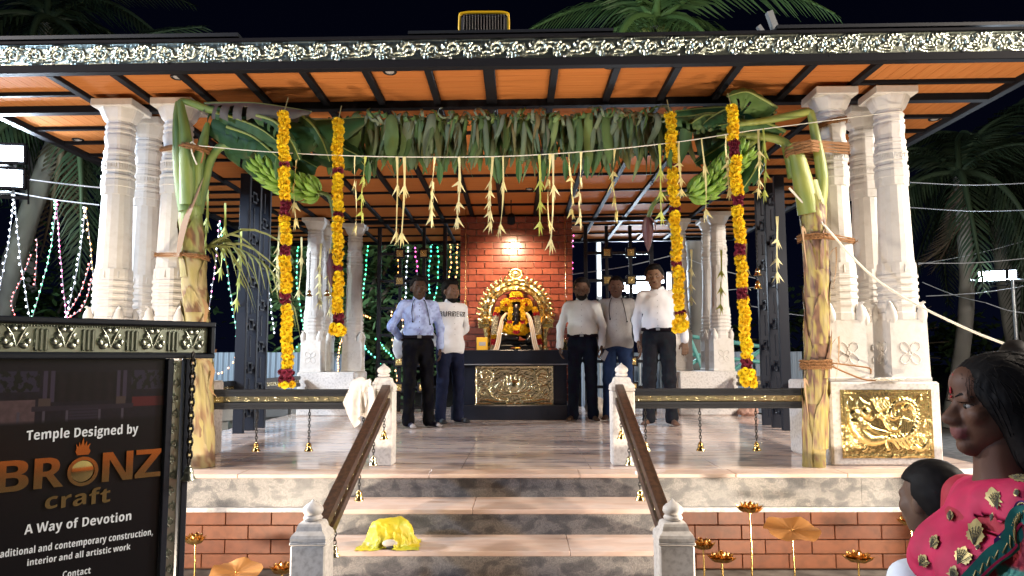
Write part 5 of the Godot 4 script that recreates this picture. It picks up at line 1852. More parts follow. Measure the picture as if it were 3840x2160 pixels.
func hand_prims(w: Vector3, dir: Vector3, pn: Vector3, thumb: Vector3, s: float, curl: float) -> Array:
	# wrist, direction of fingers, palm normal, side of thumb
	var o := []
	dir = dir.normalized(); thumb = (thumb - dir * thumb.dot(dir)).normalized(); pn = (pn - dir * pn.dot(dir) - thumb * pn.dot(thumb)).normalized()
	for k in 4:
		var a := w + thumb * (0.012 - k * 0.008) * s
		var b := w + dir * 0.082 * s + thumb * (0.030 - k * 0.020) * s
		o.append(cap(a, b, 0.015 * s, 0.0115 * s))
		var L: float = [0.072, 0.080, 0.074, 0.058][k] * s
		var d1 := (dir + pn * curl * 0.5).normalized()
		var d2 := (dir + pn * curl * 1.3).normalized()
		var d3 := (dir * 0.7 + pn * curl * 2.0).normalized()
		var j1 := b + d1 * L * 0.45; var j2 := j1 + d2 * L * 0.32; var j3 := j2 + d3 * L * 0.24
		o.append(cap(b, j1, 0.0098 * s, 0.0090 * s)); o.append(cap(j1, j2, 0.0090 * s, 0.0084 * s)); o.append(cap(j2, j3, 0.0084 * s, 0.0074 * s))
	var t0 := w + dir * 0.025 * s + thumb * 0.020 * s
	var t1 := t0 + (thumb * 0.75 + dir * 0.8 + pn * 0.35).normalized() * 0.045 * s
	var t2 := t1 + (thumb * 0.25 + dir * 1.0 + pn * 0.45).normalized() * 0.032 * s
	o.append(cap(t0, t1, 0.015 * s, 0.0112 * s)); o.append(cap(t1, t2, 0.0112 * s, 0.0090 * s))
	return o

func head_prims(c: Vector3, b: Basis, s: float, fat := 1.0) -> Array:
	# c: centre of the head at eye height; +z of b is where the face looks
	var P := func(x: float, y: float, z: float) -> Vector3: return c + b * (Vector3(x, y, z) * s)
	var o := []
	o.append(ell(P.call(0, 0.035, -0.012), V(0.076, 0.088, 0.097) * s, b))
	o.append(ell(P.call(0, -0.035, 0.022), V(0.063 * fat, 0.078, 0.066) * s, b))
	o.append(ell(P.call(0, -0.088, 0.052), V(0.030 * fat, 0.026, 0.026) * s, b))
	o.append(cap(P.call(-0.040, 0.020, 0.074), P.call(0.040, 0.020, 0.074), 0.013 * s, 0.013 * s))
	o.append(cap(P.call(0, 0.010, 0.083), P.call(0, -0.028, 0.105), 0.008 * s, 0.0115 * s))
	o.append(cap(P.call(-0.014, -0.032, 0.093), P.call(0.014, -0.032, 0.093), 0.009 * s, 0.009 * s))
	o.append(cap(P.call(-0.020, -0.059, 0.082), P.call(0.020, -0.059, 0.082), 0.0085 * s, 0.0085 * s))
	for x in [-1, 1]:
		o.append(ell(P.call(x * 0.043, -0.020, 0.060), V(0.024 * fat, 0.022, 0.022) * s, b))
		o.append(ell(P.call(x * 0.078, -0.005, -0.005), V(0.010, 0.030, 0.018) * s, b * Basis(Vector3.UP, x * 0.35)))
	return o

func face_bits(t: Node3D, c: Vector3, b: Basis, s: float, brow := true) -> void:
	for x in [-1, 1]:
		var m := MB.new()
		m.col = Color(0.55, 0.52, 0.50)
		m.ball(c + b * (V(x * 0.031, 0.0, 0.0735) * s), V(0.0145, 0.0085, 0.009) * s, 10, 6, b)
		m.col = Color(0.015, 0.010, 0.008)
		m.ball(c + b * (V(x * 0.031, 0.0, 0.0795) * s), V(0.0068, 0.0068, 0.0048) * s, 8, 5, b)
		part(t, "eye", m, M["skin_vc"])
		if brow:
			m = MB.new()
			m.col = Color(0.012, 0.009, 0.008)
			m.tube([c + b * (V(x * 0.012, 0.021, 0.0865) * s), c + b * (V(x * 0.030, 0.027, 0.0845) * s), c + b * (V(x * 0.052, 0.021, 0.0715) * s)], [0.0045 * s, 0.005 * s, 0.002 * s], 5)
			part(t, "eyebrow", m, M["hair"])
	var m := MB.new()
	m.col = Color(0.12, 0.045, 0.038)
	m.tube([c + b * (V(-0.022, -0.0595, 0.0885) * s), c + b * (V(0, -0.0575, 0.0925) * s), c + b * (V(0.022, -0.0595, 0.0885) * s)], [0.002 * s, 0.0045 * s, 0.002 * s], 6)
	part(t, "mouth", m, M["skin_vc"])

func wrinkle(p: Vector3) -> float:
	return 0.0045 * fn.get_noise_3d(p.x * 7.0, p.y * 4.0, p.z * 7.0) + 0.003 * sin(p.y * 38.0 + 6.0 * fn.get_noise_3d(p.x * 4.0, p.y * 3.0, p.z * 4.0))

func man(d: Dictionary) -> Node3D:
	var s: float = d.h / 1.725
	var t := thing("person", d.label, "person", V(d.x, PF, d.z), d.yaw)
	var skin: Color = d.skin
	var HB := Basis(Vector3.UP, d.get("look", 0.0)) * Basis(Vector3.RIGHT, d.get("nod", 0.0)) * Basis(Vector3.BACK, d.get("tilt", 0.0))
	var hs: float = s * 1.14
	var hc := V(d.get("hx", 0.0), 1.585, 0.015) * s
	var sh := [V(-0.172, 1.395, 0) * s, V(0.172, 1.395, 0) * s]
	var el: Array = d.elbow.map(func(q): return q * s)
	var wr: Array = d.wrist.map(func(q): return q * s)
	var hip := [V(-0.088, 0.92, 0) * s, V(0.088, 0.92, 0) * s]
	var kn := [V(-0.105, 0.49, 0.02) * s, V(0.105, 0.49, 0.02) * s]
	var an := [V(-0.12, 0.075, -0.02) * s, V(0.12, 0.075, -0.02) * s]
	if d.has("feet"):
		an = d.feet.map(func(q): return q * s)
		for k in 2: kn[k] = hip[k].lerp(an[k], 0.5) + V(0, 0, 0.025 * s)
	var belly: float = d.get("belly", 0.0)
	# body: one continuous skin
	var sk := [cap(V(0, 0.95, 0) * s, V(0, 1.28, -0.01) * s, 0.09 * s, 0.09 * s), cap(sh[0], sh[1], 0.04 * s, 0.04 * s), cap(V(0, 1.36, -0.015) * s, hc + V(0, -0.06, -0.02) * s, 0.054 * s, 0.056 * s)]
	for k in 2:
		sk.append(cap(sh[k], el[k], 0.044 * s, 0.038 * s)); sk.append(cap(el[k], wr[k], 0.038 * s, 0.026 * s))
		sk.append(cap(hip[k], kn[k], 0.07 * s, 0.05 * s)); sk.append(cap(kn[k], an[k], 0.048 * s, 0.036 * s))
	var m := MB.new()
	sdf_mesh(m, sk, 0.03, 0.03, flat(skin))
	sdf_mesh(m, head_prims(hc, HB, hs, d.get("fat", 1.0)), 0.009, 0.022, func(p: Vector3) -> Color:
		var q: Vector3 = HB.inverse() * (p - hc) / hs
		return skin * (0.88 if q.y < -0.03 else 1.0))
	for k in 2:
		var hd := hand_prims(wr[k], d.hdir[k], d.hpn[k], d.hth[k], s, d.get("curl", 0.35))
		sdf_mesh(m, hd, 0.0075, 0.007, flat(skin * 0.95))
		var toe: Vector3 = d.toes[k] if d.has("toes") else V([-0.35, 0.35][k], 0, 1)
		toe = toe.normalized()
		var f := [cap(an[k] + V(0, -0.03 * s, 0), an[k] + toe * 0.13 * s + V(0, -0.045 * s, 0), 0.036 * s, 0.026 * s), cap(an[k] + V(0, -0.035 * s, 0) - toe * 0.03 * s, an[k] + V(0, -0.02 * s, 0), 0.034 * s, 0.034 * s)]
		var sc: Color = d.get("sock", skin * 0.7)
		for j in 5:
			var side := toe.cross(Vector3.UP) * (j - 2) * 0.014 * s
			f.append(cap(an[k] + toe * 0.11 * s + side * 0.7 + V(0, -0.048 * s, 0), an[k] + toe * (0.172 - absf(j - 1.5) * 0.008) * s + side + V(0, -0.055 * s, 0), 0.013 * s, 0.010 * s))
		sdf_mesh(m, f, 0.011, 0.014, func(p: Vector3) -> Color: return sc if (p - an[k]).dot(toe) < 0.13 * s else d.get("toe_col", sc))
	part(t, "body", m, M["skin_vc"])
	face_bits(t, hc, HB, hs)
	# trousers
	var tr := [ell(V(0, 0.955, -0.005) * s, V(0.168 + belly * 0.3, 0.13, 0.125 + belly * 0.4) * s)]
	for k in 2:
		tr.append(cap(hip[k] + V(0, -0.02 * s, 0), kn[k], 0.094 * s, 0.072 * s)); tr.append(cap(kn[k], an[k] + V(0, 0.0, 0.005), 0.072 * s, 0.062 * s)); tr.append(cap(an[k] + V(0, 0.03, 0), an[k] + V(0, -0.035 * s, 0.015), 0.062 * s, 0.060 * s))
	var wy: float = (1.045 if d.tuck else 1.0) * s
	m = MB.new()
	var pc: Color = d.pants
	sdf_mesh(m, tr, 0.018, 0.035, func(p: Vector3) -> Color: return pc * (1.0 + 0.35 * fn.get_noise_3d(p.x * 9.0, p.y * 5.0, p.z * 9.0)), func(p: Vector3, e: float) -> float: return maxf(e + 1.2 * wrinkle(p * V(1.3, 1.5, 1.3)), maxf(p.y - wy, 0.022 - p.y)))
	part(t, "trousers", m, M["cloth_vc"])
	# shirt
	var st := [ell(V(0, 1.295, -0.005) * s, V(0.185, 0.175, 0.122) * s), ell(V(0, 1.10, 0.006 + belly * 0.5) * s, V(0.168 + belly * 0.5, 0.19, 0.122 + belly) * s), cap(sh[0] + V(0.035, 0.004, 0), sh[1] + V(-0.035, 0.004, 0), 0.055 * s, 0.055 * s), cap(V(0, 1.40, 0) * s, V(0, 1.462, -0.012) * s, 0.09 * s, 0.066 * s)]
	for k in 2:
		var cuff: float = d.get("cuff", 0.96)
		var ce: Vector3 = el[k].lerp(wr[k], cuff)
		st.append(cap(sh[k], el[k], 0.056 * s, 0.048 * s)); st.append(cap(el[k], ce, 0.047 * s, 0.044 * s if cuff > 0.5 else 0.058 * s))
	var hem: float = d.hem * s
	if not d.tuck: st.append(ell(V(0, 0.92, 0.004) * s, V(0.187 + belly * 0.4, 0.20, 0.135 + belly * 0.5) * s))
	m = MB.new()
	var shirt: Callable = d.shirt
	sdf_mesh(m, st, 0.0155, 0.035, shirt, func(p: Vector3, e: float) -> float:
		var central := absf(p.x) < 0.20 * s
		var neck := (p.y - 1.458 * s) if absf(p.x) < 0.1 * s else -1.0
		var vee := 0.0
		var r := maxf(e + wrinkle(p), neck)
		if central and not (p.x < -0.19 * s or p.x > 0.19 * s): r = maxf(r, hem + 0.02 * cos(p.x * 14.0) - p.y)
		return r)
	var shp := part(t, "shirt", m, M["cloth_vc"])
	# collar
	m = MB.new()
	m.col = shirt.call(V(0.02, 1.45 * s, 0.1))
	for x in [-1.0, 1.0]:
		var pts := []
		for j in 8:
			var a := lerpf(0.12, PI, j / 7.0)
			pts.append(V(x * sin(a) * 0.068 * s, (1.468 - 0.028 * cos(a) * maxf(cos(a), 0.0) + (0.0 if a < 0.5 else 0.012)) * s, cos(a) * 0.070 * s + 0.002))
		var wd := []
		for j in 8: wd.append(0.020 * s)
		var sdv := []
		for j in 8:
			var a := lerpf(0.12, PI, j / 7.0)
			sdv.append(V(-x * sin(a) * 0.35, 0.9, -cos(a) * 0.35).normalized())
		m.strip(pts, wd, sdv)
	part(shp, "collar", m, M["cloth_vc"])
	m = MB.new()
	m.col = Color(0.1, 0.1, 0.12) if d.get("dark_buttons", false) else shirt.call(V(0, 1.2 * s, 0.12)) * 0.6
	for k in 6:
		var y := lerpf(1.40, maxf(d.hem, 1.03) + 0.03, k / 5.0) * s
		var z := 0.25
		for it in 14:
			var e := sd(st, V(0.0, y, z), 0.035)
			z -= e * 0.9
		m.ball(V(0.0, y, z + 0.006), V(0.006, 0.006, 0.003), 7, 4)
	part(shp, "buttons", m, M["cloth_vc"])
	if d.tuck:
		m = MB.new()
		var rs := []
		for y in [1.008, 1.012, 1.042, 1.046]:
			var r := []
			for j in 28:
				var a := -TAU * j / 28
				var inset := 0.0 if y > 1.01 and y < 1.044 else 0.006
				r.append(V(cos(a) * (0.176 + belly * 0.4 - inset), y, sin(a) * (0.128 + belly * 0.7 - inset) + belly * 0.3) * s)
			rs.append(r)
		m.col = Color(0.012, 0.011, 0.012)
		m.rings(rs, true, false, false)
		var bl := part(t, "belt", m, M["cloth_vc"])
		m = MB.new()
		m.box(V(0.0, 1.027, 0.128 + belly * 1.0 + 0.004) * s, V(0.045, 0.034, 0.012))
		part(bl, "buckle", m, M["galvanised"])
	# hair
	if d.get("hair", 1) > 0:
		m = MB.new()
		var thick: float = 0.013 if d.hair == 1 else 0.003
		var hp := [ell(hc + HB * (V(0, 0.037, -0.016) * hs), (V(0.079, 0.092, 0.100) + Vector3.ONE * thick) * hs, HB)]
		if d.hair == 1: hp.append(ell(hc + HB * (V(0.012, 0.098, 0.030) * hs), V(0.062, 0.034, 0.058) * hs, HB))
		sdf_mesh(m, hp, 0.010, 0.02, flat(Color(0.010, 0.009, 0.010)), func(p: Vector3, e: float) -> float:
			var q: Vector3 = HB.inverse() * (p - hc) / hs
			var line := 0.066 + 0.12 * absf(q.x) if q.z > 0.05 else lerpf(-0.055, 0.0, clampf((q.z + 0.06) / 0.06, 0, 1)) + lerpf(0.0, 0.055, clampf(q.z / 0.05, 0, 1))
			return maxf(e + (0.006 * fn.get_noise_3d(p.x * 30.0, p.y * 30.0, p.z * 30.0) if d.hair == 1 else 0.0) + thick * 1.15 * hs * clampf(1.0 - (q.y - line) / 0.035, 0.0, 1.0), (line - q.y) * hs))
		part(t, "hair", m, M["hair"])
	if d.get("beard", 0) > 0:
		m = MB.new()
		var bp := [ell(hc + HB * (V(0, -0.040, 0.024) * hs), (V(0.065, 0.080, 0.068)) * hs, HB), ell(hc + HB * (V(0, -0.090, 0.054) * hs), V(0.034, 0.030, 0.030) * hs, HB)]
		sdf_mesh(m, bp, 0.010, 0.02, flat(Color(0.014, 0.011, 0.010)), func(p: Vector3, e: float) -> float:
			var q: Vector3 = HB.inverse() * (p - hc) / hs
			var top := -0.052 - 0.010 * cos(q.x * 60.0) if absf(q.x) < 0.035 else -0.040
			if d.beard == 1: top = -0.074
			return maxf(e - 0.001, maxf((q.y - top) * hs, -(q.z + 0.01) * hs)))
		part(t, "beard", m, M["hair"])
	if d.get("moustache", true):
		m = MB.new()
		m.tube([hc + HB * (V(-0.030, -0.055, 0.080) * hs), hc + HB * (V(0, -0.047, 0.0945) * hs), hc + HB * (V(0.030, -0.055, 0.080) * hs)], [0.003 * hs, 0.0062 * hs, 0.003 * hs], 5)
		part(t, "moustache", m, M["hair"])
	if d.get("cord", false):
		m = MB.new()
		var a := []
		for q in [V(-0.075, 1.20, 0.30), V(-0.085, 1.33, 0.30), V(-0.060, 1.45, 0.12), V(0.0, 1.48, -0.08), V(0.060, 1.45, 0.12), V(0.095, 1.33, 0.30), V(0.125, 1.17, 0.30)]:
			var p: Vector3 = q * s
			for it in 10:
				if p.z > 0.0: p.z -= maxf(sd(st, p, 0.035) - 0.007, -0.02) * 0.8
			a.append(p)
		m.tube(spline(a, 26), 0.0042, 5)
		m.ball(a[0], V(0.009, 0.012, 0.008), 7, 5); m.ball(a[-1], V(0.009, 0.012, 0.008), 7, 5)
		part(t, "neck_cord", m, M["black_steel"])
	if d.get("watch", -1) >= 0:
		m = MB.new()
		var k: int = d.watch
		var w: Vector3 = wr[k] + (el[k] - wr[k]).normalized() * 0.008
		m.lathe([[0.032 * s, -0.012], [0.035 * s, 0.0], [0.032 * s, 0.012]], 14, w, look((el[k] - wr[k]).normalized()) * Basis(Vector3.RIGHT, PI / 2))
		part(t, "watch", m, M["black_gloss"])
	return t

func men() -> void:
	var DN := V(0, -1, 0)
	var blue := func(p: Vector3) -> Color:
		var n := fn.get_noise_3d(p.x * 11.0, p.y * 11.0, p.z * 11.0) + 0.5 * fn.get_noise_3d(p.x * 30.0, p.y * 30.0, p.z * 30.0)
		return Color(0.40, 0.50, 0.78).lerp(Color(0.24, 0.27, 0.50), clampf(n * 1.6 + 0.25, 0, 1))
	man({"x": -1.18, "z": -8.64, "h": 1.735, "yaw": 0.22, "look": 0.05, "skin": Color(0.060, 0.032, 0.022), "pants": Color(0.008, 0.008, 0.011), "shirt": blue, "tuck": true, "hem": 1.02, "belly": 0.012, "dark_buttons": true,
		"elbow": [V(-0.305, 1.15, -0.06), V(0.255, 1.14, -0.02)], "wrist": [V(-0.20, 1.03, -0.17), V(0.245, 0.90, 0.05)], "hdir": [V(0.9, -0.3, -0.1), V(0.02, -1, 0.1)], "hpn": [V(0, 0, 1), V(-1, 0, 0.2)], "hth": [V(0, 1, 0), V(0, 0, 1)], "curl": 0.45,
		"sock": Color(0.012, 0.014, 0.03), "toe_col": Color(0.35, 0.32, 0.32), "cord": true, "watch": 1, "feet": [V(-0.11, 0.075, 0.05), V(0.13, 0.075, -0.03)], "toes": [V(0.35, 0, 1), V(0.9, 0, 0.8)],
		"hair": 1, "label": "man in mottled pale blue shirt and black trousers, one arm behind back"})
	var white := func(p: Vector3) -> Color: return Color(0.74, 0.74, 0.76)
	var m2 := man({"x": -0.86, "z": -9.17, "h": 1.745, "yaw": 0.55, "look": 0.15, "skin": Color(0.150, 0.082, 0.052), "pants": Color(0.016, 0.020, 0.045), "shirt": white, "tuck": false, "hem": 0.83, "belly": 0.0,
		"elbow": [V(-0.27, 1.15, -0.12), V(0.27, 1.15, -0.12)], "wrist": [V(-0.08, 0.95, -0.19), V(0.08, 0.93, -0.19)], "hdir": [V(0.8, -0.6, 0), V(-0.8, -0.6, 0)], "hpn": [V(0, 0, 1), V(0, 0, 1)], "hth": [V(0, 1, 0.2), V(0, 1, 0.2)],
		"sock": Color(0.10, 0.12, 0.15), "toe_col": Color(0.03, 0.03, 0.035), "toes": [V(-0.1, 0, 1), V(0.5, 0, 1)], "hair": 1, "beard": 1, "label": "man in white lettered shirt and jeans, hands behind back"})
	# lettering across the chest
	var tm := TextMesh.new()
	tm.text = "BURBERRY"
	tm.font = sysfont("Droid Sans", 400)
	tm.font_size = 64
	tm.pixel_size = 0.062 / 46.0
	tm.depth = 0.004
	wrap_text(m2, "lettering", tm, 1.325, 0.137, M["black_gloss"])
	man({"x": 0.79, "z": -9.5, "h": 1.80, "yaw": -0.12, "look": 0.0, "skin": Color(0.105, 0.058, 0.038), "pants": Color(0.010, 0.012, 0.022), "shirt": func(p): return Color(0.66, 0.66, 0.63), "tuck": true, "hem": 1.02, "belly": 0.03, "fat": 1.12,
		"elbow": [V(-0.265, 1.13, -0.03), V(0.245, 1.14, -0.05)], "wrist": [V(-0.27, 0.89, 0.05), V(0.235, 0.91, 0.09)], "hdir": [V(0.12, -1, 0.15), V(0.0, -1, 0.2)], "hpn": [V(1, 0, 0.2), V(-1, 0, 0.2)], "hth": [V(0, 0, 1), V(0, 0, 1)], "curl": 0.5,
		"hair": 1, "beard": 2, "watch": 1, "label": "bearded man in white shirt and navy trousers holding a phone"})
	man({"x": 1.25, "z": -9.62, "h": 1.84, "yaw": -0.18, "look": -0.02, "skin": Color(0.120, 0.066, 0.045), "pants": Color(0.030, 0.052, 0.125), "shirt": func(p): return Color(0.44, 0.42, 0.40) * (1.0 + 0.12 * fn.get_noise_3d(p.x * 40.0, p.y * 40.0, p.z * 40.0)), "tuck": false, "hem": 0.86, "belly": 0.018, "cuff": 0.22,
		"elbow": [V(-0.25, 1.13, -0.05), V(0.27, 1.12, -0.02)], "wrist": [V(-0.24, 0.88, 0.03), V(0.285, 0.87, 0.05)], "hdir": [V(0.0, -1, 0.15), V(-0.1, -1, 0.15)], "hpn": [V(1, 0, 0.2), V(-1, 0, 0.2)], "hth": [V(0, 0, 1), V(0, 0, 1)], "curl": 0.45,
		"hair": 2, "beard": 0, "cord": true, "moustache": true, "label": "close cropped man in loose grey kurta shirt and blue jeans"})
	man({"x": 1.64, "z": -8.85, "h": 1.885, "yaw": -0.22, "look": -0.05, "tilt": 0.10, "hx": -0.03, "skin": Color(0.165, 0.095, 0.062), "pants": Color(0.014, 0.015, 0.019), "shirt": func(p): return Color(0.74, 0.74, 0.77), "tuck": true, "hem": 1.02, "belly": 0.028,
		"elbow": [V(-0.24, 1.14, -0.07), V(0.262, 1.14, -0.02)], "wrist": [V(-0.22, 0.92, -0.02), V(0.275, 0.90, 0.05)], "hdir": [V(0.0, -1, 0.1), V(0.02, -1, 0.12)], "hpn": [V(1, 0, 0), V(-0.3, 0, -1)], "hth": [V(0, 0, 1), V(-1, 0, 0.3)], "curl": 0.3,
		"hair": 1, "moustache": true, "watch": 1, "label": "tall man in white shirt and dark grey trousers beside the marigold garland"})
	# the phone in his hand
	var m := MB.new()
	m.box(Vector3.ZERO, V(0.068, 0.14, 0.008), Basis(), 0.004)
	var ph := single("mobile_phone", m, M["black_gloss"], "mobile phone with pale back held by bearded man", "phone", V(1.055, 1.60, -9.37), Basis(Vector3.UP, 0.5) * Basis(Vector3.BACK, -0.5))
	m = MB.new()
	m.box(V(0, 0, 0.0045), V(0.062, 0.132, 0.001))
	part(ph, "back_cover", m, M["phone_back"])
	# white cloth bag behind the first man
	m = MB.new()
	sdf_mesh(m, [ell(V(0, -0.16, 0), V(0.08, 0.14, 0.05)), cap(V(0, -0.05, 0), V(0.04, 0.04, 0), 0.04, 0.02)], 0.012, 0.04, flat(Color(0.75, 0.75, 0.74)), func(p: Vector3, e: float) -> float: return e + 0.012 * fn.get_noise_3d(p.x * 14.0, p.y * 8.0, p.z * 14.0))
	single("white_bag", m, M["cloth_vc"], "white carrier bag hanging from the hand behind the man in blue", "bag", V(-1.43, 1.86, -8.82))

func sysfont(n: String, w := 400) -> SystemFont:
	var f := SystemFont.new()
	f.font_names = PackedStringArray([n])
	f.font_weight = w
	return f

func wrap_text(t: Node3D, called: String, tm: TextMesh, y: float, depth: float, mat: Material) -> void:
	# bends flat letters round an upright elliptic chest
	var ar := tm.surface_get_arrays(0)
	var vs: PackedVector3Array = ar[Mesh.ARRAY_VERTEX]
	var ns: PackedVector3Array = ar[Mesh.ARRAY_NORMAL]
	for k in vs.size():
		var a := vs[k].x / 0.175
		vs[k] = V(sin(a) * (0.190 + vs[k].z), y + vs[k].y, cos(a) * (depth + vs[k].z))
		ns[k] = V(sin(a), 0, cos(a))
	var o := []
	o.resize(Mesh.ARRAY_MAX)
	o[Mesh.ARRAY_VERTEX] = vs; o[Mesh.ARRAY_NORMAL] = ns; o[Mesh.ARRAY_INDEX] = ar[Mesh.ARRAY_INDEX]
	var am := ArrayMesh.new()
	am.add_surface_from_arrays(Mesh.PRIMITIVE_TRIANGLES, o)
	part(t, called, am, mat)

func project(pr: Array, k: float, p: Vector3, off: float, dir: Vector3) -> Vector3:
	# slides a point along dir on to the surface
	for it in 16:
		var d := sd(pr, p, k) - off
		if d < 0.02: break
		p -= dir * clampf(d, -0.05, 0.05) * 0.8
	for it in 5: p -= grad(pr, k, p) * (sd(pr, p, k) - off)
	return p

func grad(pr: Array, k: float, p: Vector3) -> Vector3:
	var e := 0.002
	return V(sd(pr, p + V(e, 0, 0), k) - sd(pr, p - V(e, 0, 0), k), sd(pr, p + V(0, e, 0), k) - sd(pr, p - V(0, e, 0), k), sd(pr, p + V(0, 0, e), k) - sd(pr, p - V(0, 0, e), k)).normalized()

func woman() -> void:
	var t := thing("person", "woman with long black hair in a pink sari with gold leaf embroidery, side view", "person", V(1.165, GY, -1.87), -PI / 2)
	t.scale = Vector3.ONE * 0.978
	var skin := Color(0.088, 0.040, 0.027)
	var hc := V(0.0, 1.335, 0.0)
	var HB := Basis(Vector3.UP, -0.12) * Basis(Vector3.RIGHT, 0.04)
	var m := MB.new()
	# continuous body
	var body := [cap(V(0, 0.62, -0.01), V(0, 1.02, -0.01), 0.13, 0.11), cap(V(-0.13, 1.09, -0.01), V(0.13, 1.09, -0.01), 0.045, 0.045), cap(V(0, 1.06, -0.01), hc + V(0, -0.09, -0.022), 0.06, 0.050), cap(V(0, 1.16, -0.005), hc + V(0, -0.06, 0.0), 0.047, 0.05),
		cap(V(0.165, 1.075, 0.02), V(0.20, 0.80, 0.05), 0.055, 0.046), cap(V(0.20, 0.80, 0.05), V(0.20, 0.58, 0.08), 0.044, 0.028), cap(V(-0.165, 1.075, -0.01), V(-0.20, 0.80, -0.01), 0.052, 0.044), cap(V(-0.20, 0.80, -0.01), V(-0.19, 0.58, 0.05), 0.042, 0.028),
		cap(V(-0.08, 0.62, 0), V(-0.09, 0.08, 0), 0.09, 0.05), cap(V(0.08, 0.62, 0), V(0.09, 0.08, 0), 0.09, 0.05)]
	sdf_mesh(m, body, 0.022, 0.04, flat(skin))
	for sx in [-1.0, 1.0]:
		sdf_mesh(m, hand_prims(V(0.20 * sx if sx > 0 else -0.19, 0.58, 0.08 if sx > 0 else 0.05), V(0, -1, 0.1), V(-sx, 0, 0), V(0, 0, 1), 0.9, 0.5), 0.008, 0.007, flat(skin))
		sdf_mesh(m, [cap(V(0.09 * sx, 0.04, -0.03), V(0.10 * sx, 0.025, 0.15), 0.035, 0.024)], 0.014, 0.01, flat(skin))
	# head with a fuller profile
	var hd := head_prims(hc, HB, 1.0, 1.02)
	var P := func(x: float, y: float, z: float) -> Vector3: return hc + HB * V(x, y, z)
	hd.append(ell(P.call(0, 0.055, 0.052), V(0.055, 0.045, 0.042), HB))
	hd.append(cap(P.call(0, -0.006, 0.088), P.call(0, -0.030, 0.111), 0.008, 0.0125))
	hd.append(ell(P.call(0.013, -0.036, 0.098), V(0.008, 0.008, 0.011), HB)); hd.append(ell(P.call(-0.013, -0.036, 0.098), V(0.008, 0.008, 0.011), HB))
	hd.append(ell(P.call(0, -0.0595, 0.0925), V(0.022, 0.0075, 0.0095), HB)); hd.append(ell(P.call(0, -0.073, 0.090), V(0.020, 0.0082, 0.010), HB))
	hd.append(ell(P.call(0, -0.099, 0.076), V(0.022, 0.018, 0.018), HB)); hd.append(cap(P.call(0.0, -0.105, 0.06), P.call(0, -0.10, 0.0), 0.02, 0.03))
	sdf_mesh(m, hd, 0.0052, 0.014, func(p: Vector3) -> Color:
		var q: Vector3 = HB.inverse() * (p - hc)
		if q.y < -0.052 and q.y > -0.081 and q.z > 0.080: return Color(0.13, 0.045, 0.042)
		return skin)
	part(t, "body", m, M["skin_vc"])
	for x in [-1.0, 1.0]:
		m = MB.new()
		m.col = Color(0.22, 0.20, 0.19)
		m.ball(P.call(x * 0.033, 0.002, 0.071), V(0.0155, 0.0085, 0.011), 12, 7, HB)
		m.col = Color(0.012, 0.008, 0.007)
		m.ball(P.call(x * 0.034, 0.002, 0.079), V(0.007, 0.007, 0.005), 9, 6, HB)
		part(t, "eye", m, M["skin_vc"])
		m = MB.new()
		m.tube([P.call(x * 0.010, 0.024, 0.090), P.call(x * 0.032, 0.032, 0.086), P.call(x * 0.056, 0.024, 0.068)], [0.002, 0.0035, 0.0012], 6)
		m.tube([P.call(x * 0.020, 0.008, 0.083), P.call(x * 0.036, 0.0125, 0.083), P.call(x * 0.052, 0.004, 0.068)], [0.001, 0.0022, 0.001], 5)
		for k in 6: m.tube([P.call(x * (0.028 + k * 0.004), 0.010, 0.084 - k * 0.002), P.call(x * (0.030 + k * 0.005), 0.013, 0.096 - k * 0.002)], 0.0006, 3, false)
		part(t, "brow_and_lashes", m, M["hair"])
	m = MB.new()
	m.col = Color(0.25, 0.008, 0.012)
	m.ball(P.call(0, 0.040, 0.0955), V(0.0045, 0.010, 0.003), 9, 6, HB)
	m.ball(P.call(0, 0.024, 0.0955), V(0.004, 0.004, 0.003), 8, 6, HB)
	m.ball(P.call(0, 0.075, 0.085), V(0.003, 0.008, 0.004), 8, 6, HB)
	part(t, "bindi", m, M["skin_vc"])
	# hair: cap, long mass down the back
	m = MB.new()
	var hp := [ell(P.call(0, 0.042, -0.022), V(0.090, 0.094, 0.110), HB), ell(P.call(0, 0.0, -0.085), V(0.096, 0.105, 0.085), HB), ell(P.call(0.0, -0.08, -0.115), V(0.10, 0.12, 0.085), HB), cap(V(0, 1.19, -0.13), V(0, 1.02, -0.16), 0.100, 0.10), cap(V(0, 1.02, -0.16), V(0, 0.72, -0.15), 0.10, 0.05), cap(P.call(0.070, 0.005, 0.0), P.call(0.074, -0.12, -0.045), 0.026, 0.034), cap(P.call(-0.070, 0.005, 0.0), P.call(-0.074, -0.12, -0.045), 0.026, 0.034)]
	var hair_cut := func(q: Vector3) -> float: return q.z - (0.046 + (0.55 if q.y > 0.0 else 0.36) * q.y)
	sdf_mesh(m, hp, 0.0075, 0.05, flat(Color(0.008, 0.007, 0.008)), func(p: Vector3, e: float) -> float:
		var q: Vector3 = HB.inverse() * (p - hc)
		return maxf(e + 0.0016 * sin(atan2(q.x, q.z + 0.1) * 60.0 + q.y * 14.0) + 0.003 * fn.get_noise_3d(p.x * 14.0, p.y * 4.0, p.z * 14.0), hair_cut.call(q)))
	# strands lying on the hair, combed back and down
	var nv := m.v.size()
	for k in 420:
		var p: Vector3 = m.v[rng.randi() % nv]
		if p.x < -0.03 or p.y < 1.05: continue
		var pts := [p]
		for j in 7:
			var g := grad(hp, 0.05, p)
			var d := V(0.05 * sin(k), -0.55 - 0.12 * j, -0.8 + 0.10 * j)
			d = (d - g * d.dot(g)).normalized()
			p += d * 0.020
			p -= grad(hp, 0.05, p) * (sd(hp, p, 0.05) - 0.0006)
			pts.append(p)
		m.tube(pts, 0.0011, 3, false)
	var hair := part(t, "hair", m, M["hair"])
	m = MB.new()
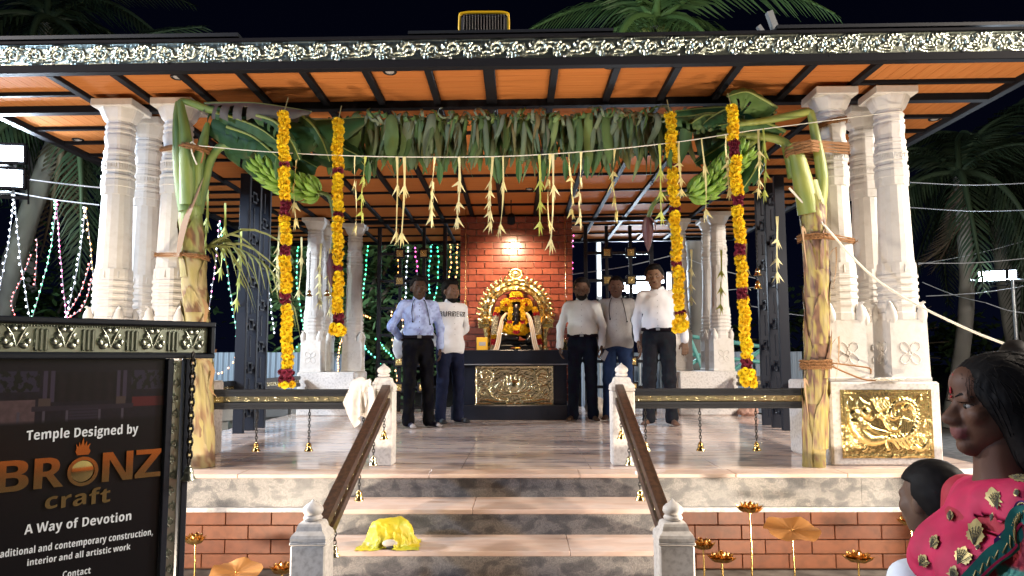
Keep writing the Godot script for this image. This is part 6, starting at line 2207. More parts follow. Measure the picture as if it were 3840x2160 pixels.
	for k in 70:
		var a := rr(0.5, 2.7)
		var b := P.call(cos(a) * 0.085, 0.05 + sin(a) * 0.075, rr(-0.09, 0.05))
		m.tube([b, b + V(rr(-0.006, 0.02), rr(0.0, 0.014), rr(-0.03, 0.02)), b + V(rr(0.0, 0.025), rr(-0.02, 0.016), rr(-0.06, 0.03))], 0.0005, 3, false)
	for k in 24:
		var b := P.call(rr(0.02, 0.075), rr(0.02, 0.085), 0.062)
		m.tube([b, b + V(rr(-0.005, 0.01), rr(-0.01, 0.012), rr(0.01, 0.02)), b + V(rr(0, 0.01), rr(-0.04, 0.0), rr(0.01, 0.025))], 0.0005, 3, false)
	part(hair, "loose_hair", m, M["hair"])
	# blouse
	m = MB.new()
	var bl := [ell(V(0, 0.98, 0.02), V(0.168, 0.14, 0.125)), cap(V(0.15, 1.08, 0.02), V(0.182, 0.95, 0.035), 0.066, 0.064), cap(V(-0.15, 1.08, -0.01), V(-0.178, 0.93, -0.01), 0.062, 0.060), ell(V(0.07, 0.945, 0.095), V(0.082, 0.085, 0.078)), ell(V(-0.07, 0.945, 0.095), V(0.078, 0.08, 0.075))]
	sdf_mesh(m, bl, 0.010, 0.03, func(p: Vector3) -> Color: return Color(0.05, 0.20, 0.16) if absf(p.x) > 0.13 and p.y < 0.985 and p.y > 0.93 and p.z < 0.11 else Color(0.30, 0.008, 0.026), func(p: Vector3, e: float) -> float: return maxf(e, maxf(0.865 - p.y, (p.y - 1.115) if absf(p.x) < 0.11 else -1.0)))
	part(t, "blouse", m, M["silk_vc"])
	# sari: over the near shoulder, across the chest, down the skirt
	var sr := [ell(V(0.0, 0.965, 0.02), V(0.172, 0.15, 0.130)), ell(V(0.07, 0.945, 0.105), V(0.09, 0.095, 0.088)), ell(V(-0.07, 0.945, 0.105), V(0.085, 0.085, 0.085)), cap(V(0.02, 1.085, 0.03), V(0.125, 1.100, -0.01), 0.058, 0.064), cap(V(0.125, 1.100, -0.01), V(0.12, 0.95, -0.13), 0.064, 0.05), cap(V(-0.10, 1.09, 0.0), V(0.05, 1.09, 0.02), 0.055, 0.06), cap(V(0.145, 1.10, 0.0), V(0.165, 1.0, 0.09), 0.062, 0.045), cap(V(0, 0.80, 0.03), V(0, 0.62, 0.0), 0.15, 0.165), cap(V(0, 0.62, 0.0), V(0, 0.05, 0.02), 0.165, 0.20)]
	m = MB.new()
	var kk := 0.05
	var hem := [Vector2(0.19, 0.888), Vector2(0.15, 0.978), Vector2(0.104, 1.042), Vector2(0.097, 1.074), Vector2(0.074, 1.088), Vector2(0.015, 1.022), Vector2(-0.04, 0.938)]
	var drape_cut := func(p: Vector3, e: float) -> float:
		var fold := 0.006 * sin((p.y * 0.8 + p.z * 0.9 + p.x * 0.3) * 85.0 + 3.0 * fn.get_noise_3d(p.x * 5.0, p.y * 5.0, p.z * 5.0))
		var cut := -1.0
		if p.x > 0.03:
			var e0 := 1.0
			for k in hem.size() - 1:
				if p.z <= hem[k].x and p.z >= hem[k + 1].x: e0 = lerpf(hem[k].y, hem[k + 1].y, (hem[k].x - p.z) / (hem[k].x - hem[k + 1].x))
			if p.z > hem[0].x: e0 = hem[0].y
			if p.z < hem[-1].x: e0 = -1.0
			cut = e0 - p.y
		if p.y > 1.02: cut = maxf(cut, (p.y - 1.175) + 0.0)
		return maxf(e + fold * 0.55, cut)
	sdf_mesh(m, sr, 0.0085, kk, func(p: Vector3) -> Color:
		var c := Color(0.44, 0.008, 0.060) * (0.9 + 0.25 * fn.get_noise_3d(p.x * 14.0, p.y * 14.0, p.z * 14.0))
		# paler pleats over the bust
		if p.y > 1.04 and p.z > 0.10 + 0.9 * (1.16 - p.y): c = Color(0.48, 0.05, 0.09)
		return c, drape_cut)
	var sari := part(t, "sari", m, M["silk_vc"])
	# teal and gold border along the open edge
	var edge := spline([V(0.11, 0.86, 0.215), V(0.13, 0.90, 0.19), V(0.18, 0.99, 0.15), V(0.22, 1.054, 0.106), V(0.22, 1.086, 0.097), V(0.22, 1.10, 0.074), V(0.22, 1.034, 0.015), V(0.22, 0.95, -0.04)], 56)
	for q in [[0.008, 0.020, Color(0.020, 0.18, 0.15), "teal_border"], [0.034, 0.006, Color(0.09, 0.022, 0.14), "violet_border"], [-0.013, 0.0028, Color(0.45, 0.01, 0.06), "edge_piping"]]:
		m = MB.new()
		m.col = q[2]
		var pts := edge.map(func(p): return project(sr, kk, p + V(0, q[0], 0), 0.006, V(0.97, 0.1, 0.2).normalized()))
		var sides := []
		for k in pts.size():
			var d: Vector3 = (pts[mini(k + 1, pts.size() - 1)] - pts[maxi(k - 1, 0)]).normalized()
			sides.append(d.cross(V(0.97, 0.1, 0.2).normalized()).normalized())
		m.strip(pts, q[1], sides)
		part(sari, q[3], m, M["silk_vc"])
	# gold zigzag thread and sequins on the border
	m = MB.new()
	var zig := []
	for k in edge.size(): zig.append(project(sr, kk, edge[k] + V(0, 0.018 if k % 2 else -0.002, 0), 0.0085, V(0.97, 0.1, 0.2).normalized()))
	m.tube(zig, 0.0018, 4, false)
	for k in edge.size(): m.ball(project(sr, kk, edge[k] + V(0, 0.034, 0), 0.0085, V(0.97, 0.1, 0.2).normalized()), V(0.0022, 0.0022, 0.0022), 6, 4)
	part(sari, "gold_thread", m, M["thread_gold"])
	# embroidered leaves
	for q in [[V(0.17, 1.138, 0.134), 0.023, 0.2], [V(0.16, 1.06, 0.176), 0.024, -0.1], [V(0.14, 1.0, 0.19), 0.022, -0.3], [V(0.16, 1.20, 0.044), 0.022, 0.5], [V(0.2, 1.15, 0.016), 0.022, 0.8], [V(0.12, 0.95, 0.20), 0.020, -0.4], [V(0.18, 1.10, 0.15), 0.009, 0.0], [V(0.19, 1.155, 0.085), 0.010, 0.5], [V(0.15, 1.03, 0.16), 0.009, 0.3], [V(0.08, 1.02, 0.24), 0.018, -0.4], [V(0.10, 1.09, 0.21), 0.010, 0.1], [V(0.2, 1.19, -0.03), 0.022, 0.9], [V(0.06, 0.96, 0.26), 0.018, -0.6], [V(0.14, 0.935, 0.17), 0.009, 0.0]]:
		m = MB.new()
		var dir := V(0.80, 0.15, 0.58).normalized() if q[0].z > 0.07 else V(0.8, 0.55, 0.2).normalized()
		var c: Vector3 = q[0]
		var r: float = q[1] * 1.2
		var sx := Vector3.UP.cross(dir).normalized()
		var sy := dir.cross(sx)
		var vein := MB.new()
		var b := m.v.size()
		m.p(project(sr, kk, c, 0.006, dir))
		for k in 25:
			var a := TAU * k / 24
			var rad := r * (0.70 + 0.22 * cos(a) + 0.16 * (k % 2) + (0.30 if k == 0 or k == 24 else 0.0))
			var a2: float = a + PI / 2 + q[2]
			m.p(project(sr, kk, c + sx * cos(a2) * rad * 0.72 + sy * sin(a2) * rad, 0.0055, dir))
		for k in 24: m.tri(b, b + 1 + k, b + 2 + k)
		for k in 6:
			var a: float = PI / 2 + q[2] + (k - 2.5) * 0.36
			vein.tube([project(sr, kk, c - sx * cos(PI / 2 + q[2]) * r * 0.7 - sy * sin(PI / 2 + q[2]) * r * 0.7, 0.0075, dir), project(sr, kk, c + sx * cos(a) * r * 0.62 + sy * sin(a) * r * 0.85, 0.0075, dir)], 0.0008, 4, false)
			for j in 3: vein.ball(project(sr, kk, c + sx * cos(a) * r * 0.22 * (j + 0.6) + sy * sin(a) * r * 0.26 * (j + 0.6), 0.0075, dir), V(0.0011, 0.0011, 0.0011), 5, 3)
		var lf := part(sari, "embroidered_leaf", m, M["thread_gold"])
		part(sari, "leaf_veins", vein, M["dark_thread"])
	# necklaces
	m = MB.new()
	for q in [[0.105, 0.0, 34], [0.135, -0.012, 38]]:
		for k in q[2]:
			var u: float = k / float(q[2] - 1)
			var a := lerpf(-1.9, 1.9, u)
			var p := V(sin(a) * 0.085, 1.185 - q[0] * 0.55 * cos(a * 0.5) * cos(a * 0.5), 0.02 + cos(a) * 0.085 + q[1])
			p = project(body, 0.04, p, 0.005, V(0, 0.3, 1).normalized())
			m.ball(p, V(0.0038, 0.0038, 0.0038), 6, 4)
	part(t, "necklace", m, M["thread_gold"])

func boy() -> void:
	var t := thing("person", "small boy with short black hair in white shirt and black waistcoat, half hidden", "person", V(1.20, GY, -2.24), PI + 0.5)
	var skin := Color(0.10, 0.055, 0.038)
	var hc := V(0, 1.005, 0)
	var m := MB.new()
	var pr := [cap(V(0, 0.50, 0), V(0, 0.78, 0), 0.085, 0.08), cap(V(0, 0.80, 0), hc + V(0, -0.06, -0.01), 0.04, 0.042), cap(V(-0.10, 0.80, 0), V(0.10, 0.80, 0), 0.035, 0.035), cap(V(-0.12, 0.80, 0), V(-0.17, 0.60, 0), 0.036, 0.03), cap(V(-0.17, 0.60, 0), V(-0.15, 0.45, 0.06), 0.03, 0.022), cap(V(0.12, 0.80, 0), V(0.17, 0.60, 0), 0.036, 0.03), cap(V(0.17, 0.60, 0), V(0.15, 0.45, 0.06), 0.03, 0.022), cap(V(-0.06, 0.5, 0), V(-0.07, 0.06, 0), 0.065, 0.035), cap(V(0.06, 0.5, 0), V(0.07, 0.06, 0), 0.065, 0.035), cap(V(-0.07, 0.03, 0), V(-0.08, 0.025, 0.12), 0.03, 0.02), cap(V(0.07, 0.03, 0), V(0.08, 0.025, 0.12), 0.03, 0.02)]
	sdf_mesh(m, pr, 0.018, 0.03, flat(skin))
	sdf_mesh(m, head_prims(hc, Basis(), 0.88, 1.1), 0.0075, 0.018, flat(skin))
	for sx in [-1.0, 1.0]: sdf_mesh(m, hand_prims(V(0.15 * sx, 0.45, 0.06), V(0, -1, 0.1), V(-sx, 0, 0), V(0, 0, 1), 0.68, 0.4), 0.007, 0.006, flat(skin))
	part(t, "body", m, M["skin_vc"])
	face_bits(t, hc, Basis(), 0.88)
	m = MB.new()
	sdf_mesh(m, [ell(hc + V(0, 0.034, -0.014), V(0.080, 0.090, 0.098)), ell(hc + V(0, 0.0, -0.05), V(0.07, 0.07, 0.06))], 0.008, 0.03, flat(Color(0.008, 0.007, 0.008)), func(p: Vector3, e: float) -> float:
		var q := p - hc
		var line := 0.055 if q.z > 0.02 else lerpf(-0.055, 0.03, clampf((q.z + 0.05) / 0.07, 0, 1))
		return maxf(e + 0.003 * fn.get_noise_3d(p.x * 40.0, p.y * 40.0, p.z * 40.0), line - q.y))
	part(t, "hair", m, M["hair"])
	m = MB.new()
	var sh := [ell(V(0, 0.68, 0), V(0.125, 0.18, 0.10)), cap(V(-0.10, 0.80, 0), V(0.10, 0.80, 0), 0.052, 0.052), cap(V(-0.12, 0.79, 0), V(-0.165, 0.64, 0), 0.055, 0.055), cap(V(0.12, 0.79, 0), V(0.165, 0.64, 0), 0.055, 0.055), cap(V(0, 0.82, 0), V(0, 0.87, -0.005), 0.062, 0.052)]
	sdf_mesh(m, sh, 0.010, 0.03, func(p: Vector3) -> Color: return Color(0.05, 0.05, 0.06) if fn.get_noise_3d(p.x * 26.0, p.y * 18.0, p.z * 26.0) > 0.34 and p.y < 0.80 else Color(0.62, 0.66, 0.72), func(p: Vector3, e: float) -> float: return maxf(e + 0.6 * wrinkle(p), maxf(0.52 - p.y, p.y - 0.885)))
	part(t, "shirt", m, M["cloth_vc"])
	m = MB.new()
	sdf_mesh(m, [ell(V(0, 0.68, 0), V(0.135, 0.19, 0.112)), cap(V(-0.075, 0.80, 0), V(0.075, 0.80, 0), 0.062, 0.062)], 0.011, 0.03, flat(Color(0.010, 0.010, 0.012)), func(p: Vector3, e: float) -> float: return maxf(e, maxf(0.50 - p.y, maxf(p.y - 0.83, absf(p.x) - 0.115)))  )
	part(t, "waistcoat", m, M["cloth_vc"])
	m = MB.new()
	sdf_mesh(m, [cap(V(-0.06, 0.50, 0), V(-0.07, 0.07, 0), 0.085, 0.055), cap(V(0.06, 0.50, 0), V(0.07, 0.07, 0), 0.085, 0.055)], 0.02, 0.03, flat(Color(0.02, 0.02, 0.03)))
	part(t, "trousers", m, M["cloth_vc"])

func far_person() -> void:
	var t := thing("person", "person with dark hair, only head showing above the woman's hair", "person", V(2.99, GY, -4.55), 2.6)
	var skin := Color(0.10, 0.055, 0.038)
	var m := MB.new()
	var hc := V(0, 1.40, 0)
	var pr := [cap(V(0, 0.8, 0), V(0, 1.15, 0), 0.10, 0.10), cap(V(0, 1.15, 0), hc + V(0, -0.06, -0.01), 0.05, 0.048), cap(V(-0.15, 1.20, 0), V(0.15, 1.20, 0), 0.05, 0.05)]
	for sx in [-1.0, 1.0]: pr.append_array([cap(V(0.16 * sx, 1.20, 0), V(0.20 * sx, 0.95, 0), 0.045, 0.038), cap(V(0.20 * sx, 0.95, 0), V(0.19 * sx, 0.72, 0.05), 0.036, 0.026), cap(V(0.08 * sx, 0.8, 0), V(0.09 * sx, 0.07, 0), 0.08, 0.04), cap(V(0.09 * sx, 0.03, 0), V(0.10 * sx, 0.025, 0.14), 0.03, 0.022)])
	sdf_mesh(m, pr, 0.022, 0.03, flat(skin))
	sdf_mesh(m, head_prims(hc, Basis(), 1.0), 0.010, 0.02, flat(skin))
	for sx in [-1.0, 1.0]: sdf_mesh(m, hand_prims(V(0.19 * sx, 0.72, 0.05), V(0, -1, 0.1), V(-sx, 0, 0), V(0, 0, 1), 0.9, 0.4), 0.009, 0.007, flat(skin))
	part(t, "body", m, M["skin_vc"])
	m = MB.new()
	sdf_mesh(m, [ell(hc + V(0, 0.036, -0.016), V(0.088, 0.098, 0.108))], 0.012, 0.02, flat(Color(0.008, 0.007, 0.008)), func(p: Vector3, e: float) -> float:
		var q := p - hc
		return maxf(e, (0.06 if q.z > 0.02 else lerpf(-0.05, 0.04, clampf((q.z + 0.06) / 0.08, 0, 1))) - q.y))
	part(t, "hair", m, M["hair"])
	m = MB.new()
	sdf_mesh(m, [ell(V(0, 1.03, 0), V(0.165, 0.24, 0.12)), cap(V(-0.14, 1.20, 0), V(0.14, 1.20, 0), 0.065, 0.065), cap(V(-0.16, 1.19, 0), V(-0.20, 0.98, 0), 0.062, 0.055), cap(V(0.16, 1.19, 0), V(0.20, 0.98, 0), 0.062, 0.055)], 0.016, 0.03, flat(Color(0.10, 0.10, 0.14)), func(p: Vector3, e: float) -> float: return maxf(e, maxf(0.80 - p.y, p.y - 1.26)))
	part(t, "shirt", m, M["cloth_vc"])
	m = MB.new()
	sdf_mesh(m, [cap(V(-0.07, 0.82, 0), V(-0.09, 0.07, 0), 0.10, 0.065), cap(V(0.07, 0.82, 0), V(0.09, 0.07, 0), 0.10, 0.065)], 0.022, 0.03, flat(Color(0.02, 0.02, 0.025)))
	part(t, "trousers", m, M["cloth_vc"])

func shrine() -> void:
	mt("altar_stone", Color(0.014, 0.017, 0.028), 0.30)
	mt("altar_edge", Color(0.30, 0.31, 0.33), 0.4)
	mt("idol_stone", Color(0.010, 0.0095, 0.010), 0.18)
	mt("phone_back", Color(0.45, 0.5, 0.55), 0.15)
	var t := thing("altar", "black stone altar with embossed lotus panel on its front", "altar", V(-0.06, PF, -9.62))
	var m := MB.new()
	m.box(V(-0.02, 0.093, -0.5), V(1.62, 0.186, 1.0), Basis(), 0.006)
	part(t, "base_step", m, M["altar_stone"])
	m = MB.new()
	m.box(V(-0.015, 0.444, -0.52), V(1.36, 0.516, 0.80), Basis(), 0.004)
	part(t, "body", m, M["altar_stone"])
	m = MB.new()
	m.box(V(0.0, 0.709, -0.50), V(1.50, 0.012, 0.90), Basis(), 0.002)
	part(t, "edge_strip", m, M["altar_edge"])
	m = MB.new()
	m.box(V(0.0, 0.805, -0.49), V(1.52, 0.18, 0.88), Basis(), 0.006)
	part(t, "top_slab", m, M["altar_stone"])
	# embossed lotus sheet
	var w := 1.01; var h := 0.50
	var S := []
	for k in range(-5, 6):
		var a := k * 0.22
		var L := 0.215 - 0.006 * absf(k)
		var b := Vector2(k * 0.022, -0.10)
		var tip := Vector2(sin(a) * L * 1.25, -0.075 + cos(a) * L)
		var mid := b.lerp(tip, 0.55) + Vector2(k * 0.012, -0.015)
		for o in [-1.0, 0.0, 1.0]: S.append([curve2([b, mid + Vector2(o * 0.014, 0), tip + Vector2(o * 0.004, 0)], 18), 0.016, 0.010, 0.9 + 0.2 * (1 if o == 0.0 else 0)])
		S.append([arc2(tip.x, tip.y - 0.008, 0.014, 0.010, 0.0, PI, 8), 0.010, 0.010, 1.0])
	S.append([[Vector2(0, -0.005), Vector2(0, -0.01)], 0.075, 0.075, 0.45])
	for k in range(-3, 4): S.append([curve2([Vector2(k * 0.02, -0.11), Vector2(k * 0.045, -0.125), Vector2(k * 0.068, -0.165 + 0.008 * absf(k))], 12), 0.026, 0.012, 0.8])
	S.append([[Vector2(0, -0.15), Vector2(0, -0.23)], 0.014, 0.012, 0.9])
	for sx in [-1.0, 1.0]:
		var fx := func(l: Array) -> Array: return curve2(l.map(func(q): return Vector2(q[0] * sx, q[1])), 40)
		S.append([fx.call([[0.10, -0.19], [0.24, -0.17], [0.32, -0.08], [0.30, 0.04], [0.28, 0.13], [0.36, 0.20], [0.43, 0.16], [0.42, 0.09], [0.37, 0.09]]), 0.020, 0.014, 1.0])
		S.append([fx.call([[0.30, -0.14], [0.36, -0.02], [0.43, -0.02], [0.45, -0.09], [0.40, -0.13], [0.36, -0.09]]), 0.018, 0.012, 1.0])
		S.append([fx.call([[0.12, -0.21], [0.26, -0.21], [0.36, -0.19], [0.45, -0.20]]), 0.024, 0.010, 0.9])
		S.append([fx.call([[0.24, 0.17], [0.18, 0.20], [0.10, 0.20]]), 0.016, 0.008, 0.9])
		for k in 5: S.append([fx.call([[0.29 + k * 0.02, 0.05 + k * 0.03], [0.34 + k * 0.02, 0.04 + k * 0.03], [0.38 + k * 0.018, 0.01 + k * 0.035]]), 0.011, 0.005, 1.0])
	m = MB.new()
	relief(m, w, h, 200, 100, S, func(x: float, y: float, z: float) -> float:
		var e := minf(minf(x + w / 2, w / 2 - x), minf(y + h / 2, h / 2 - y))
		if e < 0.02: z = 0.006 + 0.003 * sin((x + y) * 300.0)
		return z + 0.0030 * fn.get_noise_2d(x * 22.0, y * 22.0) + 0.0012 * fn.get_noise_2d(x * 90.0, y * 90.0))
	part(t, "lotus_panel", m, M["pale_brass"], V(-0.018, 0.436, -0.112))
	t.get_child(-1).set_meta("label", "pale gold sheet embossed with a lotus")
	# golden arch
	arch()
	idol()
	# hanging oil lamps
	for s in [[-0.74, "brass oil lamp hanging on thin chain beside the lettered man"], [0.62, "brass oil lamp hanging on thin chain beside bearded man"]]:
		var o := thing("hanging_lamp", s[1], "oil lamp", V(s[0], 2.06, -10.1))
		m = MB.new()
		m.tube([V(0, 0.30, 0), V(0, 1.55, 0)], 0.005, 5)
		part(o, "chain", m, M["bronze"])
		m = MB.new()
		m.lathe([[0.0, 0.0], [0.05, 0.0], [0.055, 0.02], [0.035, 0.03], [0.03, 0.045], [0.085, 0.055], [0.09, 0.065], [0.03, 0.07], [0.018, 0.10], [0.026, 0.12], [0.016, 0.15], [0.024, 0.18], [0.030, 0.21], [0.016, 0.24], [0.008, 0.30]], 18)
		part(o, "lamp_body", m, M["brass"])
	# framed picture, small box and brass vessels on the altar top
	var p := thing("yellow_frame", "small yellow framed picture leaning on altar beside the arch", "picture", V(-0.505, 1.675, -9.93), 0.25)
	m = MB.new()
	m.box(V(0, 0.085, 0), V(0.15, 0.17, 0.02), Basis(Vector3.RIGHT, -0.12), 0.004)
	part(p, "frame", m, M["yellow_paint"])
	m = MB.new()
	m.box(V(0, 0.085, 0.0115), V(0.09, 0.05, 0.002), Basis(Vector3.RIGHT, -0.12))
	part(p, "picture", m, M["altar_edge"])
	p = thing("gilt_box", "small gilt box on altar end beside bearded man", "box", V(0.58, 1.675, -9.9), 0.3)
	m = MB.new()
	m.box(V(0, 0.055, 0), V(0.07, 0.11, 0.06), Basis(), 0.006)
	m.lathe([[0.03, 0.11], [0.025, 0.13], [0.01, 0.15]], 8)
	part(p, "body", m, M["brass"])
	p = thing("offering_plate", "brass plate of offerings on altar before the idol", "plate", V(-0.06, 1.675, -9.76))
	m = MB.new()
	m.lathe([[0.0, 0.003], [0.07, 0.005], [0.09, 0.02], [0.092, 0.02], [0.07, 0.0], [0.0, 0.0]], 20)
	part(p, "dish", m, M["brass"])
	m = MB.new()
	for k in 9:
		m.col = [Color(0.5, 0.2, 0.03), Color(0.6, 0.4, 0.05), Color(0.2, 0.05, 0.02)][k % 3]
		m.ball(V(rr(-0.05, 0.05), 0.022, rr(-0.04, 0.04)), V(0.018, 0.014, 0.018), 7, 5)
	part(p, "offerings", m, M["matte_vc"])

func arch() -> void:
	var t := thing("golden_arch", "ornate golden arch framing the idol", "arch", V(-0.058, 1.675, -10.25))
	var R := 0.405
	var cy := 0.50
	var m := MB.new()
	# horseshoe body: cross-section swept along the arc
	var rs := []
	for k in 49:
		var a := lerpf(-0.42, PI + 0.42, k / 48.0)
		var o := V(cos(a), sin(a), 0)
		var c := V(0, cy, 0) + o * R * V(1.0, 1.02, 0)
		var r := []
		for q in [[-0.085, 0.0], [-0.085, 0.03], [-0.055, 0.045], [-0.03, 0.03], [0.0, 0.055], [0.035, 0.04], [0.06, 0.05], [0.08, 0.02], [0.08, 0.0]]:
			r.append(c + o * q[0] * (1.0 + 0.05 * sin(a * 60.0)) + V(0, 0, q[1] * (1.0 + 0.25 * sin(a * 52.0) * (1 if absf(q[0]) < 0.05 else 0))))
		r.reverse()
		rs.append(r)
	m.rings(rs, false)
	part(t, "band", m, M["bright_gold"])
	# leaf tongues round the rim, beads inside
	var lm := MB.new()
	lm.ball(V(0, 0.02, 0), V(0.026, 0.034, 0.022), 8, 6)
	lm.tube([V(0, 0.03, 0.01), V(0.015, 0.055, 0.014), V(0.03, 0.05, 0.014)], [0.014, 0.010, 0.005], 6)
	var lmm := lm.mesh()
	for k in 27:
		var a := lerpf(-0.30, PI + 0.30, k / 26.0)
		var o := V(cos(a), sin(a), 0)
		part(t, "leaf_tongue", lmm, M["bright_gold"], V(0, cy, 0.02) + o * (R + 0.075), Basis(V(o.y, -o.x, 0), o, V(0, 0, 1)))
	var bm := MB.new()
	bm.ball(Vector3.ZERO, Vector3.ONE * 0.012, 8, 5)
	var bmm := bm.mesh()
	for k in 46:
		var a := lerpf(-0.36, PI + 0.36, k / 45.0)
		part(t, "bead", bmm, M["bright_gold"], V(0, cy, 0.045) + V(cos(a), sin(a), 0) * (R - 0.068))
	# side shoulders and columns
	for s in [-1.0, 1.0]:
		m = MB.new()
		m.box(V(s * 0.435, 0.335, 0.02), V(0.15, 0.07, 0.09), Basis(), 0.01)
		m.ball(V(s * 0.45, 0.40, 0.03), V(0.06, 0.05, 0.05), 10, 6)
		m.tube(spline([V(s * 0.36, 0.36, 0.05), V(s * 0.42, 0.44, 0.07), V(s * 0.50, 0.40, 0.06), V(s * 0.47, 0.36, 0.06)], 12), [0.02, 0.02, 0.022, 0.022, 0.024, 0.024, 0.022, 0.02, 0.02, 0.018, 0.016, 0.014, 0.01], 7)
		part(t, "makara_shoulder", m, M["bright_gold"])
		m = MB.new()
		m.lathe([[0.065, 0.0], [0.065, 0.03], [0.05, 0.045], [0.042, 0.07], [0.055, 0.10], [0.042, 0.13], [0.04, 0.19], [0.056, 0.21], [0.045, 0.23], [0.06, 0.26], [0.07, 0.30]], 14, V(s * 0.385, 0, 0.02))
		part(t, "column", m, M["bright_gold"])
	# crest
	m = MB.new()
	var ring := []
	var rad := []
	for k in 33:
		var a := TAU * k / 32
		ring.append(V(cos(a) * 0.085, 1.045 + sin(a) * 0.068, 0.035)); rad.append(0.024 + 0.006 * sin(a * 12.0))
	m.tube(ring, rad, 7)
	m.ball(V(0, 1.045, 0.025), V(0.075, 0.055, 0.03), 14, 6)
	for s in [-1.0, 1.0]:
		m.ball(V(s * 0.05, 0.955, 0.05), V(0.03, 0.03, 0.03), 8, 6)
		m.tube(spline([V(s * 0.03, 0.93, 0.05), V(s * 0.11, 0.96, 0.05), V(s * 0.14, 0.92, 0.05)], 8), 0.018, 6)
	part(t, "crest", m, M["bright_gold"])

func idol() -> void:
	var t := thing("idol", "seated black stone elephant headed idol in yellow cloth and flowers", "statue", V(-0.05, 1.675, -10.06))
	var m := MB.new()
	m.box(V(0, 0.035, 0.02), V(0.60, 0.07, 0.34), Basis(), 0.012)
	m.box(V(0, 0.10, 0.015), V(0.54, 0.06, 0.31), Basis(), 0.02)
	part(t, "plinth", m, M["idol_stone"])
	# body
	var pr := [ell(V(0, 0.36, -0.02), V(0.15, 0.17, 0.12)), ell(V(0, 0.29, 0.03), V(0.13, 0.11, 0.11)), ell(V(0, 0.565, 0.02), V(0.085, 0.09, 0.085)), ell(V(0, 0.62, 0.0), V(0.07, 0.07, 0.07)),
		cap(V(0, 0.55, 0.09), V(0.005, 0.46, 0.13), 0.040, 0.032), cap(V(0.005, 0.46, 0.13), V(0.0, 0.38, 0.145), 0.032, 0.026), cap(V(0.0, 0.38, 0.145), V(-0.03, 0.34, 0.155), 0.026, 0.02),
		ell(V(-0.12, 0.56, 0.0), V(0.06, 0.075, 0.02)), ell(V(0.12, 0.56, 0.0), V(0.06, 0.075, 0.02)),
		cap(V(-0.12, 0.22, 0.05), V(-0.20, 0.18, 0.12), 0.07, 0.06), cap(V(-0.20, 0.18, 0.12), V(0.0, 0.16, 0.17), 0.05, 0.04), cap(V(0.12, 0.22, 0.05), V(0.21, 0.19, 0.10), 0.07, 0.06), cap(V(0.21, 0.19, 0.10), V(0.16, 0.13, 0.17), 0.05, 0.04),
		cap(V(-0.15, 0.45, 0), V(-0.20, 0.34, 0.05), 0.045, 0.04), cap(V(-0.20, 0.34, 0.05), V(-0.16, 0.40, 0.14), 0.038, 0.032), cap(V(0.15, 0.45, 0), V(0.20, 0.34, 0.05), 0.045, 0.04), cap(V(0.20, 0.34, 0.05), V(0.16, 0.33, 0.14), 0.038, 0.032), cap(V(-0.14, 0.47, -0.02), V(-0.22, 0.52, 0.02), 0.035, 0.03), cap(V(0.14, 0.47, -0.02), V(0.22, 0.52, 0.02), 0.035, 0.03)]
	m = MB.new()
	sdf_mesh(m, pr, 0.010, 0.03, flat(Color.WHITE))
	part(t, "body", m, M["idol_stone"])
	m = MB.new()
	m.col = Color(0.75, 0.70, 0.60)
	m.ball(V(0, 0.595, 0.098), V(0.017, 0.017, 0.008), 10, 5)
	m.col = Color(0.45, 0.02, 0.015)
	m.ball(V(0, 0.595, 0.106), V(0.008, 0.008, 0.005), 8, 5)
	m.col = Color(0.7, 0.6, 0.45)
	for q in [V(0, 0.555, 0.125), V(-0.035, 0.565, 0.092), V(0.035, 0.565, 0.092)]: m.ball(q, V(0.008, 0.006, 0.004), 7, 4)
	part(t, "forehead_mark", m, M["matte_vc"])
	# yellow cloth over lap and one shoulder
	m = MB.new()
	var cl := [ell(V(-0.02, 0.27, 0.05), V(0.20, 0.13, 0.13)), cap(V(-0.16, 0.21, 0.07), V(-0.25, 0.12, 0.10), 0.065, 0.045), cap(V(0.14, 0.25, 0.07), V(0.20, 0.24, 0.09), 0.07, 0.05), cap(V(0.12, 0.30, 0.06), V(0.13, 0.46, 0.07), 0.06, 0.04), cap(V(-0.05, 0.25, 0.15), V(0.05, 0.25, 0.15), 0.04, 0.04)]
	sdf_mesh(m, cl, 0.009, 0.04, flat(Color(0.66, 0.32, 0.008)), func(p: Vector3, e: float) -> float: return maxf(e + 0.006 * sin((p.x * 0.7 + p.y) * 110.0 + 4.0 * fn.get_noise_3d(p.x * 6.0, p.y * 6.0, p.z * 6.0)), 0.135 - p.y + (0.06 if p.x > 0.02 else 0.0)))
	part(t, "yellow_cloth", m, M["cloth_vc"])
	# white striped cloth tails
	for s in [-1.0, 1.0]:
		m = MB.new()
		m.col = Color(0.72, 0.64, 0.56)
		var path := spline([V(s * 0.13, 0.50, 0.12), V(s * 0.18, 0.42, 0.16), V(s * 0.215, 0.26, 0.19), V(s * 0.24, 0.10, 0.20), V(s * 0.27, 0.0, 0.22)], 16)
		m.strip(path, [0.02, 0.022, 0.024, 0.026, 0.026, 0.028, 0.028, 0.03, 0.03, 0.03, 0.032, 0.032, 0.034, 0.034, 0.036, 0.038, 0.04], V(0.95, 0.1, 0.3 * s).normalized())
		m.col = Color(0.50, 0.28, 0.05)
		for o in [-0.012, 0.012]: m.tube(path.map(func(q): return q + V(o, 0, 0.005)), 0.0035, 4)
		part(t, "striped_cloth", m, M["cloth_vc"])
	# flowers: crown, rosettes, garlands
	var fy := flower_mesh(Color(0.80, 0.50, 0.004), 0.020, 3)
	var fr := flower_mesh(Color(0.45, 0.008, 0.02), 0.020, 3)
	var fw := flower_mesh(Color(0.72, 0.66, 0.50), 0.018, 3)
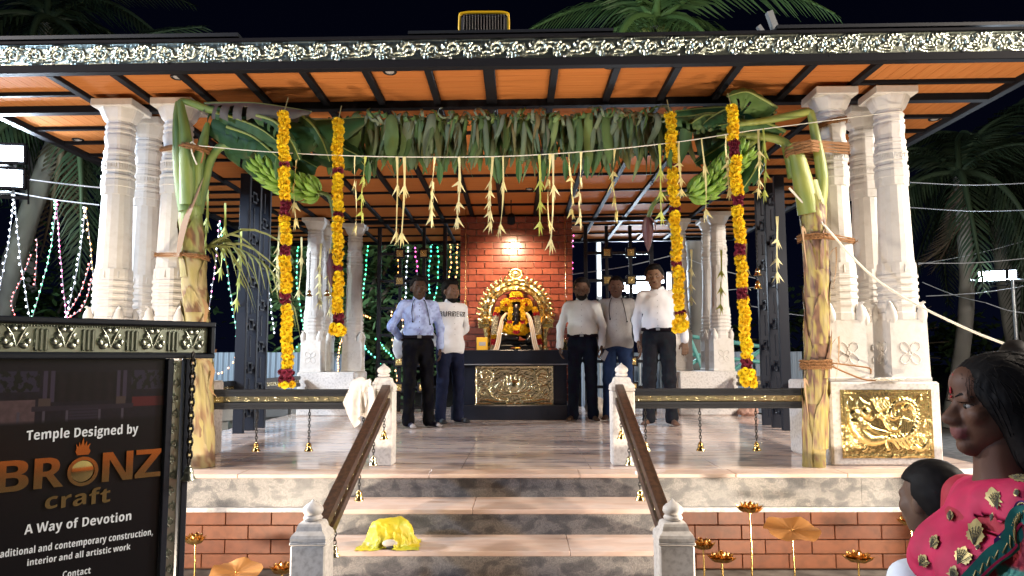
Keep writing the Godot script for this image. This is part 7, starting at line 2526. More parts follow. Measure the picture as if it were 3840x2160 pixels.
	for row in 4:
		for k in 10:
			var a := PI * (k + 0.5 * (row % 2)) / 9.0
			var yy: float = [0.655, 0.685, 0.715, 0.745][row]
			put_flower(t, "red_flower" if row == 1 else "yellow_flower", fr if row == 1 else fy, V(cos(a) * (0.085 - 0.006 * row), yy + 0.012 * sin(a), 0.02 + sin(a) * 0.085), 1.15)
	for k in 6: put_flower(t, "yellow_flower", fy, V(rr(-0.05, 0.05), 0.77, rr(0.0, 0.05)), 1.15)
	for s in [-1.0, 1.0]:
		for r in 4:
			var n: int = [4, 8, 12, 14][r]
			for k in n:
				var a := TAU * k / n
				put_flower(t, "red_flower" if r == 0 else "yellow_flower", fr if r == 0 else fy, V(s * 0.135 + cos(a) * r * 0.022, 0.605 + sin(a) * r * 0.024, 0.10 - r * 0.006), 1.0)
		# side garland: yellow, red, white, yellow, red, white
		var path := spline([V(s * 0.24, 0.56, 0.05), V(s * 0.275, 0.46, 0.08), V(s * 0.29, 0.30, 0.10), V(s * 0.295, 0.15, 0.12), V(s * 0.30, 0.02, 0.14)], 22)
		for k in 23:
			var u := k / 22.0
			var kind := "yellow" if u < 0.16 else "red" if u < 0.25 else "white" if u < 0.66 else "yellow" if u < 0.77 else "red" if u < 0.87 else "white"
			for q in 4:
				var a := TAU * q / 4 + k * 0.5
				put_flower(t, kind + "_flower", {"yellow": fy, "red": fr, "white": fw}[kind], path[k] + V(cos(a) * 0.024, 0, sin(a) * 0.024), 1.15)
		# inner garland
		path = spline([V(s * 0.075, 0.56, 0.11), V(s * 0.085, 0.45, 0.16), V(s * 0.085, 0.36, 0.18), V(s * 0.06, 0.27, 0.19), V(0, 0.23, 0.20)], 16)
		for k in 17:
			var u := k / 16.0
			var red := (u > 0.38 and u < 0.52) or u > 0.86
			for q in 3:
				var a := TAU * q / 3 + k
				put_flower(t, "red_flower" if red else "yellow_flower", fr if red else fy, path[k] + V(cos(a) * 0.017, 0, sin(a) * 0.014), 0.95)

func put_flower(t: Node3D, called: String, fm: ArrayMesh, at: Vector3, sc := 1.0) -> void:
	part(t, called, fm, M["petal_vc"], at, Basis(Vector3.RIGHT, PI / 2 + rr(-0.4, 0.4)) * Basis(Vector3.UP, rr(0, 6)) * Basis.from_scale(Vector3.ONE * sc))

func slanted(n: String, w: int, skew: float, bold := 0.0) -> FontVariation:
	var f := FontVariation.new()
	f.base_font = sysfont(n, w)
	f.variation_transform = Transform2D(Vector2(1, 0), Vector2(skew, 1), Vector2.ZERO)
	return f

func sign_text(t: Node3D, called: String, txt: String, font: Font, u0: float, u1: float, v0: float, cap_h: float, depth: float, mat: Material, squeeze := true) -> void:
	var tm := TextMesh.new()
	tm.text = txt
	tm.font = font
	tm.font_size = 72
	tm.depth = depth
	tm.pixel_size = 0.001
	tm.horizontal_alignment = HORIZONTAL_ALIGNMENT_LEFT
	tm.vertical_alignment = VERTICAL_ALIGNMENT_BOTTOM
	var bb := tm.get_aabb()
	var sx := (u1 - u0) / bb.size.x
	# height of a capital letter in this font
	var cm := TextMesh.new()
	cm.text = "E"; cm.font = font; cm.font_size = 72; cm.depth = depth; cm.pixel_size = 0.001
	cm.horizontal_alignment = HORIZONTAL_ALIGNMENT_LEFT
	cm.vertical_alignment = VERTICAL_ALIGNMENT_BOTTOM
	var cb := cm.get_aabb()
	var sy := cap_h / cb.size.y
	part(t, called, tm, mat, V(u0 - bb.position.x * sx, v0 - cb.position.y * sy, 0.003 + depth / 2), Basis.from_scale(V(sx, sy, 1)))

func sign_board() -> void:
	mt("frame_steel", Color(0.014, 0.018, 0.028), 0.32)
	mt("white_print", Color(0.72, 0.78, 0.85), 0.6)
	var lg := mt("letter_gold", Color(0.80, 0.60, 0.28), 0.10, 1.0)
	var U := V(0.73, 0, -0.683).normalized()
	var N := V(0.683, 0, 0.73).normalized()
	var t := thing("sign_board", "dark standing sign with relief panel, gold lettering and a chain bell beside it", "sign")
	t.transform = Transform3D(Basis(U, Vector3.UP, N), V(-1.196, 0, -2.7))
	var fs: Material = M["frame_steel"]
	# head frame
	var m := MB.new()
	for q in [[-0.335, 1.681, 0.83, 0.018], [-0.335, 1.5655, 0.83, 0.017]]: m.box(V(q[0], q[1], 0.0), V(q[2], q[3], 0.05), Basis(), 0.003)
	for u in [0.071, -0.741]: m.box(V(u, 1.623, 0.0), V(0.017, 0.098, 0.048), Basis(), 0.003)
	part(t, "head_frame", m, fs)
	m = MB.new()
	m.box(V(-0.335, 1.623, -0.012), V(0.795, 0.098, 0.012))
	part(t, "head_backing", m, M["frame_steel"])
	# relief head panel: fans of leaves between fluted blocks
	var pitch := 0.135
	for k in 6:
		var cu := 0.005 - k * pitch
		m = MB.new()
		for s in [-1.0, 1.0]:
			for j in 3:
				var a := 0.25 + j * 0.5
				m.ball(V(cu + s * (0.010 + j * 0.011), 1.652 - j * 0.020, 0.0), V(0.014, 0.010, 0.009), 8, 5, Basis(Vector3.BACK, s * a))
			m.tube([V(cu + s * 0.028, 1.660, 0.002), V(cu + s * 0.012, 1.630, 0.004), V(cu, 1.595, 0.003)], [0.002, 0.005, 0.002], 5)
			m.ball(V(cu + s * 0.020, 1.600, 0.0), V(0.015, 0.011, 0.008), 8, 5, Basis(Vector3.BACK, s * -0.4))
		part(t, "leaf_fan", m, M["old_silver"])
		m = MB.new()
		for j in 3: m.box(V(cu - pitch / 2 + (j - 1) * 0.014, 1.618, 0.0), V(0.011, 0.072, 0.010), Basis(), 0.004)
		part(t, "fluted_block", m, M["old_silver"])
	m = MB.new()
	for k in 100: m.ball(V(0.055 - k * 0.0079, 1.663, -0.002), V(0.0036, 0.0036, 0.0036), 6, 4)
	m.box(V(-0.335, 1.623, -0.0055), V(0.79, 0.088, 0.003))
	part(t, "head_sheet", m, M["old_silver"])
	# posts with a scroll strip between
	for u in [-0.011, -0.073, -0.597, -0.659]:
		m = MB.new()
		m.box(V(u, (GY + 1.5565) / 2, 0), V(0.022, 1.5565 - GY, 0.045), Basis(), 0.003)
		part(t, "post", m, fs)
	for u in [-0.045, -0.628]:
		m = MB.new()
		m.box(V(u, (GY + 1.55) / 2, -0.006), V(0.034, 1.55 - GY, 0.008))
		part(t, "strip_backing", m, M["old_silver"])
		m = MB.new()
		scroll_band(m, 1.40, 0.034, 0.004)
		part(t, "scroll_strip", m, M["old_silver"], V(u, 0.85, 0.0015), Basis(V(0, 1, 0), V(-1, 0, 0), V(0, 0, 1))).set_meta("kind", "stuff")
	# printed sheet
	m = MB.new()
	m.box(V(-0.335, 0.93, -0.006), V(0.50, 1.255, 0.012))
	part(t, "board", m, M["frame_steel"])
	var q := QuadMesh.new()
	q.size = Vector2(0.50, 1.25)
	var pm := mt("poster_print", Color(1, 1, 1), 0.3)
	pm.albedo_texture = poster()
	pm.uv1_scale = Vector3.ONE
	part(t, "poster", q, pm, V(-0.335, 0.93, 0.0015))
	var casual := slanted("Droid Sans", 700, 0.10, 0.3)
	sign_text(t, "lettering", "Temple Designed by", casual, -0.493, -0.166, 1.301, 0.031, 0.0012, M["white_print"])
	sign_text(t, "lettering", "A Way of Devotion", casual, -0.484, -0.176, 1.011, 0.030, 0.0012, M["white_print"])
	sign_text(t, "lettering", "Traditional and contemporary construction,", casual, -0.566, -0.104, 0.951, 0.022, 0.0012, M["white_print"])
	sign_text(t, "lettering", "interior and all artistic work", casual, -0.471, -0.174, 0.914, 0.020, 0.0012, M["white_print"])
	sign_text(t, "lettering", "Contact", casual, -0.372, -0.292, 0.858, 0.021, 0.0012, M["white_print"])
	var fat := slanted("Droid Sans", 700, 0.0, 1.6)
	sign_text(t, "gold_letter", "B", fat, -0.568, -0.482, 1.148, 0.094, 0.008, lg)
	sign_text(t, "gold_letter", "R", fat, -0.468, -0.386, 1.148, 0.094, 0.008, lg)
	sign_text(t, "gold_letter", "N", fat, -0.274, -0.180, 1.149, 0.095, 0.008, lg)
	sign_text(t, "gold_letter", "Z", fat, -0.173, -0.090, 1.150, 0.094, 0.008, lg)
	m = MB.new()
	var rs := []
	for k in 41:
		var a := TAU * k / 40
		var o := V(cos(a) * 0.96, sin(a), 0)
		rs.append([V(-0.331, 1.19, 0) + o * 0.047 + V(0, 0, 0.003), V(-0.331, 1.19, 0) + o * 0.047 + V(0, 0, 0.011), V(-0.331, 1.19, 0) + o * 0.036 + V(0, 0, 0.011), V(-0.331, 1.19, 0) + o * 0.036 + V(0, 0, 0.003)])
	m.rings(rs, false)
	m.lathe([[0.034, 0.003], [0.034, 0.006], [0.0, 0.006]], 32, V(-0.331, 1.19, 0), Basis(Vector3.RIGHT, PI / 2))
	part(t, "gold_letter", m, lg)
	# flame over the ring
	m = MB.new()
	m.prism(PackedVector2Array([Vector2(-0.350, 1.243), Vector2(-0.355, 1.255), Vector2(-0.352, 1.266), Vector2(-0.354, 1.280), Vector2(-0.347, 1.268), Vector2(-0.345, 1.286), Vector2(-0.340, 1.272), Vector2(-0.333, 1.300), Vector2(-0.330, 1.272), Vector2(-0.323, 1.288), Vector2(-0.322, 1.270), Vector2(-0.313, 1.280), Vector2(-0.316, 1.264), Vector2(-0.311, 1.254), Vector2(-0.316, 1.243)]), 0.003, 0.008)
	part(t, "flame_emblem", m, lg)
	sign_text(t, "gold_letter", "craft", slanted("Droid Sans", 700, 0.18, 1.0), -0.433, -0.245, 1.080, 0.052, 0.006, lg)

func poster() -> ImageTexture:
	# night-blue print with a faint picture of a pavilion at its head
	var W := 320; var H := 800
	var im := Image.create(W, H, false, Image.FORMAT_RGB8)
	for y in H:
		for x in W:
			var u := float(x) / W; var v := float(y) / H
			var c := Color(0.020, 0.022, 0.050).lerp(Color(0.085, 0.045, 0.055), clampf(1.0 - u * 2.2, 0, 1) * clampf(1.0 - absf(v - 0.22) * 5.0, 0, 1))
			if v < 0.165:
				var g := 0.5 + 0.5 * fn.get_noise_2d(x * 0.05, y * 0.05)
				c = Color(0.10, 0.085, 0.14).lerp(Color(0.06, 0.05, 0.08), g)
				var pv := v / 0.165
				if pv > 0.16 and pv < 0.50 and (u < 0.24 or u > 0.78): c = Color(0.15, 0.14, 0.21) if fn.get_noise_2d(x * 0.06 + 40.0, y * 0.05) < 0.05 else Color(0.06, 0.07, 0.07)
				if pv > 0.62 and u < 0.22: c = Color(0.30, 0.24, 0.26) * (0.8 + 0.3 * g)
				if pv > 0.62 and pv < 0.78 and u > 0.79: c = Color(0.28, 0.10, 0.12)
				if pv < 0.18: c = Color(0.075, 0.065, 0.10)
				if pv > 0.20 and pv < 0.66 and u > 0.26 and u < 0.74: c = Color(0.05, 0.04, 0.07).lerp(Color(0.12, 0.09, 0.12), g * (0.5 + 0.5 * sin(u * 90.0)))
				for px in [0.27, 0.31, 0.70, 0.74]:
					if absf(u - px) < 0.012 and pv > 0.18 and pv < 0.66: c = Color(0.20, 0.18, 0.25)
				if pv > 0.60 and pv < 0.74 and (absf(u - 0.27) < 0.035 or absf(u - 0.72) < 0.03): c = Color(0.24, 0.20, 0.20)
				if pv > 0.72 and pv < 0.80 and u > 0.2 and u < 0.8: c = Color(0.13, 0.11, 0.16)
				if pv > 0.78 and pv < 0.96 and u > 0.41 and u < 0.58: c = Color(0.15, 0.13, 0.19) if int(pv * 60) % 3 else Color(0.09, 0.08, 0.12)
				for px in [0.13, 0.27, 0.40, 0.59, 0.73]:
					if absf(u - px) < 0.008 and pv > 0.80 and pv < 0.98: c = Color(0.25, 0.23, 0.28)
				if pv > 0.93: c = c.lerp(Color(0.020, 0.022, 0.050), (pv - 0.93) / 0.07)
			im.set_pixel(x, y, c.linear_to_srgb() if false else c)
	return ImageTexture.create_from_image(im)

func lotus(called: String, label: String, at: Vector3, r: float, open: float, turn: float) -> void:
	var t := thing(called, label, "lotus flower", at, turn, "golden lotus flowers")
	var m := MB.new()
	m.tube(spline([V(0, -at.y + GY, 0.0), V(0.006, -(at.y - GY) * 0.5, 0.0), V(0, 0, 0)], 8), 0.006, 6)
	part(t, "stem", m, M["brass"])
	for ring in 3:
		var n: int = [8, 6, 5][ring]
		for k in n:
			var a := TAU * (k + 0.5 * ring) / n + rr(-0.08, 0.08)
			m = MB.new()
			var spread: float = [1.0, 0.72, 0.42][ring] * open
			var L: float = r * [1.0, 0.95, 0.85][ring]
			var b := Basis(Vector3.UP, a)
			m.grid(6, 7, func(u: float, v: float) -> Vector3:
				var w := sin(PI * pow(v, 0.75) * 0.98) * 0.40 * r * (1.0 if ring < 2 else 0.85)
				var x := (u - 0.5) * 2.0 * w
				var out := L * (v * spread + 0.18 * sin(v * PI) * (1.0 - spread * 0.4))
				var y := L * (0.85 * pow(v, 1.6) * (1.15 - 0.62 * spread) - 0.10 * sin(v * PI) + 0.05 * ring)
				return b * V(x, y + 1.6 * x * x / r, out - 1.3 * x * x / r))
			part(t, "petal", m, M["bronze"])
	m = MB.new()
	m.ball(V(0, r * 0.12, 0), V(r * 0.28, r * 0.2, r * 0.28), 10, 6)
	part(t, "heart", m, M["bronze"])

func lotus_pad(label: String, at: Vector3, r: float, tilt: float) -> void:
	var t := thing("lotus_leaf", label, "lotus leaf", at)
	var m := MB.new()
	m.tube([V(0.01, GY - at.y, 0), V(0, -0.004, 0)], 0.006, 6)
	part(t, "stem", m, M["brass"])
	m = MB.new()
	var rs := []
	var sd0 := rr(0, 9)
	for k in 9:
		var ring := []
		for j in 40:
			var a := TAU * j / 40
			var rad := r * k / 8.0 * (1.0 + 0.07 * fn.get_noise_2d(cos(a) * 2.0 + sd0, sin(a) * 2.0) + 0.03 * sin(a * 9.0) * k / 8.0)
			ring.append(Basis(Vector3.RIGHT, tilt) * V(cos(a) * rad, 0.012 * pow(k / 8.0, 2.0) * sin(a * 5.0 + sd0) - 0.01 * (1.0 - k / 8.0) + 0.002 * sin(a * 14.0), -sin(a) * rad * 0.9))
		rs.append(ring)
	m.rings(rs, true, false, false)
	part(t, "blade", m, M["copper_leaf"])

func garden() -> void:
	mt("copper_leaf", Color(0.62, 0.30, 0.10), 0.42, 0.75)
	lotus("lotus", "tall open golden lotus before brick wall, beside the broad leaf", V(1.42, 0.605, -4.75), 0.088, 1.0, 0.2)
	lotus("lotus", "golden lotus nearest the stair foot post, overlapped by a lower one", V(1.115, 0.395, -4.70), 0.085, 0.9, 0.8)
	lotus("lotus", "low golden lotus between stair foot post and the tall lotus", V(1.20, 0.345, -4.60), 0.085, 1.05, 0.4)
	lotus("lotus", "open golden lotus under the peacock side of the wall, near boy", V(2.02, 0.34, -4.62), 0.090, 1.05, 1.1)
	lotus("lotus", "golden lotus just behind the boy's head", V(2.36, 0.545, -4.65), 0.085, 0.95, 0.3)
	lotus("lotus", "small golden lotus touching boy's sleeve", V(2.25, 0.27, -4.4), 0.085, 0.95, 0.5)
	lotus("lotus", "golden lotus with bright stem next to sign post", V(-2.01, 0.425, -4.70), 0.085, 0.8, 0.6)
	lotus("lotus", "spiky golden lotus between copper leaf and stair foot post", V(-1.44, 0.27, -4.62), 0.090, 0.85, 0.1)
	lotus("lotus", "golden lotus peeping out behind stair foot post", V(-1.26, 0.50, -4.9), 0.08, 0.9, 0.9)
	lotus_pad("broad copper coloured lotus leaf on stem beside tall lotus", V(1.66, 0.515, -4.70), 0.165, 0.30)
	lotus_pad("copper lotus leaf in front of brick wall on the sign side", V(-1.72, 0.285, -4.62), 0.155, 0.26)
	lotus_pad("low copper lotus leaf rising by golden stems at frame's foot", V(1.36, 0.24, -4.55), 0.06, 0.10)
	# yellow bag on the step
	var t := thing("plastic_bag", "crumpled yellow plastic bag on stair tread", "bag", V(-0.765, 0.468, -4.50))
	var m: MB
	var pts := drape(26, 22, 0.0165, func(i: int, j: int) -> Vector3:
		return V((i - 13) * 0.0155 + 0.004 * sin(j * 1.7), 0.19 + 0.006 * sin(i * 2.1 + j), (j - 11) * 0.0150 + 0.004 * sin(i * 1.3)),
		[], [cap(V(-0.055, 0.075, -0.005), V(0.05, 0.085, -0.005), 0.070, 0.068), cap(V(-0.10, 0.115, 0.0), V(-0.125, 0.13, 0.01), 0.012, 0.006), cap(V(0.11, 0.10, 0.0), V(0.155, 0.115, 0.01), 0.014, 0.005), cap(V(-0.05, 0.03, 0.05), V(0.06, 0.03, 0.05), 0.03, 0.03)], 0.0, 110)
	m = sheet_mesh(pts, 26, 22, func(q: Vector3) -> Color: return Color(0.70, 0.54, 0.03).lerp(Color(0.52, 0.58, 0.06), clampf(0.4 + 1.1 * fn.get_noise_3d(q.x * 9.0, q.y * 9.0, q.z * 9.0) - q.y * 3.0, 0, 1)), 0.011)
	part(t, "bag", m, M["plastic_vc"])
	m = MB.new()
	m.col = Color(0.5, 0.45, 0.38)
	m.ball(V(0.01, 0.030, 0.095), V(0.045, 0.022, 0.025), 12, 7)
	m.col = Color(0.03, 0.03, 0.03)
	m.ball(V(0.02, 0.012, 0.11), V(0.03, 0.010, 0.015), 10, 6)
	part(t, "contents", m, M["matte_vc"])
	# white cloth hung over the newel post and railing
	t = thing("white_cloth", "bunched white cloth hung over railing and stair post", "cloth", V(-1.085, 1.33, -5.53))
	# local boxes: post cap and shaft, railing, and the finial
	var pin := []
	for q in [[14, 12, V(-0.03, 0.085, -0.01)], [15, 12, V(-0.02, 0.09, -0.015)], [16, 13, V(-0.01, 0.09, -0.01)], [20, 14, V(0.03, 0.10, -0.005)], [8, 10, V(-0.14, 0.085, -0.02)], [9, 11, V(-0.13, 0.09, -0.02)], [11, 6, V(-0.10, 0.12, -0.045)], [12, 18, V(-0.09, 0.06, 0.015)], [22, 9, V(0.05, 0.115, -0.03)]]: pin.append([q[1] * 31 + q[0], q[2]])
	pts = drape(30, 26, 0.0165, func(i: int, j: int) -> Vector3:
		return V(-0.215 + i * 0.0105, 0.20 + 0.05 * sin(i * 0.9 + 0.5 * sin(j * 0.5)) + 0.03 * sin(j * 0.8), -0.15 + j * 0.0105 + 0.02 * sin(i * 0.7)),
		[[V(-0.022, -0.55, -0.155), V(0.150, 0.06, 0.015)], [V(-0.6, -0.14, -0.058), V(0.0, 0.008, -0.004)]], [cap(V(0.065, 0.06, -0.07), V(0.065, 0.14, -0.07), 0.075, 0.045), cap(V(-0.13, 0.03, -0.03), V(-0.10, 0.055, -0.03), 0.045, 0.04)], -0.55, 130, pin)
	part(t, "sheet", sheet_mesh(pts, 30, 26, flat(Color(0.78, 0.73, 0.68)), 0.004), M["cloth_vc"])
	# pink cloth by the rear pedestal, pale bundles behind the altar
	m = MB.new()
	sdf_mesh(m, [ell(V(0, 0.05, 0), V(0.14, 0.06, 0.10)), ell(V(0.06, 0.09, 0.02), V(0.07, 0.05, 0.06))], 0.014, 0.04, flat(Color(0.45, 0.28, 0.23)), func(p: Vector3, e: float) -> float: return e + 0.022 * fn.get_noise_3d(p.x * 13.0, p.y * 13.0, p.z * 13.0))
	single("pink_cloth", m, M["cloth_vc"], "crumpled pinkish cloth on floor by rear pedestal", "cloth", V(3.10, PF, -10.30))
	m = MB.new()
	sdf_mesh(m, [ell(V(0, 0.13, 0), V(0.14, 0.14, 0.10)), ell(V(0.05, 0.07, 0.05), V(0.12, 0.07, 0.10))], 0.016, 0.04, flat(Color(0.55, 0.50, 0.44)), func(p: Vector3, e: float) -> float: return e + 0.02 * fn.get_noise_3d(p.x * 10.0, p.y * 10.0, p.z * 10.0))
	single("cloth_bundle", m, M["cloth_vc"], "pale cloth bundle on floor behind bearded man's leg", "bundle", V(1.02, PF, -10.3))

func frond_mesh(L: float, droop: float, seed_: int, col: Color, n := 34, lw := 0.018) -> ArrayMesh:
	# coconut frond growing along +x from the origin, arching down
	var m := MB.new()
	var r := RandomNumberGenerator.new()
	r.seed = seed_
	var rach := []
	for k in 17:
		var u := k / 16.0
		rach.append(V(L * (u - 0.12 * droop * u * u * u), L * (0.32 * u - (0.32 + droop) * u * u), 0.03 * L * sin(u * 3.0)))
	m.col = col * 1.5
	var rad := []
	for k in 17: rad.append(lerpf(0.035, 0.006, k / 16.0))
	m.tube(rach, rad, 5)
	var ps := spline(rach, n)
	for k in range(3, n + 1):
		var u := float(k) / n
		var t: Vector3 = (ps[mini(k + 1, n)] - ps[k - 1]).normalized()
		var len := L * 0.34 * sin(PI * lerpf(0.16, 0.93, u)) * r.randf_range(0.85, 1.1)
		for s in [-1.0, 1.0]:
			var sd0: Vector3 = t.cross(Vector3.UP).normalized() * s
			var d: Vector3 = (sd0 * 0.8 + t * 0.75 + V(0, -0.25 - r.randf() * 0.3, 0)).normalized()
			var a: Vector3 = ps[k]
			m.col = col * r.randf_range(0.7, 1.25)
			var e: Vector3 = a + d * len * 0.55
			var f: Vector3 = e + (d + V(0, -0.9, 0)).normalized() * len * 0.45
			m.strip([a, a + d * len * 0.3, e, f], [lw * 0.5, lw, lw * 0.8, lw * 0.1], t)
	return m.mesh()

func palm(label: String, base: Vector3, top: Vector3, bend: Vector3, r: float, L: float, n: int, cols: Array, dead := 2, coconuts := 0) -> void:
	var t := thing("palm_tree", label, "palm tree", base)
	var m := MB.new()
	var path := spline([Vector3.ZERO, (top - base) * 0.5 + bend, top - base], 24)
	var rad := []
	for k in 25: rad.append(r * lerpf(1.25, 0.8, k / 24.0) * (1.0 + 0.05 * (k % 2)))
	m.col = Color(0.20, 0.19, 0.18)
	m.tube(path, rad, 10)
	for k in m.v.size(): m.c[k] = Color(0.20, 0.19, 0.175) * (0.8 + 0.5 * fn.get_noise_3d(m.v[k].x * 3.0, m.v[k].y * 7.0, m.v[k].z * 3.0))
	part(t, "trunk", m, M["matte_vc"])
	var crown := Node3D.new()
	crown.name = "crown"
	t.add_child(crown)
	crown.position = top - base
	for k in n:
		var a := TAU * k / n * 2.4 + rr(-0.2, 0.2)
		var el := lerpf(1.1, -0.75, k / float(n - 1))
		part(crown, "frond", cols[k % cols.size()], M["leaf_vc"], Vector3.ZERO, Basis(Vector3.UP, a) * Basis(Vector3.BACK, el) * Basis.from_scale(Vector3.ONE * L * rr(0.85, 1.1)))
	for k in dead:
		part(crown, "dead_frond", F["dead_frond"], M["leaf_vc"], V(0, -0.1, 0), Basis(Vector3.UP, rr(0, TAU)) * Basis(Vector3.BACK, -1.35) * Basis.from_scale(Vector3.ONE * L * rr(0.55, 0.8)))
	m = MB.new()
	m.ball(Vector3.ZERO, V(0.12, 0.1, 0.12), 8, 6)
	var nut := m.mesh()
	for k in coconuts: part(crown, "coconut", nut, M["coconut"], V(cos(k * 1.3) * 0.28, -0.25, sin(k * 1.3) * 0.28))

func leaf_cloud(m: MB, cen: Vector3, rad: Vector3, n: int, size: float, cols: Array, lumps: int) -> void:
	# leaves gathered in clumps on twigs through an uneven crown
	var cl := []
	for k in lumps:
		var d := V(rr(-1, 1), rr(-1, 1), rr(-1, 1))
		while d.length() > 1.0: d = V(rr(-1, 1), rr(-1, 1), rr(-1, 1))
		cl.append([cen + d * rad, rr(0.35, 0.75)])
	for k in n:
		var c: Array = cl[rng.randi() % cl.size()]
		var d: Vector3 = V(rng.randfn(0, 0.45), rng.randfn(0, 0.45), rng.randfn(0, 0.45)) * c[1]
		var p: Vector3 = c[0] + d
		var x := V(rr(-1, 1), rr(-0.5, 0.3), rr(-1, 1)).normalized()
		var up := (V(rr(-0.6, 0.6), 1, rr(-0.2, 0.9))).normalized()
		var z := x.cross(up).normalized()
		var L := size * rr(0.6, 1.2)
		m.col = cols[rng.randi() % cols.size()] * rr(0.75, 1.25)
		var i := m.p(p)
		m.p(p + x * L * 0.45 + z * L * 0.24 - up * L * 0.03); m.p(p + x * L * 0.8 + z * L * 0.16 - up * L * 0.08); m.p(p + x * L - up * L * 0.16); m.p(p + x * L * 0.8 - z * L * 0.16 - up * L * 0.08); m.p(p + x * L * 0.45 - z * L * 0.24 - up * L * 0.03)
		for q in range(1, 5): m.tri(i, i + q, i + q + 1)

func broad_tree(label: String, base: Vector3, cen: Vector3, rad: Vector3, n: int, size: float, cols: Array, lumps: int) -> void:
	var t := thing("leafy_tree", label, "tree", base)
	var m := MB.new()
	m.col = Color(0.10, 0.075, 0.05)
	var c := cen - base
	m.tube(spline([Vector3.ZERO, V(c.x * 0.3, c.y * 0.35, 0.1), c * 0.7], 10), [0.17, 0.16, 0.15, 0.14, 0.13, 0.12, 0.11, 0.10, 0.09, 0.08, 0.07], 8)
	for k in 9:
		var e := c + V(rr(-0.8, 0.8), rr(-0.5, 0.8), rr(-0.6, 0.6)) * rad
		m.tube(spline([c * rr(0.35, 0.65), (c * 0.6 + e) / 2 + V(0, 0.2, 0), e], 7), [0.07, 0.06, 0.05, 0.04, 0.03, 0.025, 0.02, 0.012], 6)
	part(t, "trunk", m, M["matte_vc"])
	m = MB.new()
	leaf_cloud(m, c, rad, n, size, cols, lumps)
	part(t, "crown", m, M["leaf_vc"])

func bulbs_string(label: String, path: Array, n: int, colours: Array, group := "", r := 0.010) -> void:
	var t := thing("light_string", label, "string lights", path[0], 0.0, group)
	var ps := spline(path.map(func(q): return q - path[0]), 30)
	var m := MB.new()
	m.tube(ps, 0.0035, 4)
	part(t, "wire", m, M["cable"])
	for k in n:
		var u := (k + 0.5) / n * 30.0
		var i := int(u)
		var p: Vector3 = ps[i].lerp(ps[mini(i + 1, 30)], u - i)
		part(t, "bulb", F["bulb"], M["bulb_" + colours[k % colours.size()]], p + V(rr(-0.012, 0.012), rr(-0.008, 0.008), 0.012), Basis.from_scale(Vector3.ONE * r / 0.01))

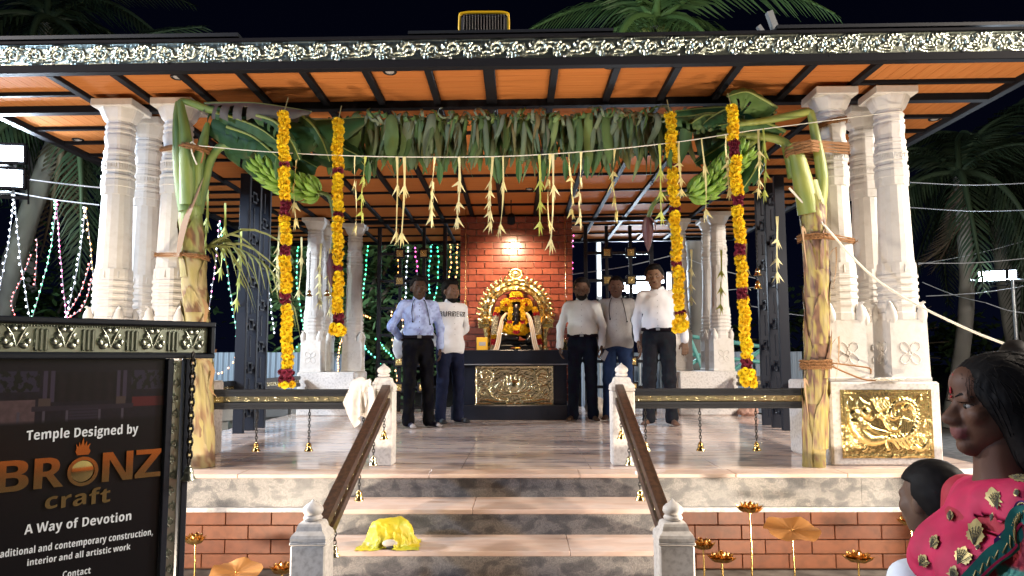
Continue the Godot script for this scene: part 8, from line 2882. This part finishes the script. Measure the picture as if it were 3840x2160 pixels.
func background() -> void:
	for q in [["white", Color(0.75, 0.85, 1.0)], ["green", Color(0.02, 1.0, 0.35)], ["pink", Color(1.0, 0.08, 0.45)], ["orange", Color(1.0, 0.42, 0.08)], ["red", Color(1.0, 0.03, 0.03)], ["teal", Color(0.02, 0.9, 0.55)]]: glow("bulb_" + q[0], q[1], 4.5)
	mt("coconut", Color(0.16, 0.19, 0.05), 0.6)
	var bm := MB.new()
	bm.ball(Vector3.ZERO, V(0.01, 0.013, 0.01), 6, 5)
	F["bulb"] = bm.mesh()
	F["dead_frond"] = frond_mesh(1.0, 0.9, 5, Color(0.08, 0.06, 0.04), 26, 0.014)
	# palms
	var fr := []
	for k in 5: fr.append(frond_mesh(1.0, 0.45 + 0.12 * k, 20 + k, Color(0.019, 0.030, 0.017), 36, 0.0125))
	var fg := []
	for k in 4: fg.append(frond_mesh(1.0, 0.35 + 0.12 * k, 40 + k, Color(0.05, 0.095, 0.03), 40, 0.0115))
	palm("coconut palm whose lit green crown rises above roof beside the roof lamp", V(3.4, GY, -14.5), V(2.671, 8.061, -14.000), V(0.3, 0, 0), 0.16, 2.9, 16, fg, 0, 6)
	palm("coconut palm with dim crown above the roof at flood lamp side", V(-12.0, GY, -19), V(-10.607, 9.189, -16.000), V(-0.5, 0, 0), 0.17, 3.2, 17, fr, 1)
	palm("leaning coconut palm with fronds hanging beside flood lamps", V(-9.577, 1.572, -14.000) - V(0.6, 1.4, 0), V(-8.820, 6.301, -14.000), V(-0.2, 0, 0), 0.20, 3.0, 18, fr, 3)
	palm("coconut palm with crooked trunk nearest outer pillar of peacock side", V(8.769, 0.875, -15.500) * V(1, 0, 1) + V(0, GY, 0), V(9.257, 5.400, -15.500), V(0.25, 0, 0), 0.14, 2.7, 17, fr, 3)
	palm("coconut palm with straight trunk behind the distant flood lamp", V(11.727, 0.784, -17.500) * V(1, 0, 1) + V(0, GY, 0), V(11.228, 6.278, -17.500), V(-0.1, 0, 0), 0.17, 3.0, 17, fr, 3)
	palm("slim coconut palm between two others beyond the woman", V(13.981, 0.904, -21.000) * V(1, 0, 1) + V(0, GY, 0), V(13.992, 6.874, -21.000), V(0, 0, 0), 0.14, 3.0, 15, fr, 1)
	# broad-leaved trees
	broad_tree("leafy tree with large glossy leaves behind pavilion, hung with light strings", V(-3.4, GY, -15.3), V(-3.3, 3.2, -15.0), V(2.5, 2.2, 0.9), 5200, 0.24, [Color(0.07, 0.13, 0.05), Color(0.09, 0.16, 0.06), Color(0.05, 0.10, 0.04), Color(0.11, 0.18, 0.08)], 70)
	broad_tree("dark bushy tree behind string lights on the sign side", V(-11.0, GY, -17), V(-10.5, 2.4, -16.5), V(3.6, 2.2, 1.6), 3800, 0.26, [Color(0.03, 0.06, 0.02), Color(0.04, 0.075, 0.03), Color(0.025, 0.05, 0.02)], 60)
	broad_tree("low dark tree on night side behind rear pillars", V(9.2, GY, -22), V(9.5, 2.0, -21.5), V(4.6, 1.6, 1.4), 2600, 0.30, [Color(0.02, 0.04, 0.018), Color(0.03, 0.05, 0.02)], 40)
	# corrugated sheets
	var cm := MB.new()
	var rs := []
	cm.grid(36, 1, func(u: float, v: float) -> Vector3: return V((u - 0.5) * 0.95, v * 1.25, 0.018 * sin(u * TAU * 9.0)))
	var cmm := cm.mesh()
	var src: Node3D
	var k := 0
	for q in [[V(-5.660, 1.298, -14.200), true], [V(-4.707, 1.294, -14.300), true], [V(-4.348, 1.294, -14.250), true], [V(-3.563, 1.291, -14.300), true], [V(1.858, 1.228, -17.000), false], [V(2.863, 1.223, -17.100), false], [V(3.495, 1.252, -15.500), false], [V(4.422, 1.248, -15.600), false], [V(5.332, 1.247, -15.500), false]]:
		var p: Vector3 = q[0]
		var side: bool = q[1]
		var o := thing("corrugated_sheet", "blue white corrugated sheet of the fence below leafy tree" if side else "blue white corrugated sheet of fence behind the men and green frame", "fence sheet", V(p.x, 0.45, p.z), rr(-0.06, 0.06), "fence sheets below leafy tree" if side else "fence sheets behind green frame")
		part(o, "sheet", cmm, M["roof_zinc"])
		k += 1
	# green pipe frame
	var t := thing("pipe_frame", "turquoise steel pipe truss standing before the corrugated fence", "frame")
	for q in [[V(2.900, 1.952, -13.000), V(4.216, 1.754, -12.900)], [V(2.927, 1.931, -13.000), V(2.672, 1.370, -12.900)], [V(2.947, 1.917, -13.000), V(3.135, 1.369, -12.900)], [V(2.892, 1.642, -13.000), V(4.207, 1.489, -12.900)], [V(3.317, 1.607, -13.000), V(3.708, 1.844, -12.900)], [V(3.232, 1.026, -13.000), V(4.146, 1.706, -12.900)], [V(3.727, 1.537, -13.000), V(3.347, 1.165, -12.900)], [V(3.075, 1.539, -13.000), V(2.774, 1.370, -12.900)]]:
		var m := MB.new()
		m.tube(q, 0.035, 7)
		part(t, "pipe", m, M["turquoise"])
	# concrete blocks
	var blk := MB.new()
	blk.box(Vector3.ZERO, V(0.39, 0.19, 0.19), Basis(), 0.008)
	var bmesh := blk.mesh()
	var n := 0
	for row in 4:
		for i in 9:
			var x := -4.75 + i * 0.405 * 0.62 + (0.1 if row % 2 else 0.0)
			var z := -9.6 - i * 0.36 - rr(0, 0.05)
			single("concrete_block", bmesh, M["concrete%d" % (n % 3)], "grey concrete block in the stack beside side railing", "concrete block", V(x, GY + 0.10 + row * 0.195, z), Basis(Vector3.UP, 0.98 + rr(-0.05, 0.05)), "stacked concrete blocks")
			n += 1
	# strings of lights hung from a wire on the sign side
	cable("thin cable carrying the light strings beside outer pillar", [V(-5.307, 3.304, -7.600), V(-4.842, 3.221, -7.600), V(-4.380, 3.164, -7.600)])
	cable("thin cable from flood lamps to the outer pillar", [V(-4.780, 3.297, -7.000), V(-4.430, 3.249, -7.000), V(-4.024, 3.204, -7.000)])
	bulbs_string("white light string running down from the cable towards sign corner", [V(-5.281, 3.287, -7.600), V(-5.183, 2.649, -7.600), V(-5.024, 1.927, -7.600)], 22, ["white"])
	bulbs_string("white light string leaning away from its twin at same knot", [V(-5.281, 3.287, -7.600), V(-5.313, 2.733, -7.600), V(-5.393, 2.154, -7.600)], 18, ["white"])
	bulbs_string("green light string slanting from knot of yellow tape", [V(-4.833, 3.213, -7.600), V(-4.872, 2.648, -7.600), V(-5.025, 1.939, -7.600)], 22, ["green"])
	bulbs_string("pink light string beside the green one", [V(-4.833, 3.213, -7.600), V(-4.760, 2.647, -7.600), V(-4.655, 1.938, -7.600)], 22, ["pink"])
	bulbs_string("white light string nearest to outer pillar", [V(-4.525, 3.148, -7.600), V(-4.565, 2.563, -7.600), V(-4.675, 1.938, -7.600)], 22, ["white"])
	bulbs_string("orange light string touching outer pillar", [V(-4.525, 3.148, -7.600), V(-4.449, 2.729, -7.600), V(-4.395, 2.315, -7.600)], 14, ["orange"])
	bulbs_string("red light string looped behind the pink one", [V(-4.791, 2.643, -8.200), V(-4.897, 2.287, -8.200), V(-5.039, 2.022, -8.200), V(-4.846, 2.154, -8.200), V(-4.764, 2.464, -8.200)], 22, ["red"])
	bulbs_string("red light string on the dark tree, upper", [V(-6.928, 3.298, -10.500), V(-6.914, 2.953, -10.500), V(-6.916, 2.610, -10.500)], 9, ["red"])
	bulbs_string("red light string on the dark tree, slanting", [V(-6.989, 3.068, -10.500), V(-7.112, 2.725, -10.500), V(-7.234, 2.383, -10.500), V(-7.131, 2.100, -10.500)], 16, ["red"])
	bulbs_string("pink light string beside banana trunk", [V(-3.769, 3.299, -9.200), V(-3.812, 2.670, -9.200), V(-3.879, 2.074, -9.200)], 18, ["pink", "white"])
	bulbs_string("teal light string sweeping past the lattice foot", [V(-3.768, 3.283, -9.200), V(-3.615, 2.470, -9.200), V(-3.500, 1.826, -9.200)], 18, ["teal"])
	bulbs_string("amber light string sagging behind railing beside banana trunk", [V(-3.633, 1.736, -9.600), V(-3.679, 1.557, -9.600), V(-3.852, 1.380, -9.600), V(-4.035, 1.456, -9.600)], 9, ["orange"])
	for q in [[V(-4.640, 3.762, -13.400), V(-4.431, 2.022, -13.400), "white", 18], [V(-4.602, 3.469, -13.400), V(-4.591, 2.094, -13.400), "teal", 16], [V(-4.041, 3.686, -13.400), V(-3.893, 2.092, -13.400), "green", 18], [V(-2.769, 3.681, -13.400), V(-2.894, 2.448, -13.400), "green", 16], [V(-2.892, 2.376, -13.400), V(-2.676, 2.303, -13.400), "orange", 6], [V(-2.223, 3.459, -13.400), V(-2.097, 1.944, -13.400), "orange", 14], [V(-2.029, 3.604, -13.400), V(-2.068, 2.589, -13.400), "white", 12], [V(-1.913, 3.604, -13.400), V(-1.855, 2.877, -13.400), "pink", 9], [V(-1.595, 3.675, -13.400), V(-1.638, 2.732, -13.400), "teal", 12], [V(-1.486, 3.602, -13.400), V(-1.550, 2.587, -13.400), "green", 12], [V(-1.262, 3.674, -13.400), V(-1.351, 2.803, -13.400), "orange", 11], [V(-2.598, 1.945, -13.400), V(-2.127, 1.446, -13.400), "green", 12], [V(-2.811, 1.803, -13.400), V(-2.304, 1.340, -13.400), "teal", 10], [V(-3.208, 1.947, -13.400), V(-3.268, 1.343, -13.400), "orange", 12], [V(-3.785, 2.092, -13.400), V(-4.204, 1.593, -13.400), "green", 9], [V(-2.318, 2.446, -13.400), V(-2.195, 1.163, -13.400), "orange", 13], [V(-1.139, 3.674, -13.400), V(-1.150, 3.019, -13.400), "orange", 8]]:
		bulbs_string("%s light string hanging on leafy tree behind rear pillars and gate" % {"white": "white", "teal": "teal", "green": "green", "orange": "amber", "pink": "pink"}[q[2]], [q[0], (q[0] + q[1]) / 2.0 + V(rr(-0.04, 0.04), 0, rr(-0.2, 0.2)), q[1]], q[3], [q[2]], "%s light strings on leafy tree" % q[2], 0.014)
	bulbs_string("pink light string at brick wall edge above bearded man", [V(0.805, 3.406, -11.000), V(0.772, 3.106, -11.000), V(0.781, 2.809, -11.000)], 8, ["pink"])
	# cables against the night
	for q in [[V(6.639, 4.528, -12.500), V(7.676, 4.478, -12.500), V(8.716, 4.510, -12.500)], [V(7.145, 4.300, -13.500), V(8.261, 4.228, -13.500), V(9.379, 4.245, -13.500)], [V(7.769, 3.378, -14.500), V(8.898, 3.581, -14.500), V(10.035, 3.878, -14.500)], [V(6.698, 3.146, -12.500), V(7.661, 3.149, -12.500), V(8.628, 3.233, -12.500)], [V(7.344, 2.672, -13.500), V(8.312, 2.730, -13.500), V(9.284, 2.875, -13.500)], [V(7.826, 3.027, -14.500), V(8.426, 2.777, -14.500), V(9.030, 2.620, -14.500)], [V(7.784, 2.472, -12.500), V(8.171, 2.338, -12.500), V(8.563, 2.284, -12.500)], [V(2.846, 3.452, -13.500), V(3.561, 3.187, -13.500), V(4.276, 3.009, -13.500)], [V(3.040, 2.889, -14.500), V(3.890, 2.878, -14.500), V(4.742, 2.961, -14.500)], [V(0.887, 2.980, -12.500), V(1.760, 3.105, -12.500), V(2.635, 3.311, -12.500)], [V(5.023, 3.736, -13.500), V(6.125, 3.358, -13.500), V(7.223, 3.070, -13.500)], [V(4.497, 2.573, -14.500), V(5.299, 2.408, -14.500), V(6.103, 2.336, -14.500)]]:
		cable("thin overhead cable against night sky beyond the pavilion", q, "night cables")
	# upright tube lamps behind the gate
	for q in [[V(1.426, 3.631, -13.200), V(1.412, 2.668, -13.200), "tall white tube lamp upright behind gate and bald man"], [V(2.675, 3.054, -13.200), V(2.669, 2.784, -13.200), "short white tube lamp behind tall man's shoulder"]]:
		var a: Vector3 = q[0]; var b: Vector3 = q[1]
		var o := thing("tube_lamp", q[2], "tube lamp", b)
		var m := MB.new()
		m.tube([Vector3.ZERO, V(0, a.y - b.y, 0)], 0.035, 8)
		part(o, "tube_light", m, M["tube_glow"])
		m = MB.new()
		m.box(V(0, (a.y - b.y) / 2, -0.05), V(0.09, a.y - b.y + 0.1, 0.03))
		part(o, "fitting", m, M["galvanised"])
		var pm := MB.new()
		pm.tube([V(0, 0, -0.05), V(0, GY - b.y, -0.05)], 0.02, 6)
		part(o, "pole", pm, M["galvanised"])
	# roof lamp seen from behind
	t = thing("roof_flood_lamp", "black finned flood lamp with yellow tape standing on the roof edge", "flood lamp", V(-0.256, 3.85, -5.25))
	var m := MB.new()
	m.box(V(0, 0.125, -0.05), V(0.34, 0.22, 0.06), Basis(), 0.02)
	part(t, "housing", m, M["black_steel"])
	for j in 15:
		m = MB.new()
		m.box(V(-0.147 + j * 0.021, 0.12, 0.0), V(0.006, 0.19, 0.045), Basis(), 0.002)
		part(t, "fin", m, M["rail_steel"])
	m = MB.new()
	m.tube(spline([V(-0.178, 0.0, 0.0), V(-0.178, 0.19, 0.0), V(-0.155, 0.232, 0.0), V(0, 0.238, 0), V(0.155, 0.232, 0.0), V(0.178, 0.19, 0.0), V(0.178, 0.0, 0.0)], 30), 0.012, 6)
	part(t, "yellow_tape", m, M["tape"])
	# angle irons on the roof
	for q in [[V(1.914, 4.019, -5.600), V(1.864, 4.100, -5.600), 0.03], [V(1.986, 4.051, -5.600), V(1.936, 4.212, -5.600), 0.045]]:
		var a: Vector3 = q[0]; var b: Vector3 = q[1]
		m = MB.new()
		var bs := look(b - a)
		m.box((b - a) / 2, V(q[2], 0.006, (b - a).length() + 0.05), bs)
		m.box((b - a) / 2 + bs * V(q[2] / 2, q[2] / 2, 0), V(0.006, q[2], (b - a).length() + 0.05), bs)
		single("angle_iron", m, M["galvanised"], "%s galvanised angle iron sticking up from the roof beside palm" % ("short" if q[2] < 0.04 else "long"), "angle iron", a)

func cable(label: String, path: Array, group := "") -> void:
	var m := MB.new()
	m.tube(spline(path.map(func(q): return q - path[0]), 16), 0.008, 5)
	single("cable", m, M["cable"], label, "cable", path[0], Basis(), group)
